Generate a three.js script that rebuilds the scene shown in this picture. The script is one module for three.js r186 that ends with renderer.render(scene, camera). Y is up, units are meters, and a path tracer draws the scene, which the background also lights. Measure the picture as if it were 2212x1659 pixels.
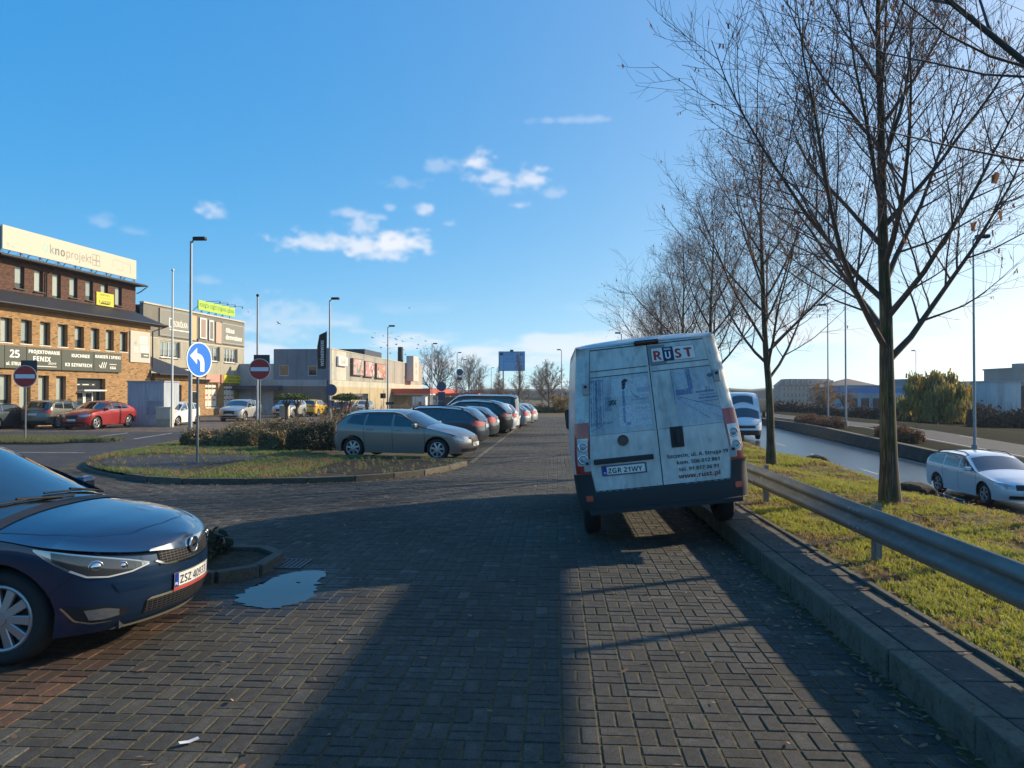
import * as THREE from 'three';
import { mergeGeometries } from 'three/addons/utils/BufferGeometryUtils.js';
import { MarchingCubes } from 'three/addons/objects/MarchingCubes.js';
import { RoundedBoxGeometry } from 'three/addons/geometries/RoundedBoxGeometry.js';

// ---------- camera, sky, sun, exposure ----------
const scene = new THREE.Scene();
const camera = new THREE.PerspectiveCamera(55.42, 4 / 3, 0.1, 3000);
camera.position.set(0, 1.9, 0);
camera.rotation.order = 'YXZ';
camera.rotation.set(0.01148, 0.05987, 0);
const renderer = new THREE.WebGLRenderer({ antialias: true });
renderer.toneMapping = THREE.LinearToneMapping;
renderer.toneMappingExposure = 1.4;
renderer.shadowMap.enabled = true;

const DEG = Math.PI / 180;
const SUN_EL = 24 * DEG, SUN_H = [0.891, -0.454];
const sunDir = new THREE.Vector3(SUN_H[0] * Math.cos(SUN_EL), Math.sin(SUN_EL), SUN_H[1] * Math.cos(SUN_EL)).normalize();
const sun = new THREE.DirectionalLight(new THREE.Color().setRGB(1, 0.83, 0.6), 5);
sun.position.copy(sunDir).multiplyScalar(150); sun.castShadow = true; sun.shadow.radius = 1.2;
Object.assign(sun.shadow.camera, { left: -90, right: 90, top: 90, bottom: -90, near: 1, far: 500 });
sun.shadow.mapSize.set(4096, 4096);
scene.add(sun, sun.target);

// ---------- random numbers and noise ----------
function rngOf(seed) { let a = seed >>> 0; return () => { a = (a + 0x6D2B79F5) | 0; let t = Math.imul(a ^ (a >>> 15), 1 | a); t = (t + Math.imul(t ^ (t >>> 7), 61 | t)) ^ t; return ((t ^ (t >>> 14)) >>> 0) / 4294967296; }; }
const R = rngOf(7);
const rr = (a, b, r = R) => a + (b - a) * r();
const clamp = (x, a = 0, b = 1) => Math.min(b, Math.max(a, x));
const lerp = (a, b, t) => a + (b - a) * t;
const sstep = (a, b, x) => { const t = clamp((x - a) / (b - a)); return t * t * (3 - 2 * t); };
const HT = new Float32Array(65536); { const r = rngOf(99); for (let i = 0; i < 65536; i++) HT[i] = r(); }
const hash = (x, y) => HT[((x * 7919 + y * 104729) % 65536 + 65536) % 65536];
function vnoise(x, y, per = 0) {
  const xi = Math.floor(x), yi = Math.floor(y), fx = x - xi, fy = y - yi;
  const w = (a) => per ? ((a % per) + per) % per : a;
  const u = fx * fx * (3 - 2 * fx), v = fy * fy * (3 - 2 * fy);
  const a = hash(w(xi), w(yi)), b = hash(w(xi + 1), w(yi)), c = hash(w(xi), w(yi + 1)), d = hash(w(xi + 1), w(yi + 1));
  return lerp(lerp(a, b, u), lerp(c, d, u), v);
}
function fbm(x, y, oct = 5, per = 0) { let s = 0, a = 0.5, f = 1; for (let i = 0; i < oct; i++) { s += a * vnoise(x * f + i * 17, y * f + i * 31, per ? per * f : 0); a *= 0.5; f *= 2; } return s / (1 - Math.pow(0.5, oct)); }

// ---------- sky: air and clouds ----------
{
  const W = 3072, H = 1536, data = new Float32Array(W * H * 4);
  // cloud blobs: azimuth, elevation, half sizes (degrees), density
  const blobs = [];
  const px = (x, y, rx, ry, d) => blobs.push([Math.atan((x - 1106) / 1579) / DEG - 3.43, Math.atan((848 - y) / 1579 * Math.cos(Math.atan((x - 1106) / 1579))) / DEG, rx / 29, ry / 29, d]);
  px(690, 528, 78, 19, 0.8); px(775, 535, 75, 22, 0.85); px(850, 530, 62, 26, 1); px(785, 492, 30, 24, 0.55); px(825, 552, 60, 14, 0.7); px(920, 534, 13, 9, 0.6);
  px(760, 462, 36, 9, 0.45); px(808, 470, 30, 8, 0.4); px(840, 450, 12, 8, 0.35); px(918, 455, 22, 13, 0.6); px(965, 484, 14, 6, 0.35);
  px(1032, 350, 30, 20, 0.85); px(1060, 382, 48, 18, 0.6); px(1110, 395, 60, 16, 0.65); px(1150, 388, 34, 24, 0.75); px(1080, 412, 50, 12, 0.4); px(1195, 415, 28, 12, 0.3); px(955, 360, 42, 14, 0.3); px(1122, 444, 20, 7, 0.45); px(870, 396, 46, 12, 0.2);
  px(458, 455, 28, 17, 0.6); px(222, 480, 22, 12, 0.22); px(285, 500, 28, 8, 0.18);
  px(1245, 258, 95, 7, 0.26); px(600, 700, 90, 45, 0.35); px(440, 605, 40, 8, 0.2);
  const f3 = (e, az) => fbm(az * 0.55 + 40, e * 0.9 + 20, 5);
  for (let j = 0; j < H; j++) for (let i = 0; i < W; i++) {
    const el = ((j + 0.5) / H - 0.5) * 180;              // bottom row first
    const th = ((i + 0.5) / W - 0.5) * 2 * Math.PI;      // three.js: u = atan2(z, x) / 2pi + 0.5
    const ce = Math.cos(el * DEG), dx = Math.cos(th) * ce, dz = Math.sin(th) * ce, dy = Math.sin(el * DEG);
    const az = Math.atan2(dx, -dz) / DEG;
    const gam = Math.acos(clamp(dx * sunDir.x + dy * sunDir.y + dz * sunDir.z, -1, 1)) / DEG;
    const e = Math.max(el, 0);
    const k1 = Math.exp(-e / 4.5), k2 = Math.exp(-e / 15);
    let r = 0.012 + 0.075 * k2 + 0.36 * k1, g = 0.20 + 0.29 * k2 + 0.22 * k1, b = 0.545 + 0.33 * k2 - 0.10 * k1;
    const A = Math.exp(-gam / 20.5), Aw = A * Math.exp(-e / 11);
    r += 1.1 * A + 4.0 * Aw; g += 0.9 * A + 3.3 * Aw; b += 0.7 * A + 1.6 * Aw;
    if (el > -1) {
      let c = 0;
      for (const q of blobs) {
        const a = (az - q[0]) / q[2], y = (el - q[1]) / q[3];
        if (Math.abs(a) > 2.2 || Math.abs(y) > 2.4) continue;
        const n = fbm(az * 1.5 + 7, el * 2.4 + 3, 6) - 0.5, n2 = fbm(az * 0.7 + 90, el * 1.2 + 30, 3) - 0.5;
        const d = 1.05 - Math.sqrt(a * a + (y > 0 ? y * y * 0.8 : y * y * 1.7)) * 0.72 + n * 1.35 + n2 * 0.5;
        c = Math.max(c, 0.86 * q[4] * sstep(0.0, 0.95, d));
      }
      if (el < 9) {   // low bank of thin cloud over the horizon
        const n = fbm(az * 0.16 + 5, el * 0.75 + 11, 5);
        c = Math.max(c, 0.62 * sstep(0.46, 0.64, n) * sstep(0, 1.5, el) * (1 - sstep(3.5, 7.5, el)) * (0.5 + 0.5 * sstep(-60, -10, az)));
      }
      const cl = [0.80 + 0.35 * A, 0.80 + 0.3 * A, 0.84 + 0.2 * A];
      r = lerp(r, cl[0], c); g = lerp(g, cl[1], c); b = lerp(b, cl[2], c);
    } else { const t = sstep(-1, -8, el); r = lerp(r, 0.06, t); g = lerp(g, 0.06, t); b = lerp(b, 0.055, t); }
    const o = (j * W + i) * 4; data[o] = r * 0.88; data[o + 1] = g * 0.88; data[o + 2] = b * 0.88; data[o + 3] = 1;
  }
  const t = new THREE.DataTexture(data, W, H, THREE.RGBAFormat, THREE.FloatType);
  t.mapping = THREE.EquirectangularReflectionMapping; t.magFilter = t.minFilter = THREE.LinearFilter; t.needsUpdate = true;
  scene.background = t; scene.environment = t;
}

// ---------- helpers ----------
const taken = new Map();
function numbered(n) { const k = taken.get(n) || 0; taken.set(n, k + 1); return k ? `${n}_${String(k).padStart(3, '0')}` : n; }
function shadows(o) { o.traverse(m => { if (m.isMesh) { m.castShadow = m.receiveShadow = true; } }); return o; }
function mk(name, geo, mat) { const m = new THREE.Mesh(geo, mat); m.name = name; m.castShadow = m.receiveShadow = true; return m; }
function T(name, label, category, [x, y, z] = [0, 0, 0], ry = 0, group) {
  const o = new THREE.Group(); o.name = numbered(name); o.position.set(x, y, z); o.rotation.y = ry; o.userData = { label, category };
  if (group) o.userData.group = group; scene.add(o); return o;
}
function single(name, geo, mat, label, category, group) { const m = mk(numbered(name), geo, mat); m.userData = { label, category }; if (group) m.userData.group = group; scene.add(m); return m; }
function part(parent, name, geo, mat, label) { const m = mk(name, geo, mat); if (label) m.userData.label = label; parent.add(m); return m; }
function pgroup(parent, name, x = 0, y = 0, z = 0) { const g = new THREE.Group(); g.name = name; g.position.set(x, y, z); parent.add(g); return g; }
function struct(name, geo, mat) { const m = mk(name, geo, mat); m.userData = { kind: 'structure', label: name.replace(/_/g, ' ') }; scene.add(m); return m; }
function dup(o, [x, y, z], ry, label, group, s = 1) { const c = o.clone(); c.name = numbered(o.name.replace(/_\d{3}$/, '')); c.position.set(x, y, z); c.rotation.y = ry; c.scale.setScalar(s); c.userData = { ...o.userData, label }; if (group) c.userData.group = group; scene.add(c); return c; }
const V = (x, y, z) => new THREE.Vector3(x, y, z);
const box = (w, h, d, x = 0, y = 0, z = 0) => new THREE.BoxGeometry(w, h, d).translate(x, y, z);
const rbox = (w, h, d, r, x = 0, y = 0, z = 0, s = 2) => new RoundedBoxGeometry(w, h, d, s, r).translate(x, y, z);
const cyl = (r0, r1, h, x = 0, y = 0, z = 0, seg = 16) => new THREE.CylinderGeometry(r1, r0, h, seg).translate(x, y + h / 2, z);
function merge(list) { const l = list.map(g => { const h = g.index ? g.toNonIndexed() : g; for (const k of Object.keys(h.attributes)) if (!['position', 'normal', 'uv'].includes(k)) h.deleteAttribute(k); if (!h.attributes.uv) h.setAttribute('uv', new THREE.Float32BufferAttribute(new Float32Array(h.attributes.position.count * 2), 2)); h.morphAttributes = {}; return h; }); return mergeGeometries(l); }
const gy = (D) => D < 20 ? 0 : -0.0085 * (Math.min(D, 80) - 20);   // the place falls gently away
const rgb = (r, g, b) => new THREE.Color().setRGB(r, g, b);
function M(r, g, b, roughness = 0.8, metalness = 0, extra = {}) { return new THREE.MeshStandardMaterial({ color: rgb(r, g, b), roughness, metalness, side: THREE.DoubleSide, ...extra }); }
function paintM(r, g, b, metal = 0.35, rough = 0.38) { return new THREE.MeshPhysicalMaterial({ color: rgb(r, g, b), roughness: rough, metalness: metal, clearcoat: 1, clearcoatRoughness: 0.04, side: THREE.DoubleSide }); }
function canvasTex(w, h, draw, repeat) {
  const c = document.createElement('canvas'); c.width = w; c.height = h; const x = c.getContext('2d'); draw(x, w, h);
  const t = new THREE.CanvasTexture(c); t.colorSpace = THREE.SRGBColorSpace; if (repeat) { t.wrapS = t.wrapT = THREE.RepeatWrapping; } return t;
}
function noiseTex(n, fn, srgb = true) {
  const d = new Uint8Array(n * n * 4);
  for (let j = 0; j < n; j++) for (let i = 0; i < n; i++) { const c = fn(i / n, j / n, i, j); const o = (j * n + i) * 4; d[o] = clamp(c[0], 0, 255); d[o + 1] = clamp(c[1], 0, 255); d[o + 2] = clamp(c[2], 0, 255); d[o + 3] = 255; }
  const t = new THREE.DataTexture(d, n, n); t.wrapS = t.wrapT = THREE.RepeatWrapping; t.magFilter = THREE.LinearFilter; t.minFilter = THREE.LinearFilter; if (srgb) t.colorSpace = THREE.SRGBColorSpace; t.needsUpdate = true; return t;
}
function rep(t, sx, sy = sx) { const c = t.clone(); c.repeat.set(sx, sy); c.needsUpdate = true; return c; }
// sheet over an (X, D) grid with uv in metres
function sheet(xs, ds, hf) {
  const p = [], uv = [], ix = [];
  for (const d of ds) for (const x of xs) { p.push(x, hf(x, d), -d); uv.push(x, d); }
  const n = xs.length; for (let j = 0; j + 1 < ds.length; j++) for (let i = 0; i + 1 < n; i++) { const a = j * n + i; ix.push(a, a + 1, a + n + 1, a, a + n + 1, a + n); }
  const g = new THREE.BufferGeometry(); g.setAttribute('position', new THREE.Float32BufferAttribute(p, 3)); g.setAttribute('uv', new THREE.Float32BufferAttribute(uv, 2)); g.setIndex(ix); g.computeVertexNormals(); return g;
}
const range = (a, b, s) => { const o = []; for (let x = a; x < b - s * 0.3; x += s) o.push(x); o.push(b); return o; };
// flat polygon on the ground with uv in metres (points are [X, D])
function flatPoly(pts, y = 0) {
  const s = new THREE.Shape(pts.map(p => new THREE.Vector2(p[0], p[1])));
  const g = new THREE.ShapeGeometry(s, 1); const a = g.attributes.position, uv = g.attributes.uv;
  for (let i = 0; i < a.count; i++) { const X = a.getX(i), D = a.getY(i); uv.setXY(i, X, D); a.setXYZ(i, X, (typeof y === 'function' ? y(X, D) : y), -D); }
  g.computeVertexNormals(); return g;
}
// tubes collected into one geometry
class Tubes {
  constructor() { this.p = []; this.n = []; this.i = []; this.uv = []; }
  tube(pts, rad, sides = 5) {
    const base = this.p.length / 3, N = pts.length; let up = V(0.31, 0.17, 0.93);
    for (let k = 0; k < N; k++) {
      const a = pts[Math.max(0, k - 1)], b = pts[Math.min(N - 1, k + 1)]; const t = b.clone().sub(a).normalize();
      const x = up.clone().addScaledVector(t, -up.dot(t)).normalize(); if (!isFinite(x.x) || x.lengthSq() < 0.5) x.set(1, 0, 0); const y = t.clone().cross(x);
      for (let s = 0; s < sides; s++) { const an = s / sides * 2 * Math.PI, c = Math.cos(an), q = Math.sin(an); const nx = x.x * c + y.x * q, ny = x.y * c + y.y * q, nz = x.z * c + y.z * q; this.p.push(pts[k].x + nx * rad[k], pts[k].y + ny * rad[k], pts[k].z + nz * rad[k]); this.n.push(nx, ny, nz); this.uv.push(s / sides, pts[k].y); }
      up = x;
    }
    for (let k = 0; k + 1 < N; k++) for (let s = 0; s < sides; s++) { const a = base + k * sides + s, b = base + k * sides + (s + 1) % sides; this.i.push(a, b, b + sides, a, b + sides, a + sides); }
  }
  geo() { const g = new THREE.BufferGeometry(); g.setAttribute('position', new THREE.Float32BufferAttribute(this.p, 3)); g.setAttribute('normal', new THREE.Float32BufferAttribute(this.n, 3)); g.setAttribute('uv', new THREE.Float32BufferAttribute(this.uv, 2)); g.setIndex(this.i); return g; }
}
// little quads (leaves, blades) collected into one geometry
class Quads {
  constructor() { this.p = []; this.i = []; this.c = []; }
  quad(c, u, v, col) { const b = this.p.length / 3; for (const [s, t] of [[-1, -1], [1, -1], [1, 1], [-1, 1]]) { this.p.push(c.x + u.x * s + v.x * t, c.y + u.y * s + v.y * t, c.z + u.z * s + v.z * t); if (col) this.c.push(...col); } this.i.push(b, b + 1, b + 2, b, b + 2, b + 3); }
  geo() { const g = new THREE.BufferGeometry(); g.setAttribute('position', new THREE.Float32BufferAttribute(this.p, 3)); if (this.c.length) g.setAttribute('color', new THREE.Float32BufferAttribute(this.c, 3)); g.setIndex(this.i); g.computeVertexNormals(); return g; }
}
const rdir = (r = R) => { const z = r() * 2 - 1, a = r() * 6.2832, s = Math.sqrt(1 - z * z); return V(s * Math.cos(a), z, s * Math.sin(a)); };

// ---------- surface materials ----------
const asphaltT = noiseTex(512, (u, v, i, j) => { const a = fbm(u * 64, v * 64, 3, 64), b = fbm(u * 6, v * 6, 4, 6); const k = 48 + 36 * (a - 0.5) + 26 * (b - 0.5) + (hash(i, j) > 0.965 ? 26 : 0); return [k, k, k * 1.01]; });
const bumpT = noiseTex(256, (u, v, i, j) => { const k = 255 * (0.6 * hash(i * 3, j * 5) + 0.4 * fbm(u * 40, v * 40, 2, 40)); return [k, k, k]; }, false);
const concT = noiseTex(512, (u, v, i, j) => { const a = fbm(u * 90, v * 90, 2, 90), b = fbm(u * 7, v * 7, 5, 7), c = fbm(u * 23 + 9, v * 23, 3, 23); const st = sstep(0.5, 0.85, c); const k = 215 + 46 * (a - 0.5) + 70 * (b - 0.5) - 34 * st; return [k, k * (0.985 - 0.02 * st), k * (0.95 - 0.06 * st)]; });
const soilT = noiseTex(512, (u, v) => { const a = fbm(u * 60, v * 60, 3, 60), b = fbm(u * 8, v * 8, 4, 8); const k = 0.55 + 0.8 * (a - 0.5) + 0.5 * (b - 0.5); return [88 * k, 78 * k, 48 * k]; });
const asphaltM = new THREE.MeshStandardMaterial({ map: rep(asphaltT, 0.4), bumpMap: rep(bumpT, 2), bumpScale: 0.004, roughness: 0.82 });
const wetAsphaltM = new THREE.MeshStandardMaterial({ color: rgb(0.6, 0.6, 0.6), map: rep(asphaltT, 0.3), bumpMap: rep(bumpT, 1.4), bumpScale: 0.0015, roughness: 0.3 });
const soilM = new THREE.MeshStandardMaterial({ map: rep(soilT, 0.5), bumpMap: rep(bumpT, 1.3), bumpScale: 0.012, roughness: 1 });
const mossT = noiseTex(1024, (u, v, i, j) => { const a = fbm(u * 130, v * 130, 3, 130), b = fbm(u * 9, v * 9, 5, 9), m = sstep(0.44, 0.58, b), k = 0.6 + 1.0 * (a - 0.5) + 0.25 * (hash(i, j) - 0.5); return [lerp(112, 150, m) * k, lerp(84, 148, m) * k, lerp(50, 34, m) * k]; });
const mossM = new THREE.MeshStandardMaterial({ map: rep(mossT, 0.22), roughness: 1, bumpMap: rep(bumpT, 2), bumpScale: 0.02 });
const lawnT = noiseTex(512, (u, v, i, j) => { const a = fbm(u * 80, v * 80, 3, 80), b = fbm(u * 5, v * 5, 4, 5); const k = 0.5 + 0.8 * (a - 0.5) + 0.5 * (b - 0.5); return [46 * k, 54 * k, 26 * k]; });
const lawnM = new THREE.MeshPhysicalMaterial({ map: rep(lawnT, 0.25), roughness: 1, specularIntensity: 0.1 });
const kerbM = new THREE.MeshStandardMaterial({ color: rgb(0.17, 0.155, 0.12), map: rep(concT, 1), bumpMap: rep(bumpT, 3), bumpScale: 0.003, roughness: 0.9 });
const kerbM2 = kerbM.clone(); kerbM2.color = rgb(0.135, 0.125, 0.1);
const slabM = new THREE.MeshStandardMaterial({ color: rgb(0.105, 0.1, 0.092), map: rep(concT, 1.3), bumpMap: rep(bumpT, 3), bumpScale: 0.003, roughness: 0.9 });
const jointM = new THREE.MeshStandardMaterial({ color: rgb(2.3, 2.1, 1.6), map: rep(soilT, 3), roughness: 1 });
const galvT = noiseTex(256, (u, v) => { const a = fbm(u * 12, v * 12, 4, 12), b = fbm(u * 50, v * 4, 3, 4); const k = 205 + 60 * (a - 0.5) + 40 * (b - 0.5); return [k, k, k * 0.98]; });
const galvM = new THREE.MeshStandardMaterial({ color: rgb(0.27, 0.275, 0.27), map: rep(galvT, 0.6), roughness: 0.68, metalness: 0.12, side: THREE.DoubleSide });
const poleM = M(0.33, 0.34, 0.35, 0.5, 0.5);
const blackM = M(0.012, 0.012, 0.013, 0.6);
const darkM = M(0.03, 0.031, 0.033, 0.7);
const whiteM = M(0.7, 0.7, 0.68, 0.5);

// ---------- ground of the whole place ----------
const roadY = (D) => clamp(-1.5 + 0.022 * (D - 25), -2.1, -0.6);
const medY = (D) => clamp(-0.8 + 0.03 * (D - 35), -1.35, -0.35);
const farY = (D) => -1.15 - 0.008 * clamp(D - 60, 0, 240);
const verge = (X, D) => 0.19 + gy(D) + 0.05 * Math.sin(X * 2.1 + D * 0.7) * sstep(3.2, 4.5, X) - 0.12 * sstep(4.5, 7, X);
function terrain(X, D) {
  if (X < 2.3) return gy(D) - 0.06;
  if (X <= 6.6) return verge(X, D) - (X < 2.7 ? 0.22 : 0.006);
  if (X < 8.8) return lerp(verge(6.6, D), roadY(D) - 0.02, sstep(6.6, 8.8, X));
  if (X < 17) return roadY(D) - 0.02;
  if (X < 17.25) return lerp(roadY(D), medY(D), (X - 17) / 0.25);
  if (X < 19.9) return medY(D);
  if (X < 27) return medY(D) - 0.1;
  return lerp(medY(D) - 0.05, farY(D), sstep(27, 34, X));
}
{
  const xs = [-900, -500, -250, -120, -70, -40, -20, -10, -5, 0, 2.2, 2.3, 2.55, 2.7, ...range(3, 6.6, 0.45), 6.61, 6.9, 7.3, 7.8, 8.3, 8.8, 9, 13, 16.95, 17.0, 17.25, 17.3, 18.5, 19.85, 19.9, 23, 27, 29, 31, 33, 35, 50, 80, 130, 250, 500, 900];
  const ds = [-200, -80, -30, -10, 0, ...range(2, 60, 1.5), 66, 72, 80, 90, 105, 125, 150, 200, 300, 450, 700, 1200, 2000];
  struct('ground', sheet(xs, ds, terrain), lawnM);
}
struct('verge', sheet([2.78, ...range(3, 6.6, 0.3), 6.9, 7.3, 7.8], range(1, 64, 0.75), (X, D) => (X <= 6.6 ? verge(X, D) : terrain(X, D)) + 0.004), mossM);
// carriageways in the cutting to the right
const dsRoad = [-120, -60, -20, ...range(0, 100, 4), 130, 170, 230, 300];
struct('near_road', sheet([8.9, 12, 15, 16.9], dsRoad, (X, D) => roadY(D)), wetAsphaltM);
struct('far_road', sheet([20.1, 23, 26.8], dsRoad, (X, D) => medY(D) - 0.09), asphaltM);
const markM = new THREE.MeshStandardMaterial({ color: rgb(0.62, 0.62, 0.6), map: rep(concT, 0.8), roughness: 0.7 });
{
  const line = (x, d0, d1, h) => sheet([x - 0.06, x + 0.06], range(d0, d1, 2), (X, D) => h(D) + 0.005);
  const ls = [line(9.5, -40, 160, roadY), line(16.4, -40, 160, roadY), line(20.6, -40, 160, D => medY(D) - 0.085), line(26.3, -40, 160, D => medY(D) - 0.085)];
  for (let d = 0; d < 150; d += 6) { ls.push(line(12.9, d, d + 2, roadY)); ls.push(line(23.4, d, d + 2, D => medY(D) - 0.085)); }
  struct('road_markings', merge(ls), markM);
}
{ // retaining kerb wall of the median
  const w = sheet([0, 1], [0, 1], () => 0); const p = [], ix = []; const ds = range(-40, 220, 4);
  ds.forEach((d, i) => { for (const [x, y] of [[16.95, roadY(d) - 0.3], [16.95, medY(d) + 0.1], [17.3, medY(d) + 0.1], [17.3, medY(d) - 0.2]]) p.push(x, y, -d); if (i) for (let k = 0; k < 3; k++) { const a = (i - 1) * 4 + k, b = i * 4 + k; ix.push(a, a + 1, b + 1, a, b + 1, b); } });
  const g = new THREE.BufferGeometry(); g.setAttribute('position', new THREE.Float32BufferAttribute(p, 3)); g.setIndex(ix); const h = g.toNonIndexed(); h.computeVertexNormals();
  h.setAttribute('uv', new THREE.Float32BufferAttribute(Array.from({ length: h.attributes.position.count }, (_, i) => [h.attributes.position.getZ(i), h.attributes.position.getY(i)]).flat(), 2));
  single('retaining_wall', h, new THREE.MeshStandardMaterial({ color: rgb(0.1, 0.1, 0.095), map: rep(concT, 0.5), roughness: 0.95 }), 'low concrete retaining wall along the far edge of the sunken road', 'wall');
}

// ---------- paving ----------
const CELL = 0.21;
const paveArea = (X, D) => (X > -3.05 && X < 2.18 && D > 0.5) || (X <= -3.05 && X > -12.5 && D > 8.4 && D < 17.4) || (X <= -3.05 && X > -9.5 && D > 0.5 && D <= 8.4);
const isRed = (X, D) => X <= -3.05 && D <= 8.4;
// outline of the planted island, bottom of its kerb, as [X, D]
const island = [[-2.36, 18.9], [-2.62, 17.6], [-3.05, 16.6], [-3.6, 15.95], [-4.3, 15.4], [-5.2, 15.05], [-6.4, 14.82], [-7.7, 14.75], [-8.6, 15.05], [-9.4, 15.6], [-10.2, 16.2], [-11.1, 16.95], [-11.9, 17.9], [-12.6, 19.2], [-13.1, 21.2], [-13.5, 23.6], [-14.2, 26.5], [-9.6, 26.2], [-7.6, 22.6], [-7.2, 20.6], [-5.0, 20.0], [-2.5, 19.5]];
function inPoly(P, x, y) { let c = false; for (let i = 0, j = P.length - 1; i < P.length; j = i++) if ((P[i][1] > y) !== (P[j][1] > y) && x < (P[j][0] - P[i][0]) * (y - P[i][1]) / (P[j][1] - P[i][1]) + P[i][0]) c = !c; return c; }
const paving = struct('paving', sheet([-13, -10, -7.2, -5, -3, 0, 2.2], [0.3, ...range(4, 60, 3), 75, 100, 150, 220], (X, D) => gy(D) - 0.005), jointM);
{
  // one paver: flat top with a worn chamfer
  const pav = (w, d) => { const c = 0.006, h = 0.04; const s = [[w / 2, 0 - c, d / 2], [w / 2 - c, 0, d / 2 - c]]; const p = [], ix = [];
    for (const [x, y, z] of [[w / 2, -h, d / 2], s[0], s[1]]) p.push(-x, y, -z, x, y, -z, x, y, z, -x, y, z);
    for (let k = 0; k < 2; k++) for (let i = 0; i < 4; i++) { const a = k * 4 + i, b = k * 4 + (i + 1) % 4; ix.push(a, a + 4, b + 4, a, b + 4, b); } ix.push(8, 11, 10, 8, 10, 9);
    const g = new THREE.BufferGeometry(); g.setAttribute('position', new THREE.Float32BufferAttribute(p, 3)); g.setIndex(ix); const f = g.toNonIndexed(); f.computeVertexNormals();
    const q = f.attributes.position, uv = []; for (let i = 0; i < q.count; i++) uv.push(q.getX(i), q.getZ(i)); f.setAttribute('uv', new THREE.Float32BufferAttribute(uv, 2)); return f; };
  const gH = pav(CELL - 0.01, CELL / 2 - 0.01), gV = pav(CELL / 2 - 0.01, CELL - 0.01);
  const paverT = noiseTex(512, (u, v, i, j) => { const a = fbm(u * 120, v * 120, 2, 120), b = fbm(u * 12, v * 12, 4, 12); const s = hash(i * 7, j * 3); const k = 170 + 120 * (a - 0.5) + 70 * (b - 0.5) + (s > 0.93 ? 60 : 0) - (s < 0.06 ? 50 : 0); return [k, k, k]; });
  const pm = (r, g, b, o) => { const t = rep(paverT, 2); t.offset.set(o * 0.37, o * 0.61); return new THREE.MeshStandardMaterial({ color: rgb(r, g, b), map: t, roughness: 0.92, bumpMap: rep(bumpT, 6), bumpScale: 0.003 }); };
  const tones = [0.78, 0.9, 0.98, 1.05, 1.12, 1.25, 0.86, 1.4].map((f, k) => pm(0.112 * f, (0.105 - 0.001 * (k % 3)) * f, (0.086 - 0.002 * (k % 3)) * f, k));
  const reds = [pm(0.24, 0.125, 0.065, 0), pm(0.2, 0.105, 0.06, 1), pm(0.17, 0.105, 0.07, 2)];
  const field = new THREE.MeshStandardMaterial({ color: rgb(1, 1, 1), map: rep(paverT, 2), roughness: 0.92, bumpMap: rep(bumpT, 6), bumpScale: 0.003 });
  const list = [];
  for (let i = -62; i <= 10; i++) for (let j = 2; j < 330; j++) {
    const X0 = 0.03 + i * CELL, D0 = j * CELL, Xc = X0 + CELL / 2, Dc = D0 + CELL / 2;
    if (!paveArea(Xc, Dc) || inPoly(island, Xc, Dc)) continue;
    const red = isRed(Xc, Dc);
    if (Dc < 2.4) continue;
    if (Math.abs(Xc + Dc * 0.06) > Dc * 0.78 + 1.5 && Dc < 17) continue;
    const hor = (i + j) % 2 === 0;
    for (const s of [-1, 1]) list.push({ X: hor ? Xc : Xc + s * CELL / 4, D: hor ? Dc + s * CELL / 4 : Dc, hor, red, i, j, s });
  }
  const seen = list.filter(b => { const a = (b.X + 0.06 * b.D) / b.D; const low = 1.9 / b.D; return a > -0.69 && a < 0.69 && low < 0.525 && !(b.X < -3.2 && b.D > 4.7); }).sort((a, b) => a.D - b.D).slice(0, 300);
  const near = new Set(seen);
  const r = rngOf(31);
  for (const b of list) { b.y = (r() - 0.5) * 0.005 + gy(b.D) + (b.red ? 0 : 0); b.rx = (r() - 0.5) * 0.02; b.rz = (r() - 0.5) * 0.02; b.ry = (r() - 0.5) * 0.02; b.t = r(); b.n = fbm(b.X * 0.6 + 50, b.D * 0.6 + 50, 3); }
  for (const b of seen) { const m = part(paving, 'brick', b.hor ? gH : gV, b.red ? reds[Math.floor(b.t * 3)] : tones[Math.floor(Math.pow(b.t, 1.2) * 8)]); m.position.set(b.X, b.y, -b.D); m.rotation.set(b.rx, b.ry, b.rz); }
  const d = new THREE.Object3D(), col = new THREE.Color();
  // rainwater has soaked the pavers round the puddle
  const wet = new THREE.MeshStandardMaterial({ map: rep(paverT, 2), roughness: 0.62, bumpMap: rep(bumpT, 6), bumpScale: 0.002 });
  const soaked = b => Math.hypot((b.X + 2.62) / 0.55, (b.D - 7.0) / 0.95) + 0.9 * (fbm(b.X * 4, b.D * 4, 3) - 0.5) < 1;
  for (const [hor, isWet] of [[true, false], [false, false], [true, true], [false, true]]) {
    const L = list.filter(b => b.hor === hor && !near.has(b) && soaked(b) === isWet);
    const im = new THREE.InstancedMesh(hor ? gH : gV, isWet ? wet : field, L.length); im.name = (isWet ? 'wet_' : '') + (hor ? 'brick_field_across' : 'brick_field_along'); im.userData = { kind: 'stuff' }; im.castShadow = im.receiveShadow = true;
    L.forEach((b, k) => { d.position.set(b.X, b.y, -b.D); d.rotation.set(b.rx, b.ry, b.rz); d.updateMatrix(); im.setMatrixAt(k, d.matrix);
      const f = 0.72 + 0.5 * b.t * b.t + 1.1 * (b.n - 0.5) + (b.t > 0.975 ? 0.4 : 0); if (isWet) col.setRGB(0.052 * f, 0.05 * f, 0.045 * f); else if (b.red) col.setRGB(0.21 * f, 0.112 * f, 0.065 * f); else col.setRGB(0.116 * f, 0.109 * f, 0.09 * f); im.setColorAt(k, col); });
    paving.add(im);
  }
}
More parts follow.
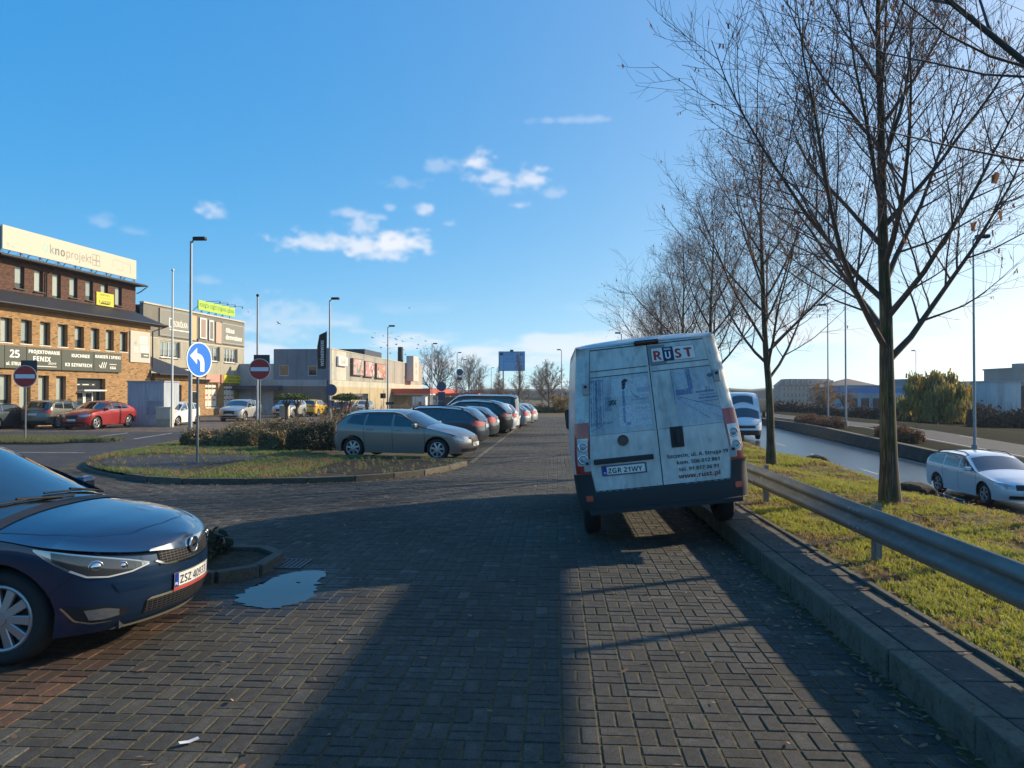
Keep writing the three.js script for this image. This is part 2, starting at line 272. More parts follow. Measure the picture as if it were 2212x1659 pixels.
// asphalt side street and the parking ground before the buildings
struct('side_street', flatPoly([[-60, 17.6], [-12.5, 17.6], [-12.2, 18.2], [-13.2, 21], [-14, 25], [-14.6, 30], [-14.6, 36.5], [-60, 36.5]], (X, D) => gy(D) - 0.004), asphaltM);
struct('side_street_mouth', flatPoly([[-60, 6], [-12.5, 6], [-12.5, 17.59], [-60, 17.59]], (X, D) => gy(D) - 0.004), asphaltM);
const brownPaveT = noiseTex(512, (u, v, i, j) => { const a = fbm(u * 60, v * 60, 2, 60), b = fbm(u * 6, v * 6, 4, 6); const row = Math.floor(v * 20), jx = (u * 10 + (row % 2) * 0.5) % 1, jy = (v * 20) % 1; const jt = (jx < 0.06 || jy < 0.1) ? 0.7 : 1; const k = (0.8 + 0.5 * (a - 0.5) + 0.6 * (b - 0.5)) * jt; return [112 * k, 96 * k, 82 * k]; });
const brownPaveM = new THREE.MeshStandardMaterial({ map: rep(brownPaveT, 0.5), roughness: 0.85 });
{
  const ys = (X, D) => gy(D) - 0.008;
  struct('parking_lot', sheet([-7.2, -4, -2.35], range(19.5, 70, 3), ys), brownPaveM);
  struct('forecourt', sheet([-46, -30, -14.7], range(36.6, 66, 4), (X, D) => gy(D) - 0.005), brownPaveM);
  struct('store_car_park', sheet([-60, -40, -24, -14.7], [66.1, 80, 110, 160, 240], (X, D) => gy(D) - 0.005), asphaltM);
  struct('lot_aisle', sheet([-14.6, -11, -7.3], [26.6, ...range(30, 80, 6), 120, 240], (X, D) => gy(D) - 0.006), asphaltM);
}
// flush kerb between lane and parking bays
{
  const k = struct('bay_edge', box(0.1, 0.02, 1, -2.29, -0.4, -25), kerbM2);
  for (let d = 19.6; d < 62; d += 1) { const m = part(k, 'edge_stone', edgeGeo(), kerbM); m.position.set(-2.29, gy(d + 0.5) - 0.003, -(d + 0.5)); }
  function edgeGeo() { return (edgeGeo.g ||= box(0.11, 0.03, 0.985)); }
}
// kerb beside the lane, footway slabs behind it
const kerb = struct('kerb', box(0.1, 0.05, 60, 2.27, -0.06, -30), kerbM2);
{
  const g = rbox(0.15, 0.3, 0.992, 0.016); const uvf = (q) => { const p = q.attributes.position, n = q.attributes.normal, uv = q.attributes.uv; for (let i = 0; i < p.count; i++) uv.setXY(i, p.getZ(i) + p.getX(i) * 0.3, Math.abs(n.getY(i)) > 0.5 ? p.getX(i) : p.getY(i)); return q; };
  uvf(g); const r = rngOf(5); const ms = [kerbM, kerbM2, kerbM.clone()]; ms[2].color = rgb(0.15, 0.14, 0.11);
  for (let d = 1; d < 64; d++) { const m = part(kerb, 'kerb_stone', g, ms[Math.floor(r() * 3)]); m.position.set(2.265 + (r() - 0.5) * 0.012, 0.05 + gy(d) + (r() - 0.5) * 0.008, -d - 0.5); m.rotation.z = (r() - 0.5) * 0.03; m.rotation.y = (r() - 0.5) * 0.008; }
}
const footway = struct('footway', sheet([2.3, 2.75], range(1, 64, 3), (X, D) => gy(D) + 0.165), soilM);
{
  const g = rbox(0.385, 0.05, 0.488, 0.008); const p = g.attributes.position, uv = g.attributes.uv; for (let i = 0; i < p.count; i++) uv.setXY(i, p.getX(i), p.getZ(i));
  const r = rngOf(6), ms = [slabM, slabM.clone(), slabM.clone()]; ms[1].color = rgb(0.12, 0.112, 0.1); ms[2].color = rgb(0.088, 0.086, 0.082);
  for (let d = 1; d < 62; d += 0.5) { const m = part(footway, 'slab', g, ms[Math.floor(r() * 3)]); m.position.set(2.545, 0.168 + gy(d) + (r() - 0.5) * 0.008, -d - 0.25); m.rotation.set((r() - 0.5) * 0.012, (r() - 0.5) * 0.01, (r() - 0.5) * 0.03); }
  const e = rbox(0.06, 0.2, 0.99, 0.01); const p2 = e.attributes.position, u2 = e.attributes.uv; for (let i = 0; i < p2.count; i++) u2.setXY(i, p2.getZ(i), p2.getY(i) + p2.getX(i));
  for (let d = 1; d < 62; d++) { const m = part(footway, 'edging_stone', e, kerbM2); m.position.set(2.775, 0.115 + gy(d) + (r() - 0.5) * 0.012, -d - 0.5); m.rotation.z = (r() - 0.5) * 0.04; }
}
// island: soil top, kerb stones round it
const islandTop = (X, D) => 0.1 + gy(D);
struct('island', flatPoly(island, islandTop), soilM);
{
  const k = struct('island_kerb', box(0.05, 0.05, 0.05, -6.5, -0.3, -17), kerbM2); const r = rngOf(8); const ms = [kerbM, kerbM2];
  let acc = []; for (let i = 0; i < 15; i++) { const a = island[i], b = island[i + 1]; const L = Math.hypot(b[0] - a[0], b[1] - a[1]); const n = Math.max(1, Math.round(L / 0.95)); for (let s = 0; s < n; s++) acc.push([lerp(a[0], b[0], s / n), lerp(a[1], b[1], s / n)]); }
  for (let i = 0; i + 1 < acc.length; i++) { const a = acc[i], b = acc[i + 1]; const L = Math.hypot(b[0] - a[0], b[1] - a[1]); const m = part(k, 'kerb_stone', rbox(L - 0.008, 0.26, 0.14, 0.014), ms[Math.floor(r() * 2)]); const low = a[0] < -9 ? -0.07 : 0; m.position.set((a[0] + b[0]) / 2, -0.005 + low + gy(a[1]) + (r() - 0.5) * 0.008, -(a[1] + b[1]) / 2); m.rotation.y = Math.atan2(b[1] - a[1], b[0] - a[0]); }
  const k2 = [[-2.6, 19.55], [-7.2, 20.55]]; for (let s = 0; s < 5; s++) { const m = part(k, 'kerb_stone', rbox(0.92, 0.24, 0.1, 0.012), ms[s % 2]); m.position.set(lerp(k2[0][0], k2[1][0], (s + 0.5) / 5), 0, -lerp(k2[0][1], k2[1][1], (s + 0.5) / 5)); m.rotation.y = Math.atan2(1, -4.6); }
}
struct('island_path', flatPoly([[-8.9, 15.7], [-10.3, 16.6], [-11.6, 18], [-12.3, 19.4], [-11.6, 20.6], [-9.4, 20.9], [-7.7, 20.2], [-8.5, 18.4]], (X, D) => 0.106 + gy(D)), asphaltM);
// dark mulch bed at the near end of the island
const mulchM = new THREE.MeshStandardMaterial({ color: rgb(0.5, 0.42, 0.36), map: rep(soilT, 0.9), roughness: 1, bumpMap: rep(bumpT, 3), bumpScale: 0.02 });
struct('mulch_bed', flatPoly([[-2.55, 18.6], [-2.8, 17.6], [-3.3, 16.75], [-4.4, 15.75], [-5.3, 16.2], [-5.9, 17.9], [-5.2, 19.5], [-3.2, 19.3]], (X, D) => 0.107 + gy(D)), mulchM);
struct('street_island', flatPoly([[-60, 26.2], [-24, 26.2], [-18.6, 27.4], [-17.6, 28.6], [-19, 29.6], [-26, 30.4], [-60, 31]], (X, D) => gy(D) + 0.07), soilM);
{
  const k = struct('street_island_kerb', box(0.05, 0.05, 0.05, -22, -0.4, -28), kerbM2);
  const pl = [[-33, 26.2], [-24, 26.2], [-18.6, 27.4], [-17.6, 28.6], [-19, 29.6]];
  for (let i = 0; i + 1 < pl.length; i++) { const a = pl[i], b = pl[i + 1], L = Math.hypot(b[0] - a[0], b[1] - a[1]), n = Math.max(1, Math.round(L)); for (let s = 0; s < n; s++) { const m = part(k, 'kerb_stone', rbox(L / n - 0.01, 0.2, 0.15, 0.014), kerbM); const t = (s + 0.5) / n; m.position.set(lerp(a[0], b[0], t), gy(28) - 0.01, -lerp(a[1], b[1], t)); m.rotation.y = Math.atan2(b[1] - a[1], b[0] - a[0]); } }
}
// street markings on the side street
struct('street_markings', merge([...[0, 1, 2].map(k => flatPoly([[-15.6 - k * 2.3, 30.2], [-15.72 - k * 2.3, 30.2], [-16.9 - k * 2.3, 35.5], [-16.78 - k * 2.3, 35.5]], (X, D) => gy(D) + 0.0015)), flatPoly([[-34, 22.4], [-15, 22.4], [-15, 22.52], [-34, 22.52]], (X, D) => gy(D) + 0.0015)]), markM);

// ---------- vehicles ----------
const glassM = new THREE.MeshPhysicalMaterial({ color: rgb(0.012, 0.016, 0.019), roughness: 0.03, metalness: 0, ior: 1.75, clearcoat: 1, clearcoatRoughness: 0.02, side: THREE.DoubleSide });
const tyreM = M(0.018, 0.018, 0.019, 0.85);
const rimM = M(0.42, 0.43, 0.45, 0.32, 0.75);
const rimDarkM = M(0.02, 0.02, 0.022, 0.6);
const chromeM = M(0.75, 0.76, 0.78, 0.12, 1);
const plasticM = M(0.022, 0.023, 0.025, 0.65);
const lampM = new THREE.MeshPhysicalMaterial({ color: rgb(0.42, 0.43, 0.44), roughness: 0.12, metalness: 0.75, clearcoat: 1, clearcoatRoughness: 0.03, side: THREE.DoubleSide });
const redLampM = new THREE.MeshPhysicalMaterial({ color: rgb(0.48, 0.03, 0.02), roughness: 0.2, clearcoat: 1, clearcoatRoughness: 0.03, side: THREE.DoubleSide });
const clearLampM = new THREE.MeshPhysicalMaterial({ color: rgb(0.62, 0.6, 0.58), roughness: 0.2, metalness: 0.2, clearcoat: 1, side: THREE.DoubleSide });
const polyAt = (pts, x) => { if (x <= pts[0][0]) return pts[0][1]; for (let i = 1; i < pts.length; i++) if (x <= pts[i][0]) { const a = pts[i - 1], b = pts[i]; return lerp(a[1], b[1], (x - a[0]) / (b[0] - a[0] || 1)); } return pts[pts.length - 1][1]; };
const smoothAt = (pts, x, s) => { let t = 0; for (let k = -3; k <= 3; k++) t += polyAt(pts, x + k * s / 3); return t / 7; };

// body surface described by: q, the distance round the waist from the middle of the nose, and y, the height
function carShape(P) {
  const { L, w, prof, belt, tum = 0.2, af = 0.72, ar = 0.5, nf = 2.3, nr = 2.8, mf = 2, mr = 2, sill = 0.2, wb, fo, wr, ra = wr + 0.06, crown = 0.07, cw = 0.12, fn = [[0, 0]], rn = [[0, 0]], bf = 0.2, br = 0.25, soft = 0.07 } = P;
  const xf = L - fo, xr = xf - wb, HM = Math.max(...prof.map(p => p[1]));
  const Y = x => smoothAt(prof, x, soft), B = x => polyAt(belt, x);
  const Wf = (x, y) => { const b = B(x); if (y < b) { const k = clamp((b - y) / b); return w * (1 - 0.075 * k * k - 0.02 * Math.pow(1 - Math.min(1, k * 5), 2)); } const k = clamp((y - b) / (HM - b), 0, 1.2); return w * (0.98 - tum * Math.pow(k, 1.15)); };
  const low = x => { let y = lerp(sill, bf, sstep(xf + 0.3, L, x)); y = lerp(y, br, 1 - sstep(0, xr - 0.3, x)); for (const a of [xf, xr]) { const d = Math.abs(x - a); if (d < ra) y = Math.max(y, wr + Math.sqrt(ra * ra - d * d) * 0.99); } return y; };
  // ring samples
  const S = []; const NC = 16;
  const edges = []; for (const a of [xf, xr]) { for (const e of [ra - 0.001, ra + 0.004]) edges.push(a + e, a - e); for (let k = 1; k < 8; k++) { const e = ra * Math.cos(k / 8 * Math.PI / 2); edges.push(a + e, a - e); } }
  { const ths = []; for (let k = 0; k <= NC; k++) ths.push((1 - k / NC) * Math.PI / 2); for (const x of edges) if (x > L - af && x < L) ths.push(Math.asin(Math.pow((x - (L - af)) / af, nf / 2))); ths.sort((a, b) => b - a); for (const th of ths) S.push([L - af + af * Math.pow(Math.sin(th), 2 / nf), Math.pow(Math.max(0, Math.cos(th)), 2 / mf)]); }
  const NF = S.length - 1;
  let st = []; for (let x = L - af - 0.06; x > ar + 0.03; x -= 0.085) st.push(x);
  st.push(...edges);
  st = st.filter(x => x < L - af - 0.0005 && x > ar + 0.0005).sort((a, b) => b - a); for (const x of st) S.push([x, 1]);
  const thr = []; for (let k = 0; k <= NC; k++) thr.push(k / NC * Math.PI / 2); for (const x of edges) if (x > 0 && x < ar) thr.push(Math.asin(Math.pow((ar - x) / ar, nr / 2))); thr.sort((a, b) => a - b);
  for (const th of thr) { S.push([ar - ar * Math.pow(Math.sin(th), 2 / nr), Math.pow(Math.max(0, Math.cos(th)), 2 / mr)]); }
  let q = 0; S[0].q = 0; for (let i = 1; i < S.length; i++) { q += Math.hypot(S[i][0] - S[i - 1][0], (S[i][1] - S[i - 1][1]) * w); S[i].q = q; } const Q = q;
  const warp = (x, y) => smoothAt(fn, y, 0.03) * sstep(L - af * 1.15, L, x) + smoothAt(rn, y, 0.03) * (1 - sstep(0, Math.max(ar * 1.3, 0.6), x));
  const ofQ = a => { a = clamp(a, 0, Q); let i = 1; while (i < S.length - 1 && S[i].q < a) i++; const t = (a - S[i - 1].q) / (S[i].q - S[i - 1].q || 1); return [lerp(S[i - 1][0], S[i][0], t), lerp(S[i - 1][1], S[i][1], t)]; };
  const put = (x, z, y) => V(x + warp(x, y) - L / 2, y, z * Wf(x, y));
  const topY = (x, t, z) => Y(x + cw * z * z * Math.tanh((x - L * 0.5) / 0.3)) - crown * Math.pow(Math.abs(t), 3);
  const sh = i => topY(S[i][0], 1, S[i][1]);
  const side = s => (a, y) => { const [x, z] = ofQ(a); return put(x, z * s, y); };
  const front = (a, y) => { const [x, z] = ofQ(Math.abs(a)); return put(x, z * Math.sign(a), y); };
  const rear = (a, y) => { const [x, z] = ofQ(Q - Math.abs(a)); return put(x, z * Math.sign(a), y); };
  const qOf = x => { for (let i = 1; i < S.length; i++) if (S[i][0] <= x) { const t = (S[i - 1][0] - x) / (S[i - 1][0] - S[i][0] || 1); return lerp(S[i - 1].q, S[i].q, t); } return Q; };
  const top = (x, t) => { const y = topY(x, t, t); return V(x + warp(x, y) - L / 2, y, t * Wf(x, topY(x, 1, 1))); };
  function body() {
    const p = [], uv = [], ix = [], nv = 16, nz = 14, N = S.length; const ring = { 1: [], '-1': [] };
    for (const s of [1, -1]) for (let i = 0; i < N; i++) { const row = []; const [x, z] = S[i]; const a = low(x), b = Math.max(sh(i), a + 0.02);
      for (let j = 0; j <= nv; j++) { if (s < 0 && (i === 0 || i === N - 1)) { row.push(ring[1][i][j]); continue; } const y = lerp(a, b, j / nv); const v = put(x, z * s, y); row.push(p.length / 3); p.push(v.x, v.y, v.z); uv.push(S[i].q, y); } ring[s].push(row); }
    for (const s of [1, -1]) for (let i = 0; i + 1 < N; i++) for (let j = 0; j < nv; j++) { const a = ring[s][i][j], b = ring[s][i + 1][j], c = ring[s][i + 1][j + 1], d = ring[s][i][j + 1]; if (s > 0) ix.push(a, c, b, a, d, c); else ix.push(a, b, c, a, c, d); }
    const rows = []; for (let i = 0; i < N; i++) { const row = []; for (let k = 0; k <= nz; k++) { const t = k / nz * 2 - 1; if (k === 0) { row.push(ring[-1][i][nv]); continue; } if (k === nz) { row.push(ring[1][i][nv]); continue; } const [x, z] = S[i]; const y = Math.max(topY(x, t, t * z), low(x) + 0.02); const v = V(x + warp(x, y) - L / 2, y, t * z * Wf(x, Math.max(sh(i), low(x) + 0.02))); row.push(p.length / 3); p.push(v.x, v.y, v.z); uv.push(x, t * w + 3); } rows.push(row); }
    for (let i = 0; i + 1 < N; i++) for (let k = 0; k < nz; k++) { const a = rows[i][k], b = rows[i + 1][k], c = rows[i + 1][k + 1], d = rows[i][k + 1]; ix.push(a, c, b, a, d, c); }
    const g = new THREE.BufferGeometry(); g.setAttribute('position', new THREE.Float32BufferAttribute(p, 3)); g.setAttribute('uv', new THREE.Float32BufferAttribute(uv, 2)); g.setIndex(ix); g.computeVertexNormals(); return g;
  }
  return { P, body, side, front, rear, top, qOf, Q, Y, B, xf, xr, sh, low, topY };
}
// patch lying on a surface: A is its lower edge and C its upper edge, lists of [a, b]
function patch(pf, A, C, off = 0.004, ns = 12, nt = 4) {
  const at = (P, s) => { const f = s * (P.length - 1), i = Math.min(P.length - 2, Math.floor(f)), t = f - i; return [lerp(P[i][0], P[i + 1][0], t), lerp(P[i][1], P[i + 1][1], t)]; };
  const p = [], uv = [], ix = [];
  for (let i = 0; i <= ns; i++) for (let j = 0; j <= nt; j++) {
    const s = i / ns, t = j / nt, a = at(A, s), c = at(C, s), u = lerp(a[0], c[0], t), v = lerp(a[1], c[1], t), e = 0.004;
    const o = pf(u, v), du = pf(u + e, v).sub(pf(u - e, v)), dv = pf(u, v + e).sub(pf(u, v - e)); const n = du.cross(dv).normalize();
    if (n.dot(V(o.x, (o.y - 0.55) * 1.4, o.z * 1.6)) < 0) n.negate();
    o.addScaledVector(n, off); p.push(o.x, o.y, o.z); uv.push(s, t);
  }
  for (let i = 0; i < ns; i++) for (let j = 0; j < nt; j++) { const a = i * (nt + 1) + j, b = a + nt + 1; ix.push(a, b, b + 1, a, b + 1, a + 1); }
  const g = new THREE.BufferGeometry(); g.setAttribute('position', new THREE.Float32BufferAttribute(p, 3)); g.setAttribute('uv', new THREE.Float32BufferAttribute(uv, 2)); g.setIndex(ix); g.computeVertexNormals(); return g;
}
const rect = (pf, a0, a1, b0, b1, off, ns = 8, nt = 3) => patch(pf, [[a0, b0], [a1, b0]], [[a0, b1], [a1, b1]], off, ns, nt);
const rimCache = {};
function rimGeo(r, spokes) {
  return rimCache[`${r.toFixed(3)}_${spokes}`] ||= (() => {
    const l = [new THREE.TorusGeometry(r * 0.94, r * 0.07, 8, 28).translate(0, 0, 0.0), new THREE.CylinderGeometry(r * 0.2, r * 0.24, 0.05, 16).rotateX(Math.PI / 2)];
    for (let k = 0; k < spokes; k++) { const s = new THREE.Shape(); s.moveTo(-r * 0.085, r * 0.12); s.lineTo(r * 0.085, r * 0.12); s.lineTo(r * 0.125, r * 0.95); s.lineTo(-r * 0.125, r * 0.95); s.closePath(); const g = new THREE.ExtrudeGeometry(s, { depth: 0.025, bevelEnabled: true, bevelSize: 0.006, bevelThickness: 0.006, bevelSegments: 1 }); g.translate(0, 0, -0.012).rotateX(-0.07).rotateZ(k / spokes * 2 * Math.PI); l.push(g); }
    return merge(l);
  })();
}
const tyreCache = {};
function tyreGeo(r, wd, rim) { return tyreCache[`${r}_${wd}_${rim}`] ||= (() => { const pts = [[rim * 0.98, -wd / 2 + 0.02], [rim * 1.06, -wd / 2], [(r + rim) / 2, -wd / 2 - 0.004], [r - 0.025, -wd / 2 + 0.012], [r - 0.004, -wd / 2 + 0.04], [r, 0], [r - 0.004, wd / 2 - 0.04], [r - 0.025, wd / 2 - 0.012], [(r + rim) / 2, wd / 2 + 0.004], [rim * 1.06, wd / 2], [rim * 0.98, wd / 2 - 0.02]].map(a => new THREE.Vector2(a[0], a[1])); return new THREE.LatheGeometry(pts, 36).rotateX(Math.PI / 2); })(); }
function addWheels(o, C, spokes = 5, mat = rimM, rimK = 0.66, wd = 0.21) {
  const { w, wr, L } = C.P;
  for (const x of [C.xf, C.xr]) for (const s of [1, -1]) {
    const g = pgroup(o, 'wheel', x - L / 2, wr, s * (w * 0.955 - wd / 2)); if (s < 0) g.rotation.y = Math.PI;
    part(g, 'tyre', tyreGeo(wr, wd, wr * rimK), tyreM);
    const r = part(g, 'rim', rimGeo(wr * rimK, spokes), mat); r.position.z = wd / 2 - 0.022; r.rotation.z = x * 1.7;
    const d = part(g, 'brake_disc', new THREE.CylinderGeometry(wr * rimK * 0.98, wr * rimK * 0.98, 0.02, 24).rotateX(Math.PI / 2), rimDarkM); d.position.z = wd / 2 - 0.075;
  }
}
function plateTex(txt, second) { return canvasTex(520, 114, (x, w, h) => { x.fillStyle = '#e9e7df'; x.fillRect(0, 0, w, h); x.strokeStyle = '#111'; x.lineWidth = 5; x.strokeRect(4, 4, w - 8, h - 8); x.fillStyle = '#173a9a'; x.fillRect(6, 6, 42, h - 12); x.fillStyle = '#fff'; x.font = 'bold 30px sans-serif'; x.fillText('PL', 9, h - 18); x.fillStyle = '#15171a'; x.font = 'bold 88px sans-serif'; x.textBaseline = 'middle'; x.textAlign = 'left'; const m = x.measureText(txt).width; const k = Math.min(1, 440 / m); x.save(); x.translate(60, h / 2 + 6); x.scale(k, 1); x.fillText(txt, 0, 0); x.restore(); }); }
const blankPlateM = M(0.6, 0.59, 0.55, 0.5);
// a car of the usual kind; opts says which windows, lamps and trims it has
function car(name, label, category, kind, mat, [X, D], turn, o = {}) {
  const K = KINDS[kind]; const C = carShape(K); const g = T(name, label, category, [X, (o.y ?? gy(D)), -D], turn, o.group);
  const { L, w, wr } = K;
  part(g, 'body', C.body(), mat);
  part(g, 'underbody', merge([box(L - 0.5, 0.32, w * 2 - 0.62, 0, 0.36, 0), box(0.36, 0.3, w * 2 - 0.16, C.xf - L / 2 - K.wb / 2, 0.36, 0), box(K.wb - 2 * (wr + 0.1), 0.2, w * 2 - 0.2, C.xf - L / 2 - K.wb / 2, 0.33, 0)]), plasticM);
  addWheels(g, C, o.spokes || 5, o.rim || rimM, o.rimK || 0.66);
  const gl = o.glass || glassM;
  for (const s of [1, -1]) {
    const S = C.side(s);
    for (const wdw of K.windows) { const n = Math.max(6, wdw.bottom.length * 3); part(g, 'side_window', patch(S, wdw.bottom.map(([x, y]) => [C.qOf(x), y]), wdw.top.map(([x, y]) => [C.qOf(x), y]), 0.005, n, 4), gl); }
    if (K.strip && o.trim) { const a = K.strip.map(([x, y]) => [C.qOf(x), y]); part(g, 'window_trim', patch(S, a, a.map(([q, y]) => [q, y + 0.025]), 0.009, 18, 1), o.trim); }
    for (const x of K.seams) { const y0 = C.low(x) + 0.04, y1 = C.B(x) - 0.01; part(g, 'door_seam', patch(S, [[C.qOf(x), y0], [C.qOf(x - 0.02), y1]], [[C.qOf(x + 0.012), y0], [C.qOf(x - 0.008), y1]], 0.002, 8, 1), blackM); }
    for (const [x, y] of K.handles) { const c = S(C.qOf(x), y); const h = part(g, 'door_handle', rbox(0.19, 0.03, 0.035, 0.012), o.handle || mat); h.position.set(c.x, c.y, c.z + s * 0.012); }
    const mp = S(C.qOf(K.mirror[0]), K.mirror[1]); const mi = part(g, 'mirror', rbox(0.12, 0.14, 0.2, 0.045, 0, 0, 0, 3), o.mirror || mat); mi.position.set(mp.x, mp.y, mp.z + s * 0.1);
    part(g, 'headlight', patch(C.side(s), K.head[0], K.head[1], 0.005, 12, 4), lampM);
    const rq = K.tail.map(e => e.map(([q, y]) => [C.Q - q, y])); part(g, 'taillight', patch(C.side(s), rq[0], rq[1], 0.006, 10, 4), redLampM);
    part(g, 'side_skirt', patch(S, [[C.qOf(C.xf - K.wr - 0.09), C.low(L / 2) + 0.005], [C.qOf(C.xr + wr + 0.09), C.low(L / 2) + 0.005]], [[C.qOf(C.xf - wr - 0.09), C.low(L / 2) + 0.075], [C.qOf(C.xr + wr + 0.09), C.low(L / 2) + 0.075]], 0.008, 14, 2), o.cladding ? plasticM : mat);
    if (o.cladding) for (const ax of [C.xf, C.xr]) { const a = [], b = []; for (let k = 0; k <= 14; k++) { const t = Math.PI * (k / 14); const ra = K.ra || wr + 0.06; a.push([C.qOf(ax + Math.cos(t) * ra), wr + Math.sin(t) * ra * 0.99]); b.push([C.qOf(ax + Math.cos(t) * (ra + 0.07)), wr + Math.sin(t) * (ra + 0.07)]); } part(g, 'wheel_arch_trim', patch(S, a, b, 0.006, 28, 1), plasticM); }
    if (o.rails) { const a = []; for (let k = 0; k <= 8; k++) { const x = lerp(K.roof[0], K.roof[1], k / 8); const t = C.top(x, s * 0.86); t.y += k === 0 || k === 8 ? 0.01 : 0.05; a.push(t); } const tb = new Tubes(); tb.tube(a, a.map(() => 0.016), 6); part(g, 'roof_rail', tb.geo(), o.rails); }
  }
  part(g, 'windscreen', patch(C.top, [[K.screen[0], -0.93], [K.screen[0], 0.93]], [[K.screen[1], -0.87], [K.screen[1], 0.87]], 0.005, 14, 8), gl);
  part(g, 'rear_window', patch(C.top, [[K.back[0], -0.86], [K.back[0], 0.86]], [[K.back[1], -0.8], [K.back[1], 0.8]], 0.005, 12, 6), gl);
  const gr = K.grille; part(g, 'grille', rect(C.front, -gr[0], gr[0], gr[1], gr[2], 0.004, 12, 2), blackM);
  part(g, 'lower_intake', rect(C.front, -K.intake[0], K.intake[0], K.intake[1], K.intake[2], 0.004, 12, 2), blackM);
  part(g, 'licence_plate', rect(C.front, 0.26, -0.26, K.plateF, K.plateF + 0.11, 0.016, 6, 1), o.plateF || blankPlateM);
  part(g, 'licence_plate', rect(C.rear, -0.26, 0.26, K.plateR, K.plateR + 0.11, 0.016, 6, 1), o.plateR || blankPlateM);
  part(g, 'rear_diffuser', rect(C.rear, -w * 0.75, w * 0.75, K.br + 0.01, K.br + 0.12, 0.004, 12, 2), plasticM);
  return Object.assign(g, { C });
}
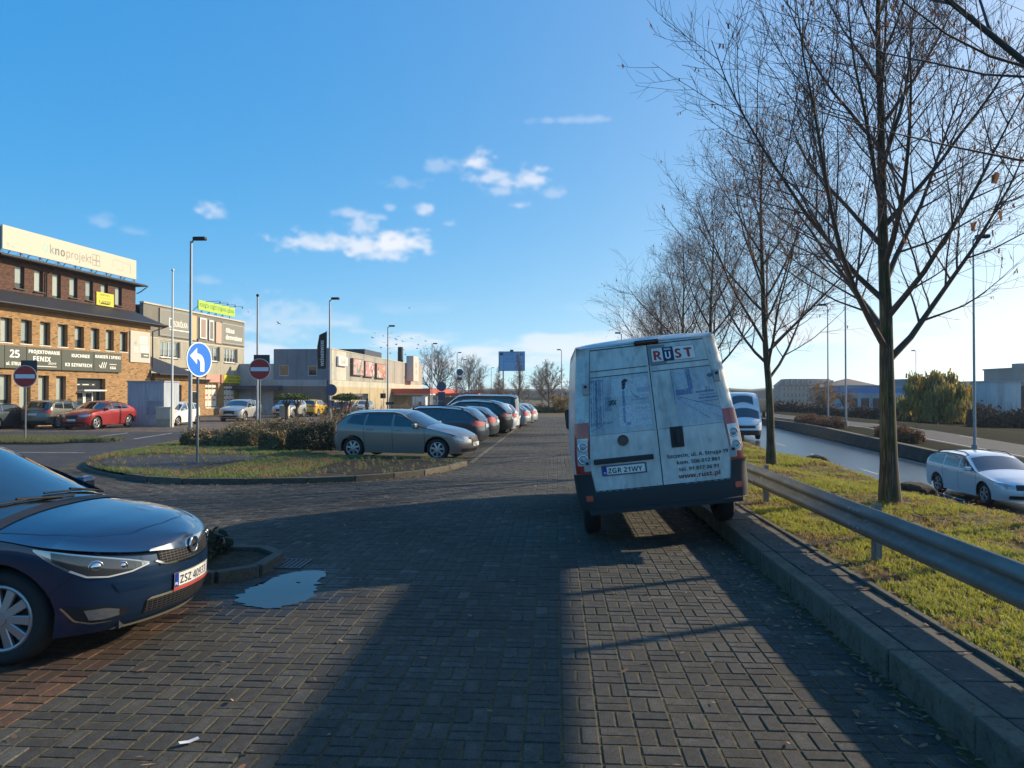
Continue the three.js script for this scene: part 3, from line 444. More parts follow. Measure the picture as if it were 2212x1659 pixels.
const KINDS = {
  hatch: { L: 4.29, w: 0.885, wb: 2.58, fo: 0.88, wr: 0.318, tum: 0.19, br: 0.27,
    prof: [[0, 0.96], [0.12, 1.06], [0.5, 1.32], [0.75, 1.385], [1.3, 1.42], [2.0, 1.42], [2.35, 1.375], [3.12, 1.0], [3.4, 0.95], [3.9, 0.85], [4.15, 0.76], [4.29, 0.66]], belt: [[0, 0.97], [1.2, 0.93], [3.2, 0.88], [4.3, 0.72]],
    fn: [[0.2, -0.09], [0.38, 0], [0.5, 0], [0.66, -0.05], [0.8, -0.12]], rn: [[0.25, 0.07], [0.45, 0], [0.6, 0], [0.95, 0.06], [1.2, 0.1]],
    windows: [{ bottom: [[2.98, 0.94], [2.1, 0.955]], top: [[2.62, 1.12], [2.12, 1.29]] }, { bottom: [[2.03, 0.957], [1.22, 0.975]], top: [[2.05, 1.3], [1.3, 1.31]] }, { bottom: [[1.16, 0.98], [0.62, 1.03]], top: [[1.22, 1.3], [0.78, 1.25]] }],
    strip: [[2.98, 0.925], [0.6, 1.0]], seams: [3.05, 2.08, 1.2], handles: [[2.25, 0.84], [1.38, 0.86]], mirror: [2.78, 0.98],
    head: [[[0.42, 0.56], [0.62, 0.53], [0.9, 0.6]], [[0.42, 0.66], [0.62, 0.69], [0.98, 0.72]]], tail: [[[0.42, 0.76], [0.8, 0.72], [0.98, 0.74]], [[0.42, 0.94], [0.8, 0.97], [0.98, 0.98]]],
    screen: [3.08, 2.42], back: [0.16, 0.56], roof: [0.9, 2.2], grille: [0.3, 0.34, 0.68], intake: [0.68, 0.24, 0.34], plateF: 0.4, plateR: 0.72 },
  estate: { L: 4.7, w: 0.91, wb: 2.71, fo: 0.92, wr: 0.325, tum: 0.19, br: 0.28,
    prof: [[0, 0.98], [0.1, 1.08], [0.42, 1.34], [0.7, 1.42], [1.5, 1.48], [2.4, 1.47], [2.7, 1.43], [3.5, 1.02], [3.8, 0.96], [4.3, 0.86], [4.56, 0.76], [4.7, 0.66]], belt: [[0, 0.99], [1.2, 0.95], [3.5, 0.9], [4.7, 0.72]],
    fn: [[0.2, -0.09], [0.38, 0], [0.5, 0], [0.66, -0.05], [0.8, -0.12]], rn: [[0.25, 0.07], [0.45, 0], [0.6, 0], [0.95, 0.05], [1.2, 0.08]],
    windows: [{ bottom: [[3.36, 0.96], [2.45, 0.975]], top: [[2.98, 1.16], [2.47, 1.34]] }, { bottom: [[2.38, 0.977], [1.5, 0.99]], top: [[2.4, 1.345], [1.55, 1.355]] }, { bottom: [[1.43, 0.995], [0.48, 1.03]], top: [[1.46, 1.35], [0.66, 1.28]] }],
    strip: [[3.36, 0.94], [0.46, 1.01]], seams: [3.42, 2.42, 1.48], handles: [[2.6, 0.86], [1.66, 0.88]], mirror: [3.12, 1.0],
    head: [[[0.44, 0.57], [0.64, 0.54], [0.95, 0.62]], [[0.44, 0.66], [0.64, 0.7], [1.05, 0.75]]], tail: [[[0.36, 0.78], [0.8, 0.75], [1.06, 0.8]], [[0.36, 0.92], [0.8, 0.96], [1.06, 0.95]]],
    screen: [3.46, 2.78], back: [0.14, 0.5], roof: [0.75, 2.6], grille: [0.42, 0.52, 0.68], intake: [0.6, 0.25, 0.36], plateF: 0.42, plateR: 0.72 },
  suv: { L: 4.6, w: 0.93, wb: 2.69, fo: 0.93, wr: 0.36, tum: 0.19, sill: 0.27, bf: 0.28, br: 0.34,
    prof: [[0, 1.1], [0.1, 1.2], [0.45, 1.54], [0.75, 1.63], [1.5, 1.68], [2.3, 1.66], [2.62, 1.6], [3.4, 1.18], [3.7, 1.13], [4.3, 1.02], [4.5, 0.94], [4.6, 0.84]], belt: [[0, 1.12], [1.2, 1.08], [3.4, 1.03], [4.6, 0.9]],
    fn: [[0.25, -0.1], [0.45, 0], [0.7, 0], [0.9, -0.04], [1.0, -0.1]], rn: [[0.3, 0.08], [0.5, 0], [0.75, 0], [1.1, 0.05], [1.4, 0.1]], af: 0.7, nf: 2.6,
    windows: [{ bottom: [[3.26, 1.1], [2.36, 1.115]], top: [[2.88, 1.32], [2.38, 1.52]] }, { bottom: [[2.29, 1.117], [1.44, 1.135]], top: [[2.31, 1.525], [1.52, 1.535]] }, { bottom: [[1.36, 1.14], [0.62, 1.2]], top: [[1.42, 1.53], [0.8, 1.46]] }],
    strip: [[3.26, 1.08], [0.6, 1.17]], seams: [3.32, 2.33, 1.42], handles: [[2.52, 1.0], [1.6, 1.02]], mirror: [3.02, 1.14],
    head: [[[0.48, 0.76], [0.7, 0.74], [0.95, 0.8]], [[0.48, 0.84], [0.7, 0.87], [1.02, 0.9]]], tail: [[[0.3, 0.94], [0.8, 0.9], [1.05, 0.93]], [[0.3, 1.0], [0.8, 1.06], [1.05, 1.06]]],
    screen: [3.36, 2.7], back: [0.14, 0.52], roof: [0.8, 2.45], grille: [0.42, 0.58, 0.82], intake: [0.62, 0.34, 0.46], plateF: 0.5, plateR: 0.78 },
  coupe_suv: { L: 4.7, w: 0.95, wb: 2.86, fo: 0.87, wr: 0.37, tum: 0.2, sill: 0.25, bf: 0.26, br: 0.34,
    prof: [[0, 1.06], [0.25, 1.16], [0.7, 1.36], [1.2, 1.52], [1.8, 1.61], [2.4, 1.6], [2.75, 1.54], [3.5, 1.15], [3.8, 1.1], [4.4, 1.0], [4.6, 0.92], [4.7, 0.82]], belt: [[0, 1.1], [1.2, 1.06], [3.5, 1.0], [4.7, 0.88]],
    fn: [[0.25, -0.1], [0.42, 0], [0.7, 0], [0.9, -0.05], [1.0, -0.1]], rn: [[0.3, 0.08], [0.5, 0], [0.75, 0], [1.1, 0.05]],
    windows: [{ bottom: [[3.36, 1.07], [2.5, 1.085]], top: [[3.0, 1.27], [2.52, 1.46]] }, { bottom: [[2.44, 1.087], [1.66, 1.1]], top: [[2.46, 1.47], [1.75, 1.47]] }, { bottom: [[1.6, 1.1], [0.98, 1.16]], top: [[1.68, 1.46], [1.2, 1.36]] }],
    strip: [[3.36, 1.05], [0.96, 1.13]], seams: [3.4, 2.47, 1.62], handles: [[2.64, 0.98], [1.8, 1.0]], mirror: [3.12, 1.12],
    head: [[[0.42, 0.74], [0.66, 0.72], [0.95, 0.78]], [[0.42, 0.83], [0.66, 0.86], [1.0, 0.87]]], tail: [[[0.3, 0.92], [0.8, 0.9], [1.05, 0.92]], [[0.3, 0.99], [0.8, 1.02], [1.05, 1.02]]],
    screen: [3.46, 2.82], back: [0.3, 0.95], roof: [1.3, 2.5], grille: [0.34, 0.56, 0.8], intake: [0.66, 0.34, 0.46], plateF: 0.5, plateR: 0.6 },
  astra: { L: 4.42, w: 0.907, wb: 2.685, fo: 0.94, wr: 0.335, tum: 0.2, br: 0.28, sill: 0.2, bf: 0.2, soft: 0.06,
    prof: [[0, 0.98], [0.12, 1.08], [0.5, 1.36], [0.8, 1.44], [1.5, 1.5], [2.1, 1.495], [2.42, 1.44], [3.3, 1.02], [3.5, 0.985], [3.8, 0.945], [4.1, 0.895], [4.28, 0.845], [4.42, 0.775]], belt: [[0, 1.0], [1.2, 0.96], [3.2, 0.92], [3.8, 0.87], [4.42, 0.78]],
    fn: [[0.18, -0.13], [0.26, -0.05], [0.38, -0.005], [0.5, 0], [0.62, -0.012], [0.74, -0.04], [0.84, -0.09]], rn: [[0.25, 0.07], [0.45, 0], [0.6, 0], [0.95, 0.06], [1.2, 0.1]], af: 0.8, nf: 2.3, mf: 1.9, crown: 0.075, cw: 0.2,
    windows: [{ bottom: [[3.1, 0.99], [2.2, 1.0]], top: [[2.74, 1.16], [2.22, 1.36]] }, { bottom: [[2.12, 1.0], [1.25, 1.02]], top: [[2.14, 1.37], [1.35, 1.37]] }],
    strip: [[3.1, 0.97], [0.6, 1.05]], seams: [3.12, 2.16, 1.3], handles: [[2.35, 0.9], [1.45, 0.92]], mirror: [2.86, 1.04],
    head: [[[0.46, 0.632], [0.6, 0.6], [0.76, 0.588], [0.9, 0.605], [1.06, 0.69], [1.22, 0.812]], [[0.46, 0.65], [0.6, 0.695], [0.76, 0.735], [0.9, 0.766], [1.06, 0.8], [1.22, 0.826]]], tail: [[[0.4, 0.8], [0.8, 0.78], [1.0, 0.8]], [[0.4, 0.96], [0.8, 0.98], [1.0, 0.98]]],
    screen: [3.3, 2.48], back: [0.16, 0.56], roof: [0.9, 2.2], grille: [0.38, 0.6, 0.72], intake: [0.5, 0.275, 0.37], plateF: 0.405, plateR: 0.7 },
  city: { L: 3.95, w: 0.85, wb: 2.46, fo: 0.8, wr: 0.305, tum: 0.17, br: 0.28,
    prof: [[0, 1.0], [0.1, 1.12], [0.4, 1.42], [0.7, 1.5], [1.3, 1.53], [2.0, 1.51], [2.3, 1.45], [3.05, 1.05], [3.3, 1.0], [3.7, 0.9], [3.86, 0.82], [3.95, 0.72]], belt: [[0, 1.0], [3.0, 0.93], [3.95, 0.78]],
    fn: [[0.2, -0.08], [0.4, 0], [0.55, 0], [0.75, -0.06]], rn: [[0.25, 0.06], [0.45, 0], [0.6, 0], [1.0, 0.05], [1.3, 0.1]],
    windows: [{ bottom: [[2.9, 0.98], [2.0, 1.0]], top: [[2.5, 1.2], [2.02, 1.4]] }, { bottom: [[1.93, 1.0], [1.1, 1.02]], top: [[1.95, 1.4], [1.15, 1.41]] }, { bottom: [[1.04, 1.02], [0.55, 1.06]], top: [[1.08, 1.4], [0.68, 1.34]] }],
    strip: [[2.9, 0.96], [0.5, 1.03]], seams: [2.98, 1.97, 1.1], handles: [[2.15, 0.9], [1.3, 0.92]], mirror: [2.7, 1.02],
    head: [[[0.4, 0.62], [0.6, 0.6], [0.85, 0.68]], [[0.4, 0.72], [0.6, 0.76], [0.92, 0.8]]], tail: [[[0.5, 0.8], [0.75, 0.78], [0.92, 0.8]], [[0.5, 1.0], [0.75, 1.02], [0.92, 1.02]]],
    screen: [3.0, 2.36], back: [0.12, 0.46], roof: [0.8, 2.1], grille: [0.4, 0.56, 0.66], intake: [0.55, 0.26, 0.38], plateF: 0.42, plateR: 0.72 },
  minibus: { L: 4.9, w: 0.95, wb: 3.0, fo: 0.9, wr: 0.33, tum: 0.13, br: 0.3, ar: 0.25, nr: 4, soft: 0.06,
    prof: [[0, 1.84], [0.12, 1.9], [0.4, 1.94], [3.0, 1.96], [3.4, 1.9], [4.2, 1.25], [4.45, 1.14], [4.8, 0.98], [4.9, 0.85]], belt: [[0, 1.06], [4.1, 1.04], [4.9, 0.86]],
    fn: [[0.2, -0.08], [0.4, 0], [0.6, 0], [0.85, -0.06]], rn: [[0.25, 0.05], [0.45, 0], [0.9, 0], [1.85, 0.12]],
    windows: [{ bottom: [[3.95, 1.14], [3.1, 1.16]], top: [[3.5, 1.6], [3.12, 1.72]] }, { bottom: [[3.0, 1.16], [1.8, 1.17]], top: [[3.0, 1.73], [1.8, 1.74]] }, { bottom: [[1.7, 1.17], [0.4, 1.18]], top: [[1.7, 1.74], [0.4, 1.72]] }],
    strip: [[3.9, 1.1], [0.4, 1.14]], seams: [4.05, 3.05, 1.75], handles: [[3.2, 1.02], [1.9, 1.02]], mirror: [3.75, 1.2],
    head: [[[0.5, 0.72], [0.7, 0.7], [0.95, 0.78]], [[0.5, 0.84], [0.7, 0.88], [1.0, 0.92]]], tail: [[[0.8, 0.8], [0.9, 0.8], [1.0, 0.8]], [[0.8, 1.25], [0.9, 1.25], [1.0, 1.25]]],
    screen: [4.18, 3.48], back: [0.02, 0.06], roof: [0.5, 3], grille: [0.45, 0.68, 0.8], intake: [0.6, 0.28, 0.42], plateF: 0.46, plateR: 0.7 },
};
const blueGrey = paintM(0.045, 0.06, 0.085, 0.5, 0.36), silver = paintM(0.42, 0.43, 0.44, 0.55, 0.36), white = paintM(0.72, 0.72, 0.7, 0, 0.4), blackP = paintM(0.012, 0.013, 0.015, 0.2, 0.35), greyGreen = paintM(0.16, 0.17, 0.15, 0.5, 0.38), pearl = paintM(0.42, 0.42, 0.4, 0.4, 0.4), redP = paintM(0.3, 0.018, 0.02, 0.35, 0.36), taupe = paintM(0.23, 0.22, 0.205, 0.5, 0.36), yellowP = paintM(0.62, 0.38, 0.03, 0, 0.4);

// the dark blue hatchback at the side of the lane, front end in view
{
  const navy = paintM(0.01, 0.035, 0.086, 0.45, 0.28);
  const tex = plateTex('ZSZ 40933'); const pm = new THREE.MeshStandardMaterial({ map: tex, roughness: 0.35, side: THREE.DoubleSide });
  const g = car('hatchback', 'dark blue metallic hatchback nosing out beside the puddle, chrome winged grille', 'car', 'astra', navy, [-5.1, 5.7], 0, { spokes: 10, rimK: 0.7, plateF: pm });
  const C = g.C, F = C.front;
  const meshM = new THREE.MeshPhysicalMaterial({ color: rgb(0.045, 0.045, 0.048), roughness: 0.5, specularIntensity: 0.6, side: THREE.DoubleSide }), holeM = new THREE.MeshPhysicalMaterial({ color: rgb(0.016, 0.016, 0.017), roughness: 0.9, specularIntensity: 0.2, side: THREE.DoubleSide });
  for (const c of g.children) if (c.name === 'grille' || c.name === 'lower_intake') c.material = holeM;
  const bars = []; for (let k = 0; k < 5; k++) { const y = 0.606 + k * 0.019; bars.push(patch(F, [[-0.37, y], [0, y - 0.008], [0.37, y]], [[-0.37, y + 0.006], [0, y - 0.002], [0.37, y + 0.006]], 0.009, 16, 1)); } for (let k = -9; k <= 9; k++) bars.push(patch(F, [[k * 0.038, 0.6], [k * 0.038 + 0.006, 0.6]], [[k * 0.038, 0.7], [k * 0.038 + 0.006, 0.7]], 0.0085, 1, 3));
  part(g, 'grille_mesh', merge(bars), meshM);
  const b2 = []; for (let k = 0; k < 5; k++) { const y = 0.283 + k * 0.019; b2.push(patch(F, [[-0.49, y], [0.49, y]], [[-0.49, y + 0.007], [0.49, y + 0.007]], 0.009, 18, 1)); } for (let k = -11; k <= 11; k++) b2.push(patch(F, [[k * 0.043 - 0.01, 0.275], [k * 0.043 - 0.003, 0.275]], [[k * 0.043 + 0.012, 0.37], [k * 0.043 + 0.019, 0.37]], 0.0085, 1, 3));
  part(g, 'lower_grille_mesh', merge(b2), meshM);
  part(g, 'lower_grille_bar', patch(F, [[-0.5, 0.372], [0, 0.378], [0.5, 0.372]], [[-0.46, 0.39], [0, 0.396], [0.46, 0.39]], 0.01, 16, 2), M(0.2, 0.19, 0.14, 0.4));
  part(g, 'grille_surround', patch(F, [[-0.42, 0.64], [-0.33, 0.598], [0, 0.578], [0.33, 0.598], [0.42, 0.64]], [[-0.4, 0.648], [-0.32, 0.61], [0, 0.592], [0.32, 0.61], [0.4, 0.648]], 0.012, 24, 2), chromeM);
  part(g, 'chrome_bar', patch(F, [[-0.45, 0.72], [-0.2, 0.692], [0, 0.676], [0.2, 0.692], [0.45, 0.72]], [[-0.44, 0.732], [-0.2, 0.742], [0, 0.745], [0.2, 0.742], [0.44, 0.732]], 0.016, 24, 3), chromeM);
  { const c = F(0, 0.69); const em = pgroup(g, 'emblem', c.x + 0.026, c.y, c.z); part(em, 'backing', new THREE.CircleGeometry(0.055, 28).rotateY(Math.PI / 2).translate(-0.004, 0, 0), plasticM); part(em, 'ring', new THREE.TorusGeometry(0.06, 0.008, 8, 36).rotateY(Math.PI / 2), chromeM); const s = new THREE.Shape(); s.moveTo(-0.064, -0.007); s.lineTo(0.004, -0.007); s.lineTo(-0.014, -0.019); s.lineTo(0.064, 0.007); s.lineTo(-0.004, 0.007); s.lineTo(0.014, 0.019); s.closePath(); part(em, 'bolt', new THREE.ExtrudeGeometry(s, { depth: 0.008, bevelEnabled: false }).rotateY(Math.PI / 2), chromeM); }
  const smokeM = new THREE.MeshPhysicalMaterial({ color: rgb(0.07, 0.073, 0.078), roughness: 0.08, metalness: 0.4, clearcoat: 1, clearcoatRoughness: 0.03, side: THREE.DoubleSide });
  for (const s of [1, -1]) {
    const S = C.side(s);
    part(g, 'headlight_bezel', patch(S, [[0.52, 0.63], [0.6, 0.614], [0.76, 0.604], [0.9, 0.622], [1.1, 0.735]], [[0.52, 0.66], [0.6, 0.685], [0.76, 0.724], [0.9, 0.755], [1.1, 0.798]], 0.0065, 16, 3), smokeM);
    part(g, 'headlight_strip', patch(S, [[0.47, 0.634], [0.6, 0.603], [0.76, 0.591], [0.9, 0.608], [1.0, 0.66]], [[0.47, 0.64], [0.6, 0.613], [0.76, 0.601], [0.89, 0.618], [0.985, 0.67]], 0.009, 16, 1), M(0.75, 0.75, 0.75, 0.2, 0.3));
    for (const [q, y, r] of [[0.66, 0.652, 0.034], [0.83, 0.67, 0.045]]) { const c = S(q, y), e = S(q + 0.01, y).sub(S(q - 0.01, y)), u = S(q, y + 0.01).sub(S(q, y - 0.01)); const n = e.cross(u).normalize(); if (n.x < 0) n.negate(); const m = part(g, 'headlight_projector', merge([new THREE.SphereGeometry(r * 0.8, 20, 12, 0, 6.3, 0, 1.2).rotateX(Math.PI / 2).scale(1, 1, 0.35), new THREE.TorusGeometry(r, 0.007, 6, 24), new THREE.TorusGeometry(r * 0.85, 0.004, 6, 24)]), chromeM); m.position.copy(c).addScaledVector(n, -0.002); m.lookAt(m.position.clone().add(n)); }
    part(g, 'fog_lamp_recess', patch(S, [[0.62, 0.3], [0.8, 0.278], [1.0, 0.305]], [[0.63, 0.345], [0.8, 0.395], [1.05, 0.415]], 0.003, 12, 3), M(0.015, 0.017, 0.02, 0.5));
    part(g, 'fog_lamp', patch(S, [[0.68, 0.308], [0.78, 0.296], [0.88, 0.305]], [[0.69, 0.355], [0.78, 0.378], [0.92, 0.38]], 0.0065, 10, 3), lampM);
    part(g, 'fog_lamp_trim', patch(S, [[0.72, 0.272], [0.86, 0.275], [0.98, 0.31], [1.07, 0.41]], [[0.72, 0.279], [0.855, 0.284], [0.97, 0.318], [1.055, 0.415]], 0.008, 14, 1), chromeM);
    part(g, 'bonnet_seam', patch(C.top, [[4.24, 0], [4.2, s * 0.4], [4.02, s * 0.66]], [[4.246, 0], [4.206, s * 0.4], [4.028, s * 0.66]], 0.0015, 20, 1), blackM);
    part(g, 'bonnet_edge_seam', patch(C.top, [[4.02, s * 0.66], [3.7, s * 0.83], [3.3, s * 0.93]], [[4.02, s * 0.667], [3.7, s * 0.837], [3.3, s * 0.937]], 0.0015, 20, 1), blackM);
    part(g, 'bumper_seam', patch(S, [[0.98, 0.625], [1.14, 0.5]], [[0.988, 0.63], [1.146, 0.505]], 0.002, 8, 1), blackM);
    part(g, 'washer_cover', patch(S, [[0.5, 0.48], [0.7, 0.475]], [[0.52, 0.53], [0.74, 0.545]], 0.006, 6, 2), navy);
  }
  for (const [t0, t1] of [[-0.1, 0.78], [-0.72, 0.05]]) { const wp = new Tubes(), a = []; for (let k = 0; k <= 6; k++) { const t = lerp(t0, t1, k / 6), p = C.top(lerp(3.27, 3.2, k / 6) - 0.18 * t * t, t); p.y += 0.022; a.push(p); } wp.tube(a, a.map(() => 0.009), 6); const b = []; for (let k = 0; k <= 4; k++) { const t = lerp(t0 - 0.05, lerp(t0, t1, 0.55), k / 4), p = C.top(lerp(3.33, 3.22, k / 4) - 0.18 * t * t, t); p.y += 0.03; b.push(p); } wp.tube(b, b.map(() => 0.012), 6); part(g, 'wiper', wp.geo(), blackM); }
  part(g, 'cowl', patch(C.top, [[3.4, -0.85], [3.4, 0.85]], [[3.3, -0.93], [3.3, 0.93]], 0.006, 14, 2), plasticM);
  part(g, 'front_lip', patch(F, [[-0.7, 0.205], [0, 0.2], [0.7, 0.205]], [[-0.68, 0.222], [0, 0.232], [0.68, 0.222]], 0.012, 24, 2), M(0.32, 0.29, 0.2, 0.5));
  part(g, 'plate_holder', rect(F, -0.265, 0.265, 0.384, 0.405, 0.017, 6, 1), M(0.55, 0.06, 0.05, 0.5));
}

// the white panel van, seen from behind, its offside wheels up on the kerb
{
  const dirtT = noiseTex(1024, (u, v, i, j) => { const a = fbm(u * 5, v * 3, 5, 1) , s = fbm(u * 70 + 3, v * 5, 4, 0), f = fbm(u * 60, v * 60, 2, 60); const spots = sstep(0.62, 0.74, fbm(u * 26 + 8, v * 18 + 2, 4, 0)) * 0.09, streak = sstep(0.5, 0.75, s) * 0.06; const lowD = 0.1 * sstep(0.4, 0.7, fbm(u * 9 + 3, v * 9, 4, 0)); const k = 1 - spots - streak * 0.5 - lowD - 0.1 * (f - 0.5); return [238 * k, 236 * k, 230 * (k - 0.01)]; });
  const vm = new THREE.MeshPhysicalMaterial({ color: rgb(0.74, 0.755, 0.77), map: rep(dirtT, 0.33, 0.4), roughness: 0.42, clearcoat: 0.4, clearcoatRoughness: 0.15, side: THREE.DoubleSide });
  const P = { L: 5.41, w: 1.025, wb: 3.45, fo: 0.95, wr: 0.345, ra: 0.41, tum: 0.155, sill: 0.42, bf: 0.3, br: 0.5, ar: 0.22, nr: 3.6, mr: 2.6, af: 0.9, nf: 2.4, crown: 0.035, cw: 0.05, soft: 0.04,
    prof: [[0, 2.45], [0.12, 2.49], [0.4, 2.51], [3.6, 2.51], [4.0, 2.45], [4.35, 2.16], [4.9, 1.42], [5.1, 1.24], [5.41, 1.0]], belt: [[0, 1.25], [4.2, 1.25], [5.41, 1.0]], fn: [[0.3, -0.08], [0.55, 0], [0.7, 0], [1.0, -0.06]], rn: [[0.4, 0.0], [0.6, 0.0], [0.7, 0.02], [1.3, 0.02], [2.45, 0.14]] };
  const C = carShape(P); const g = T('panel_van', 'dirty white high-roof panel van tilted with two wheels on the kerb', 'van', [1.364, 0.105, -11.6], Math.PI / 2);
  g.rotation.order = 'ZYX'; g.rotation.z = 6.2 * DEG;
  part(g, 'body', C.body(), vm);
  part(g, 'underbody', merge([box(5.0, 0.2, 1.3, 0, 0.52, 0), box(0.09, 0.09, 1.6, C.xr - P.L / 2, 0.33, 0), box(2.6, 0.3, 1.9, -0.1, 0.56, 0)]), plasticM);
  addWheels(g, C, 7, M(0.2, 0.2, 0.21, 0.5, 0.4), 0.6, 0.22);
  const Rr = C.rear;   // q: right of the middle is +, as seen from behind
  const rz = (a0, a1, b0, b1, off, ns = 10, nt = 4) => rect(Rr, a0, a1, b0, b1, off, ns, nt);
  // two rear doors, proud of the body frame, with a gap between
  for (const [s, a0, a1] of [[-1, -0.845, -0.006], [1, 0.006, 0.845]]) {
    const d = part(g, 'rear_door', patch(Rr, [[a0, 0.685], [a1, 0.685]], [[a0 * (s < 0 ? 0.965 : 1), 2.385], [a1 * (s > 0 ? 0.965 : 1), 2.385]], 0.016, 14, 24), vm);
    part(d, 'door_edge', merge([patch(Rr, [[a0 - 0.008, 0.67], [a1 + 0.008, 0.67]], [[a0 * 0.97 - 0.006, 2.4], [a1 * 0.97 + 0.006, 2.4]], 0.003, 10, 20)]), blackM);
    for (const y of [2.05, 2.125]) part(d, 'panel_crease', rz(a0 + 0.02, a1 - 0.02, y, y + 0.012, 0.0185, 10, 1), M(0.12, 0.12, 0.125, 0.7));
    part(d, 'panel_groove', patch(Rr, [[a0 + 0.02, 1.355], [a1 - 0.02, 1.355]], [[a0 + 0.02, 1.361], [a1 - 0.02, 1.361]], 0.018, 8, 1), M(0.2, 0.2, 0.2, 0.8));
    for (const y of [1.0, 1.93]) { const h = part(d, 'hinge', rbox(0.03, 0.15, 0.085, 0.015), M(0.4, 0.4, 0.39, 0.6)); const c = Rr(s * 0.885, y); h.position.set(c.x - 0.02, c.y, c.z); const kn = part(d, 'hinge_bolt', new THREE.CylinderGeometry(0.018, 0.018, 0.03, 10).rotateZ(Math.PI / 2), blackM); kn.position.set(c.x - 0.035, c.y + 0.03, c.z); }
  }
  // faded print on both doors
  const print = (w, h, draw) => new THREE.MeshStandardMaterial({ map: canvasTex(w, h, draw), transparent: true, roughness: 0.5, side: THREE.DoubleSide });
  const r = rngOf(77);
  const wear = (x, w, h, n) => { x.globalCompositeOperation = 'destination-out'; for (let k = 0; k < n; k++) { x.globalAlpha = 0.2 + 0.5 * r(); const s = 1.5 + 9 * r() * r(); x.beginPath(); x.ellipse(r() * w, r() * h, s, s * (0.4 + 2.5 * r()), (r() - 0.5) * 0.4, 0, 7); x.fill(); } x.globalCompositeOperation = 'source-over'; x.globalAlpha = 1; };
  part(g, 'printed_graphic', rz(-0.82, -0.03, 1.37, 2.045, 0.0215, 10, 6), print(820, 700, (x, w, h) => {
    x.fillStyle = 'rgba(168,190,214,0.22)'; x.fillRect(0, 0, w, h);
    x.fillStyle = 'rgba(60,100,150,0.54)'; for (const [a, b] of [[8, 14], [46, 8], [70, 26], [118, 7], [136, 12], [176, 6]]) x.fillRect(a, 10 + b, b, h * 0.82);
    x.fillStyle = 'rgba(90,125,165,0.36)'; x.fillRect(0, 20, 190, 30); x.fillRect(0, 560, 300, 22); x.fillRect(200, 250, 90, 180);
    x.fillStyle = 'rgba(235,240,244,0.54)'; x.fillRect(300, 40, 500, 220); x.fillRect(380, 380, 420, 260);
    x.fillStyle = 'rgba(120,155,190,0.43)'; x.fillRect(560, 300, 230, 26); x.fillRect(640, 170, 160, 60); x.fillRect(600, 420, 200, 14); x.fillRect(600, 560, 190, 10);
    x.strokeStyle = 'rgba(40,75,120,0.58)'; x.lineWidth = 8; x.beginPath(); x.moveTo(0, 668); x.lineTo(170, 590); x.moveTo(0, 600); x.lineTo(140, 570); x.moveTo(95, 60); x.lineTo(95, 560); x.stroke();
    x.fillStyle = 'rgba(22,58,66,0.9)'; for (let k = 0; k < 40; k++) { x.beginPath(); x.ellipse(260 + r() * 90, 300 + r() * 60, 14, 7, r() * 3, 0, 7); x.fill(); }
    // plain figure in the kitchen print
    x.fillStyle = 'rgba(214,216,220,0.95)'; x.beginPath(); x.ellipse(508, 112, 28, 40, 0.1, 0, 7); x.fill(); x.fillStyle = 'rgba(210,216,224,0.61)'; x.beginPath(); x.moveTo(470, 170); x.quadraticCurveTo(520, 140, 560, 180); x.lineTo(552, 400); x.lineTo(470, 560); x.lineTo(440, 560); x.closePath(); x.fill();
    x.fillStyle = 'rgba(84,120,160,0.61)'; x.fillRect(440, 190, 34, 200); x.fillRect(436, 400, 30, 190); x.fillRect(468, 590, 60, 34);
    x.fillStyle = 'rgba(16,24,40,0.96)'; x.beginPath(); x.ellipse(486, 84, 46, 40, -0.3, 0, 7); x.fill(); x.beginPath(); x.ellipse(464, 130, 24, 48, 0.15, 0, 7); x.fill();
    x.fillStyle = 'rgba(214,216,220,0.95)'; x.beginPath(); x.ellipse(512, 114, 22, 34, 0.1, 0, 7); x.fill();
    x.strokeStyle = 'rgba(70,105,150,0.50)'; x.lineWidth = 14; x.beginPath(); x.moveTo(560, 200); x.quadraticCurveTo(600, 300, 680, 290); x.stroke();
    wear(x, w, h, 2600);
  }), 'faded blue kitchen print with a dark-haired figure');
  part(g, 'printed_graphic', rz(0.27, 0.84, 1.37, 2.045, 0.0215, 10, 6), print(600, 700, (x, w, h) => {
    x.fillStyle = 'rgba(160,184,210,0.22)'; x.fillRect(0, 0, w, h);
    x.fillStyle = 'rgba(70,110,165,0.54)'; x.fillRect(210, 0, 66, 250); x.fillRect(30, 250, 230, 70); x.fillRect(300, 290, 260, 26); x.fillRect(320, 372, 270, 22); x.fillRect(270, 420, 320, 12); x.fillRect(0, 10, 12, 420);
    x.fillStyle = 'rgba(40,70,110,0.61)'; x.fillRect(330, 340, 250, 9); x.fillRect(450, 240, 16, 60); x.fillRect(490, 250, 12, 50); x.beginPath(); x.ellipse(545, 110, 42, 26, 0, 0, 7); x.fill();
    x.fillStyle = 'rgba(200,214,228,0.58)'; x.fillRect(60, 20, 120, 200); x.fillRect(380, 90, 80, 150); x.beginPath(); x.moveTo(0, 400); x.lineTo(600, 640); x.lineTo(600, 560); x.lineTo(120, 360); x.fill();
    x.strokeStyle = 'rgba(60,100,150,0.50)'; x.lineWidth = 9; x.beginPath(); x.moveTo(30, 330); x.lineTo(590, 520); x.moveTo(30, 350); x.lineTo(420, 640); x.stroke();
    wear(x, w, h, 2200);
  }), 'faded blue print of kitchen units');
  part(g, 'sign_panel', rz(0.005, 0.25, 2.135, 2.37, 0.019, 6, 3), M(0.24, 0.25, 0.26, 0.7), 'worn grey patch beside the red lettering');
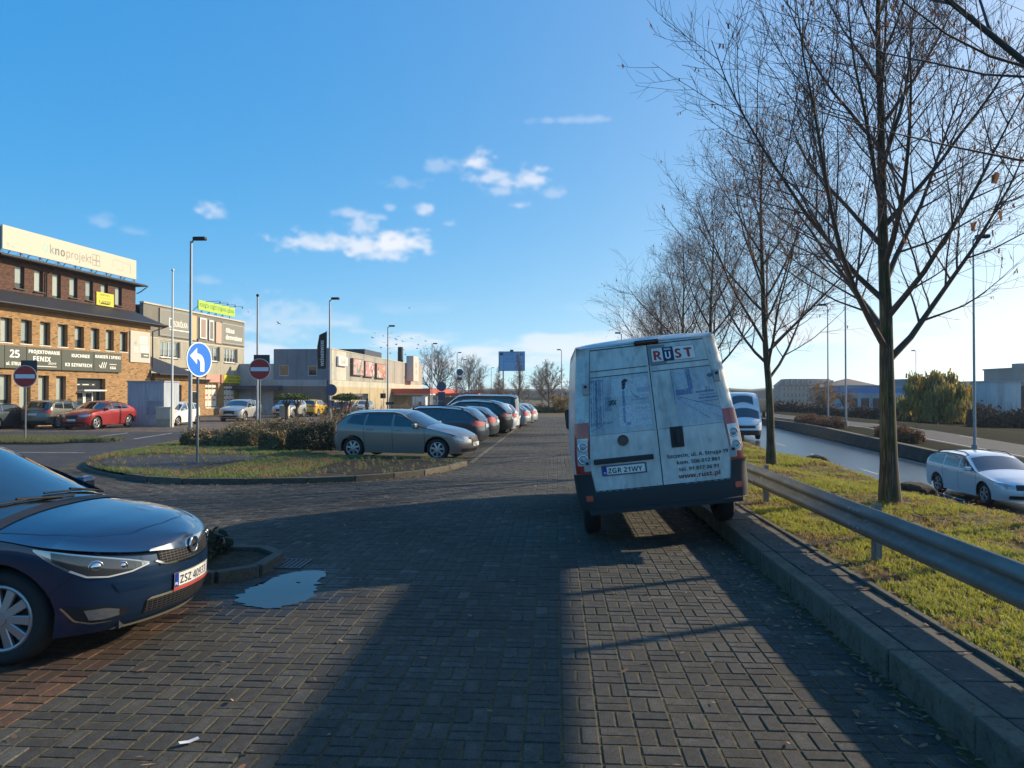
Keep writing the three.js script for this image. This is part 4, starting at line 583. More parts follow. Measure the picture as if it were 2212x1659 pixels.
  part(g, 'lettering', rz(0.05, 0.66, 2.165, 2.335, 0.023, 10, 3), print(760, 212, (x, w, h) => {
    x.fillStyle = '#e8e6e0'; x.fillRect(0, 0, w, h); x.strokeStyle = '#333'; x.lineWidth = 4; x.strokeRect(2, 2, w - 4, h - 4);
    x.font = 'bold 190px sans-serif'; x.textBaseline = 'alphabetic'; const put = (t, X, k, c) => { x.save(); x.translate(X, h - 34); x.scale(k, 1); x.fillStyle = '#222'; x.fillText(t, 5, 5); x.fillStyle = c; x.fillText(t, 0, 0); x.restore(); };
    put('R', 12, 1.3, '#c3281d'); x.fillStyle = '#14224f'; x.fillRect(196, 4, 190, h - 8); x.font = 'bold 40px sans-serif'; x.fillStyle = '#fff'; x.textAlign = 'center'; x.fillText('MEBEL', 291, 46); x.textAlign = 'left'; x.font = 'bold 150px sans-serif'; put('U', 222, 1.15, '#f2f2f2'); x.font = 'bold 190px sans-serif'; put('S', 398, 1.25, '#c3281d'); put('T', 566, 1.35, '#c3281d');
  }), 'red and blue company lettering');
  part(g, 'lettering', rz(0.05, 0.82, 0.71, 1.07, 0.0225, 10, 4), print(960, 450, (x, w, h) => {
    x.textAlign = 'center'; x.fillStyle = '#23262b'; x.font = 'bold 76px sans-serif'; const ln = (t, y, m) => { const k = Math.min(1.2, m / x.measureText(t).width); x.save(); x.translate(w * 0.52, y); x.scale(k, 1); x.fillText(t, 0, 0); x.restore(); };
    ln('Szczecin, ul. A. Struga 19', 92, 920); ln('kom. 506 012 861', 196, 660); ln('tel. 91 817 26 91', 300, 610); x.fillStyle = '#7c2018'; x.font = 'bold 92px sans-serif'; ln('www.rust.pl', 408, 640);
  }), 'address and telephone lines');
  // lamps
  for (const s of [1, -1]) {
    const L = (a0, a1, b0, b1, off, m, n) => part(lampG, n, rz(Math.min(s * a0, s * a1), Math.max(s * a0, s * a1), b0, b1, off, 6, 6), m);
    const lampG = pgroup(g, 'taillight');
    L(0.845, 1.045, 0.9, 1.52, 0.012, redLampM, 'red_lens'); L(0.86, 1.0, 1.0, 1.33, 0.016, clearLampM, 'clear_lens');
    for (const y of [1.08, 1.23]) { const c = Rr(s * 0.93, y); const m = part(lampG, 'reflector', new THREE.TorusGeometry(0.05, 0.012, 8, 24).rotateY(Math.PI / 2), chromeM); m.position.set(c.x - 0.022, c.y, c.z); const k = part(lampG, 'bulb_lens', new THREE.SphereGeometry(0.044, 16, 10).scale(0.35, 1, 1), M(0.4, 0.4, 0.42, 0.15, 0.3)); k.position.copy(m.position); }
    part(g, 'bumper_reflector', rz(Math.min(s * 0.86, s * 0.94), Math.max(s * 0.86, s * 0.94), 0.57, 0.63, 0.05, 3, 2), M(0.62, 0.07, 0.03, 0.25));
    part(g, 'bumper_corner', patch(Rr, [[s * 0.8, 0.46], [s * 1.25, 0.46]], [[s * 0.84, 0.9], [s * 1.2, 0.9]], 0.035, 10, 6), plasticM);
    const mp = C.side(s)(C.qOf(4.35), 1.42); const mg = pgroup(g, 'mirror', mp.x, mp.y, mp.z - s * 0.03); part(mg, 'housing', rbox(0.14, 0.36, 0.18, 0.05, 0, 0, 0, 3), plasticM); part(mg, 'glass', box(0.004, 0.28, 0.16, -0.073, 0, 0), glassM);
  }
  part(g, 'bumper', merge([patch(Rr, [[-0.95, 0.44], [0.95, 0.44]], [[-0.92, 0.67], [0.92, 0.67]], 0.04, 20, 6), box(0.16, 0.05, 1.8, -P.L / 2 - 0.0, 0.44, 0)]), plasticM);
  part(g, 'brake_light', (() => { const a = Rr(0, 2.43); return rbox(0.1, 0.055, 0.3, 0.02, a.x - 0.01, 2.425, 0); })(), M(0.06, 0.012, 0.012, 0.25), 'dark red high brake lamp');
  part(g, 'handle', (() => { const a = Rr(0.23, 1.245); return merge([rbox(0.02, 0.25, 0.155, 0.01, a.x - 0.024, 1.245, a.z), rbox(0.045, 0.17, 0.05, 0.015, a.x - 0.045, 1.25, a.z)]); })(), plasticM, 'black door handle in its recess');
  part(g, 'badge', (() => { const a = Rr(-0.43, 1.27); return merge([new THREE.CylinderGeometry(0.058, 0.058, 0.02, 24).rotateZ(Math.PI / 2).translate(a.x - 0.024, 1.27, a.z), new THREE.TorusGeometry(0.058, 0.008, 8, 28).rotateY(Math.PI / 2).translate(a.x - 0.034, 1.27, a.z)]); })(), M(0.1, 0.085, 0.085, 0.3, 0.6));
  part(g, 'plate_light_bar', (() => { const a = Rr(-0.44, 1.04); return rbox(0.05, 0.062, 0.72, 0.012, a.x - 0.03, 1.04, a.z); })(), plasticM);
  part(g, 'licence_plate', rz(-0.7, -0.19, 0.868, 0.975, 0.03, 6, 2), new THREE.MeshStandardMaterial({ map: plateTex('ZGR 21WY'), roughness: 0.4, side: THREE.DoubleSide }));
  part(g, 'plate_frame', rz(-0.715, -0.175, 0.858, 0.985, 0.026, 6, 2), M(0.03, 0.06, 0.25, 0.5));
  part(g, 'exhaust', new THREE.CylinderGeometry(0.03, 0.03, 0.3, 12).rotateZ(Math.PI / 2).translate(-P.L / 2 + 0.2, 0.4, 0.55), rimDarkM);
}
// parked row beside the lane
car('hatchback', 'grey-brown five-door hatchback standing side-on behind the planted island', 'car', 'hatch', taupe, [-4.36, 21.25], -0.208, { spokes: 7, group: 'cars parked along the lane', rimK: 0.68 });
car('estate_car', 'dark blue-grey estate with roof rails, parked next to the grey-brown hatchback', 'car', 'estate', blueGrey, [-4.75, 26.3], Math.PI - 0.1, { rails: blackM, spokes: 5, group: 'cars parked along the lane' });
car('suv', 'dark grey car with red taillight between the blue-grey estate and the black hatchback', 'car', 'hatch', paintM(0.06, 0.065, 0.075, 0.5), [-4.55, 31.2], Math.PI - 0.08, { group: 'cars parked along the lane' });
car('hatchback', 'black hatchback with bright rear pillar, third from the grey-brown hatchback', 'car', 'suv', blackP, [-4.3, 34.2], Math.PI - 0.06, { rails: poleM, group: 'cars parked along the lane' });
car('hatchback', 'white low car showing only its rear, before the black minibus', 'car', 'city', white, [-3.8, 37.1], Math.PI - 0.05, { group: 'cars parked along the lane' });
car('minibus', 'black minibus rising above the parked row', 'van', 'minibus', blackP, [-4.4, 40.1], Math.PI - 0.04, { group: 'cars parked along the lane' });
car('hatchback', 'silver hatchback with red taillight beyond the black minibus', 'car', 'hatch', silver, [-3.6, 43.6], Math.PI - 0.1, { group: 'cars parked along the lane' });
car('estate_car', 'pale estate, last of the parked row', 'car', 'estate', pearl, [-3.5, 47], Math.PI - 0.1, { group: 'cars parked along the lane' });
// cars before the buildings
car('suv', 'grey-green off-road car showing its dark tail, beside the red coupe', 'car', 'suv', greyGreen, [-29.75, 42.2], Math.PI / 2, { cladding: true, group: 'cars before the shops' });
car('coupe_suv', 'red off-road coupe parked before the brick office entrance', 'car', 'coupe_suv', redP, [-26.4, 40.9], -Math.PI / 2 - 0.05, { trim: chromeM, group: 'cars before the shops' });
car('hatchback', 'white hatchback half behind the utility cabinets', 'car', 'city', white, [-24.75, 46.3], -Math.PI / 2, { spokes: 6, group: 'cars before the shops' });
car('suv', 'pale grey off-road car with a dark front below the yellow shop sign', 'car', 'suv', pearl, [-24.4, 55.4], -Math.PI / 2 + 0.03, { cladding: true, group: 'cars before the shops' });
car('suv', 'pale off-road car behind the white cabinet and the no-entry post', 'car', 'suv', pearl, [-24.3, 65.5], -Math.PI / 2, { cladding: true, group: 'cars before the shops' });
car('suv', 'yellow off-road car beside the umbrella-shaped shrubs', 'car', 'suv', yellowP, [-23.9, 71], Math.PI / 2, { group: 'cars before the shops' });
car('estate_car', 'black car behind the yellow one', 'car', 'estate', blackP, [-21.6, 74], Math.PI / 2, { group: 'cars before the shops' });
car('hatchback', 'pale green small car before the store wall', 'car', 'city', paintM(0.45, 0.5, 0.46, 0.2), [-21.9, 82], -Math.PI / 2, { group: 'cars before the shops' });
car('city_car', 'dark car at the picture edge beside the grey-green off-road car', 'car', 'estate', paintM(0.05, 0.07, 0.08, 0.4), [-31.9, 40.2], Math.PI / 2, { group: 'cars before the shops' });
// traffic on the sunken road
car('estate_car', 'white estate car driving on the sunken road behind the guard rail', 'car', 'estate', paintM(0.66, 0.68, 0.7, 0.1), [13.9, 24.6], -Math.PI / 2, { y: roadY(24.6), rails: blackM, spokes: 5 });
{
  const wm = paintM(0.68, 0.7, 0.72, 0, 0.4); const D = 48; const g = T('motorhome', 'white motorhome with an over-cab window driving towards us', 'motorhome', [11.5, roadY(D), -D], -Math.PI / 2);
  const P = { L: 6.2, w: 1.05, wb: 3.8, fo: 0.95, wr: 0.34, tum: 0.06, sill: 0.35, bf: 0.3, br: 0.4, ar: 0.2, nr: 4, af: 0.7, nf: 2.6, crown: 0.06, soft: 0.05, prof: [[0, 2.8], [0.15, 2.88], [4.5, 2.9], [5.0, 2.84], [5.25, 2.5], [5.35, 2.08], [5.42, 1.98], [5.75, 1.35], [5.95, 1.22], [6.2, 0.95]], belt: [[0, 1.4], [5.2, 1.3], [6.2, 0.95]], fn: [[0.3, -0.06], [0.5, 0], [0.9, -0.04]], rn: [[0, 0]] };
  const C = carShape(P); part(g, 'body', C.body(), wm); addWheels(g, C, 6); part(g, 'underbody', box(5.6, 0.3, 1.5, 0, 0.45, 0), plasticM);
  part(g, 'windscreen', patch(C.top, [[5.74, -0.86], [5.74, 0.86]], [[5.44, -0.88], [5.44, 0.88]], 0.012, 12, 5), glassM); part(g, 'over_cab_window', patch(C.top, [[5.3, -0.62], [5.3, 0.62]], [[5.1, -0.62], [5.1, 0.62]], 0.012, 10, 4), glassM);
  part(g, 'grille', rect(C.front, -0.55, 0.55, 0.72, 0.88, 0.006, 10, 2), blackM); part(g, 'bumper', rect(C.front, -1.1, 1.1, 0.3, 0.6, 0.01, 16, 3), plasticM);
  for (const s of [1, -1]) { part(g, 'headlight', patch(C.side(s), [[0.65, 0.74], [0.95, 0.78]], [[0.65, 0.9], [0.95, 0.96]], 0.01, 6, 3), M(0.85, 0.84, 0.8, 0.2, 0.2)); part(g, 'mirror', rbox(0.14, 0.34, 0.2, 0.05, 2.3, 1.55, s * 1.22), plasticM); part(g, 'side_window', rect(C.side(s), C.qOf(5.25), C.qOf(4.5), 1.4, 1.95, 0.01), glassM); }
}

// ---------- buildings ----------
const yBrickT = noiseTex(1024, (u, v, i, j) => { const row = Math.floor(v * 28), off = (row % 2) * 0.5, bx = u * 8 + off, jx = bx % 1, jy = (v * 28) % 1; const id = hash(Math.floor(bx) % 8 * 13 + 3, row * 7 + 1), id2 = hash(Math.floor(bx) % 8 * 5 + 30, row * 3 + 9); const m = jx < 0.04 || jy < 0.13; const n = fbm(u * 60, v * 60, 2, 60) - 0.5; if (m) return [172 + 40 * n, 150 + 40 * n, 118 + 30 * n]; const d = id > 0.9 ? 0.68 : 0.88 + 0.24 * id2; return [(205 + 40 * n) * d, (152 + 40 * n) * d, (94 + 30 * n) * d]; });
const dBrickT = noiseTex(512, (u, v) => { const row = Math.floor(v * 14), off = (row % 2) * 0.5, bx = u * 4 + off, jx = bx % 1, jy = (v * 14) % 1; const id = hash(Math.floor(bx) % 4 * 13 + 3, row * 7 + 1); const m = jx < 0.04 || jy < 0.14; const n = fbm(u * 40, v * 40, 2, 40) - 0.5; const d = m ? 0.7 : 0.8 + 0.5 * id; return [(82 + 40 * n) * d, (56 + 30 * n) * d, (44 + 24 * n) * d]; });
const yBrickM = new THREE.MeshStandardMaterial({ color: rgb(0.52, 0.57, 0.62), map: rep(yBrickT, 0.5), roughness: 0.9, bumpMap: rep(bumpT, 2), bumpScale: 0.006 });
const dBrickM = new THREE.MeshStandardMaterial({ map: rep(dBrickT, 1), roughness: 0.9 });
const plasterT = noiseTex(512, (u, v) => { const a = fbm(u * 9, v * 5, 5, 0), b = fbm(u * 80, v * 80, 2, 80), s = sstep(0.55, 0.8, fbm(u * 30, v * 3, 4, 0)); const k = 232 + 30 * (a - 0.5) + 18 * (b - 0.5) - 22 * s; return [k, k, k * 0.98]; });
const plaster = (r, g, b, s = 0.2) => new THREE.MeshStandardMaterial({ color: rgb(r, g, b), map: rep(plasterT, s), roughness: 0.92 });
const roofT = noiseTex(512, (u, v) => { const w = (u * 16) % 1, c = (v * 12) % 1; const k = 0.75 + 0.35 * Math.sin(w * Math.PI) - (c < 0.08 ? 0.3 : 0) + 0.3 * (fbm(u * 40, v * 40, 2, 40) - 0.5); return [40 * k, 42 * k, 48 * k]; });
const roofM = new THREE.MeshStandardMaterial({ map: rep(roofT, 0.35), roughness: 0.6, side: THREE.DoubleSide });
const paneM = new THREE.MeshPhysicalMaterial({ color: rgb(0.9, 0.94, 0.93), roughness: 0.02, transmission: 1, thickness: 0, ior: 1.55, side: THREE.DoubleSide });
const blindMs = [M(0.36, 0.385, 0.36, 0.9), M(0.42, 0.43, 0.39, 0.9), M(0.3, 0.33, 0.32, 0.9)], roomM = M(0.05, 0.05, 0.05, 0.9);
const blindR = rngOf(61);
const darkPaneM = new THREE.MeshPhysicalMaterial({ color: rgb(0.03, 0.035, 0.04), roughness: 0.06, clearcoat: 1, clearcoatRoughness: 0.03 });
const frameDarkM = M(0.035, 0.035, 0.036, 0.5), frameWhiteM = M(0.66, 0.66, 0.62, 0.5);
function wall(u0, u1, y0, y1, holes = [], th = 0.3) { const s = new THREE.Shape([[u0, y0], [u1, y0], [u1, y1], [u0, y1]].map(p => new THREE.Vector2(...p))); for (const [a, b, c, d] of holes) s.holes.push(new THREE.Path([[a, c], [a, d], [b, d], [b, c]].map(p => new THREE.Vector2(...p)))); return new THREE.ExtrudeGeometry(s, { depth: th, bevelEnabled: false }).translate(0, 0, -th); }
// window set into a hole: frame and panes, z is the depth of the reveal
function windowIn(parent, [a, b, c, d], { z = -0.2, frame = frameDarkM, pane = paneM, bars = [], cross = [], fw = 0.06, name = 'window', sill } = {}) {
  const g = pgroup(parent, name, (a + b) / 2, (c + d) / 2, z); const w = b - a, h = d - c;
  const fr = [box(w, fw, 0.07, 0, h / 2 - fw / 2, 0), box(w, fw, 0.07, 0, -h / 2 + fw / 2, 0), box(fw, h - 2 * fw, 0.07, -w / 2 + fw / 2, 0, 0), box(fw, h - 2 * fw, 0.07, w / 2 - fw / 2, 0, 0)];
  for (const t of bars) fr.push(box(fw * 0.8, h - 2 * fw, 0.06, -w / 2 + w * t, 0, 0)); for (const t of cross) fr.push(box(w - 2 * fw, fw * 0.8, 0.055, 0, -h / 2 + h * t, 0));
  part(g, 'frame', merge(fr), frame); const xs = [0, ...bars, 1]; for (let i = 0; i + 1 < xs.length; i++) part(g, 'pane', pane === paneM ? face(w * (xs[i + 1] - xs[i]) - fw * 0.7, h - fw * 1.2, -w / 2 + w * (xs[i] + xs[i + 1]) / 2, 0, 0.004) : box(w * (xs[i + 1] - xs[i]) - fw * 0.7, h - fw * 1.2, 0.012, -w / 2 + w * (xs[i] + xs[i + 1]) / 2, 0, -0.01), pane);
  if (pane === paneM) { const k = 0.55 + 0.45 * Math.sqrt(blindR()), hh = (h - fw) * k; part(g, 'blind', box(w - fw, hh, 0.01, 0, h / 2 - fw / 2 - hh / 2, -0.05), blindMs[Math.floor(blindR() * 3)]); part(g, 'room_wall', face(w, h, 0, 0, -0.06), roomM); }
  if (sill) part(g, 'sill', box(w + 0.12, 0.05, 0.3, 0, -h / 2 - 0.03, 0.14), sill); return g;
}
const turnOf = a => Math.PI / 2 - a * DEG;
const signM = (w, h, draw, rough = 0.55) => new THREE.MeshStandardMaterial({ map: canvasTex(w, h, draw), roughness: rough });
// a line of lettering too small to read in the photograph
const tinyLine = (x, X, Y, w, h, n, seed) => { const r = rngOf(seed), s = w / n; for (let k = 0; k < n; k++) { if (r() < 0.12) continue; x.fillRect(X + k * s, Y, s * 0.26, h); x.fillRect(X + k * s, Y + (r() < 0.5 ? 0 : h * 0.42), s * 0.7, h * 0.2); if (r() < 0.6) x.fillRect(X + k * s + s * 0.5, Y + h * 0.2 * r(), s * 0.22, h * 0.75); } };
const face = (w, h, x, y, z) => new THREE.PlaneGeometry(w, h).translate(x, y, z);

{ // yellow brick office with dark upper storey
  const sc = 1.1, H = y => 1.9 + (y - 1.9) * sc, U = u => u * sc; const base = -0.4;
  const b = T('brick_office', 'yellow brick office with dark roofs and a long white rooftop sign', 'building', [-31.42, 0, -50.6], turnOf(5));
  const gw = [], fw = [];
  for (let k = -2; k < 4; k++) gw.push([U(-9.1 + k * 1.31), U(-9.1 + k * 1.31 + 0.78), H(0.75), H(2.86)]);
  const door = [U(-3.5), U(-1.05), 0.0, H(2.77)];
  for (let k = -2; k < 8; k++) fw.push([U(-9.05 + k * 1.335), U(-9.05 + k * 1.335 + 0.76), H(4.58), H(5.9)]);
  part(b, 'wall', wall(U(-13), U(3.45), base, H(6.75), [...gw, ...fw, door], 0.35), yBrickM);
  part(b, 'end_wall', box(0.3, H(6.6) - base, 9, U(3.45) - 0.15, (H(6.6) + base) / 2, -4.86), plaster(0.6, 0.57, 0.5));
  for (const h of gw) windowIn(b, h, { z: -0.27 });
  for (const h of fw) windowIn(b, h, { z: -0.27, sill: frameWhiteM, fw: 0.05 });
  // entrance with transom, canopy and double door
  const e = pgroup(b, 'entrance', (door[0] + door[1]) / 2, 0, -0.3), ew = door[1] - door[0];
  part(e, 'transom', box(ew, H(2.77) - H(2.05), 0.05, 0, (H(2.77) + H(2.05)) / 2, 0), darkPaneM); part(e, 'lettering', face(ew * 0.7, 0.2, -0.2, H(2.38), 0.03), signM(512, 56, (x, w, h) => { x.fillStyle = '#10130f'; x.fillRect(0, 0, w, h); x.fillStyle = '#c9c9bd'; for (const [a, c] of [[10, 90], [170, 160], [420, 50]]) x.fillRect(a, 18, c, 18); }));
  part(e, 'canopy', box(ew * 0.8, 0.1, 0.8, -0.15, H(2.02), 0.35), frameWhiteM); part(e, 'side_pane', box(ew * 0.28, H(2.0), 0.05, ew * 0.36, H(2.0) / 2, -0.2), darkPaneM);
  for (const s of [-1, 1]) windowIn(e, [-0.35 + s * 0.42 - 0.4, -0.35 + s * 0.42 + 0.4, 0.02, H(1.95)], { z: 0, frame: frameWhiteM, pane: darkPaneM, fw: 0.1, name: 'door' });
  // sign band of four panels
  const panels = [[-11.2, -8.95, ''], [-8.95, -7.5, 'a'], [-7.5, -4.95, 'b'], [-4.95, -2.3, 'c'], [-2.3, 0.25, 'd']];
  const band = pgroup(b, 'sign_band');
  for (const [a, c, k] of panels) { const w = U(c) - U(a) - 0.03, h = H(4.42) - H(3.2); part(band, 'sign_panel', box(w, h, 0.18, (U(a) + U(c)) / 2, (H(4.42) + H(3.2)) / 2, 0.09), M(0.05, 0.06, 0.048, 0.5));
    if (k) part(band, 'sign_face', face(w - 0.02, h - 0.02, (U(a) + U(c)) / 2, (H(4.42) + H(3.2)) / 2, 0.186), signM(Math.round(w * 150), Math.round(h * 150), (x, W, Hh) => { x.fillStyle = '#3d4339'; x.fillRect(0, 0, W, Hh); x.fillStyle = '#ecebe2'; x.textAlign = 'center'; x.textBaseline = 'middle'; const t = (s, f, X, Y, m) => { x.font = f; const q = x.measureText(s).width; x.save(); x.translate(X * W, Y * Hh); x.scale(Math.min(1.25, m * W / q), 1); x.fillText(s, 0, 0); x.restore(); };
      if (k === 'a') { t('25', 'bold 96px sans-serif', 0.45, 0.36, 0.5); t('ul. STRUGA', 'bold 42px sans-serif', 0.48, 0.8, 0.86); }
      if (k === 'b') { t('PROJEKTOWANIE', 'bold 46px sans-serif', 0.5, 0.2, 0.92); t('FENIX', 'bold 62px sans-serif', 0.42, 0.52, 0.52); t('Store', 'italic 34px sans-serif', 0.72, 0.7, 0.3); x.fillRect(0.2 * W, 0.85 * Hh, 0.66 * W, 6); }
      if (k === 'c') { t('KUCHNIE', 'bold 46px sans-serif', 0.58, 0.26, 0.66); t('K3 SZYMTECH', 'bold 46px sans-serif', 0.52, 0.72, 0.96); }
      if (k === 'd') { t('KAMIEŃ I SPIEKI', 'bold 44px sans-serif', 0.5, 0.22, 0.94); x.strokeStyle = '#ecebe2'; x.lineWidth = 9; for (let i = 0; i < 3; i++) { x.beginPath(); x.moveTo((0.3 + i * 0.07) * W, 0.5 * Hh); x.lineTo((0.24 + i * 0.07) * W, 0.82 * Hh); x.stroke(); } x.beginPath(); x.moveTo(0.18 * W, 0.66 * Hh); x.lineTo(0.24 * W, 0.8 * Hh); x.stroke(); t('SGA', 'bold 40px sans-serif', 0.68, 0.78, 0.3); x.fillRect(0.55 * W, 0.58 * Hh, 0.26 * W, 6); } })); }
  // white kitchen poster
  const pw = U(3.28) - U(1.24), ph = H(6.04) - H(3.95); const po = pgroup(b, 'poster', (U(3.28) + U(1.24)) / 2, (H(6.04) + H(3.95)) / 2, 0); part(po, 'poster_board', box(pw, ph, 0.1, 0, 0, 0.05), frameWhiteM);
  part(po, 'poster_print', face(pw - 0.06, ph - 0.06, 0, 0, 0.104), signM(440, 440, (x) => { x.fillStyle = '#b5b0a2'; x.fillRect(0, 0, 440, 440); x.strokeStyle = '#8b8f8c'; x.lineWidth = 4; x.fillStyle = '#c9c8bf'; x.fillRect(190, 50, 200, 130); x.strokeRect(190, 50, 200, 130); x.fillStyle = '#b7b8b2'; x.fillRect(60, 210, 130, 110); x.strokeRect(60, 210, 130, 110); x.fillStyle = '#d2cfc4'; x.fillRect(215, 195, 190, 100); x.fillStyle = '#54575a'; x.fillRect(230, 310, 190, 66); x.fillStyle = '#cfcfc8'; x.fillRect(290, 334, 110, 16); x.fillStyle = '#6d706c'; x.fillRect(80, 150, 14, 40); x.fillRect(110, 130, 10, 60); }));
  // lower pitched roof, gutter, down pipe
  const roofZ = 1.45 * sc; const rs = new THREE.BufferGeometry(); { const u0 = U(-13.4), u1 = U(4.55), yE = H(6.65), zE = 0.55, yT = H(7.6), zT = -roofZ, u1t = U(3.7); rs.setAttribute('position', new THREE.Float32BufferAttribute([u0, yE, zE, u1, yE, zE, u1t, yT, zT, u0, yT, zT, u1, yE, zE, u1, yE, -9, u1t, yT, -8, u1t, yT, zT], 3)); rs.setIndex([0, 1, 2, 0, 2, 3, 4, 5, 6, 4, 6, 7]); rs.setAttribute('uv', new THREE.Float32BufferAttribute([u0, 0, u1, 0, u1t, 2.3, u0, 2.3, 0, 0, 9, 0, 8, 2.3, 1, 2.3], 2)); const f = rs.toNonIndexed(); f.computeVertexNormals(); const lr = part(b, 'roof', f, roofM);
    const gt = new Tubes(); gt.tube([V(u0, yE - 0.03, zE + 0.06), V(u1 + 0.04, yE - 0.03, zE + 0.06)], [0.09, 0.09], 8); gt.tube([V(u1 - 0.05, yE - 0.1, zE), V(U(3.55), yE - 0.55, 0.1), V(U(3.55), H(3.6), 0.1)], [0.05, 0.05, 0.05], 6); part(lr, 'gutter', gt.geo(), blackM);
    part(lr, 'soffit', box(u1 - u0, 0.05, 0.6, (u0 + u1) / 2, yE - 0.12, 0.26), M(0.16, 0.13, 0.09, 0.8)); }
  // dark brick upper storey
  const dw = []; for (let k = 0; k < 7; k++) dw.push([U(-6.58 + k * 1.385), U(-6.58 + k * 1.385 + 0.68), H(k === 2 ? 7.62 : 7.82), H(9.12)]);
  const us = pgroup(b, 'upper_storey', 0, 0, -roofZ); part(us, 'wall', wall(U(-13), U(3.85), H(7.2), H(9.4), dw, 0.3), dBrickM); part(us, 'end_wall', box(0.28, H(9.4) - H(6.8), 7, U(3.85) - 0.14, (H(9.4) + H(6.8)) / 2, -3.8), dBrickM);
  for (const h of dw) windowIn(us, h, { z: -0.16, pane: paneM, sill: frameDarkM, fw: 0.05 });
  part(us, 'roof', box(U(4.25) - U(-13.2), 0.16, 9, (U(4.25) + U(-13.2)) / 2, H(9.48), -3.9), roofM);
  { const t = new Tubes(); t.tube([V(U(-8.2), H(9.44), 0.66), V(U(4.3), H(9.44), 0.66)], [0.08, 0.08], 8); t.tube([V(U(4.25), H(9.35), 0.6), V(U(4.05), H(9.0), 0.2), V(U(3.9), H(8.9), 0.05)], [0.045, 0.045, 0.045], 6); t.tube([V(U(-4.0), H(9.4), 0.6), V(U(-4.35), H(8.95), 0.1), V(U(-4.35), H(7.6), 0.1)], [0.05, 0.05, 0.05], 6); part(us, 'gutter', t.geo(), blackM); }
  const yw = U(1.53) - U(-0.11); part(us, 'sale_banner', face(yw, H(8.5) - H(7.64), U(0.71), H(8.07), 0.06), signM(330, 180, (x) => { x.fillStyle = '#c4ba2c'; x.fillRect(0, 0, 330, 180); x.fillStyle = '#3b3a1a'; tinyLine(x, 70, 20, 190, 26, 8, 3); x.fillStyle = '#8d8a35'; tinyLine(x, 50, 66, 230, 20, 12, 4); x.fillStyle = '#3b3a1a'; tinyLine(x, 50, 108, 230, 42, 9, 5); }), 'yellow letting banner between two windows');
  // rooftop sign on a steel frame
  const sw = U(4.15) - U(-7.25), shh = H(11.28) - H(9.93); const rsn = pgroup(us, 'roof_sign', (U(4.15) + U(-7.25)) / 2, (H(11.28) + H(9.93)) / 2, -0.25); part(rsn, 'board', box(sw, shh, 0.12), M(0.5, 0.47, 0.4, 0.6));
  part(rsn, 'sign_face', face(sw - 0.02, shh - 0.02, 0, 0, 0.065), signM(1800, 216, (x, w, h) => { x.fillStyle = '#b9b2a0'; x.fillRect(0, 0, w, h); x.textBaseline = 'middle'; x.font = 'bold 116px sans-serif'; x.fillStyle = '#8fb5a8'; x.fillText('O', 440, 116); x.fillStyle = '#75897f'; x.fillText('k', 530, 116); x.fillStyle = '#5d6661'; x.fillText('no', 596, 116); x.font = '112px sans-serif'; x.fillStyle = '#74746c'; x.fillText('projekt', 742, 116); x.strokeStyle = '#7a7a72'; x.lineWidth = 7; x.strokeRect(1112, 56, 48, 56); x.strokeRect(1168, 56, 48, 56); x.strokeRect(1112, 118, 48, 50); x.strokeRect(1168, 118, 48, 50); x.lineWidth = 5; x.strokeStyle = '#8d8f84'; x.beginPath(); x.moveTo(1420, 130); x.quadraticCurveTo(1400, 60, 1450, 50); x.lineTo(1700, 70); x.lineTo(1700, 160); x.moveTo(1560, 60); x.lineTo(1580, 160); x.moveTo(1480, 150); x.lineTo(1580, 160); x.stroke(); x.fillStyle = '#96978c'; x.fillRect(1690, 66, 16, 100); x.fillStyle = '#98988d'; x.fillRect(50, 150, 14, 30); x.fillRect(90, 176, 40, 8); }));
  { const t = new Tubes(); for (let k = 0; k <= 8; k++) { const x = -sw / 2 + sw * k / 8; t.tube([V(x, -shh / 2 - 0.5, -0.1), V(x, shh / 2 - 0.1, -0.1)], [0.04, 0.04], 5); t.tube([V(x, shh / 2 - 0.3, -0.1), V(x, -shh / 2 - 0.45, -1.4)], [0.03, 0.03], 5); if (k < 8) t.tube([V(x, -shh / 2 - 0.02, -0.1), V(x + sw / 16, -shh / 2 - 0.45, -0.1), V(x + sw / 8, -shh / 2 - 0.02, -0.1)], [0.022, 0.022, 0.022], 4); } part(rsn, 'steel_frame', t.geo(), M(0.1, 0.13, 0.2, 0.5, 0.5)); }
}
{ // low annex at the end of the office
  const a = T('brick_annex', 'single-storey yellow brick annex under a dark sloping roof beside the office', 'building', [-31.05, 0, -54.6], turnOf(5));
  const hole = [2.5, 3.8, 1.0, 2.5]; part(a, 'wall', wall(0.3, 4.9, -0.5, 3.4, [hole], 0.3), yBrickM); windowIn(a, hole, { frame: frameWhiteM, pane: darkPaneM, bars: [0.5] });
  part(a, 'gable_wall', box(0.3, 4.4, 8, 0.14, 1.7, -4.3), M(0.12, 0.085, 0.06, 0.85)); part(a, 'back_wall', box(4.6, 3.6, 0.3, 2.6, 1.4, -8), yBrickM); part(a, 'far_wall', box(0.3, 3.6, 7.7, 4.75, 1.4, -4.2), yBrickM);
  const r = new THREE.BufferGeometry(); r.setAttribute('position', new THREE.Float32BufferAttribute([-0.3, 3.35, 0.7, 5.3, 3.35, 0.7, 5.3, 5.2, -4.5, -0.3, 5.2, -4.5], 3)); r.setAttribute('uv', new THREE.Float32BufferAttribute([0, 0, 9.3, 0, 9.3, 5, 0, 5], 2)); r.setIndex([0, 1, 2, 0, 2, 3]); r.computeVertexNormals(); part(a, 'roof', r, roofM);
  const t = new Tubes(); t.tube([V(-0.3, 3.3, 0.78), V(5.3, 3.3, 0.78)], [0.07, 0.07], 8); part(a, 'gutter', t.geo(), blackM);
}
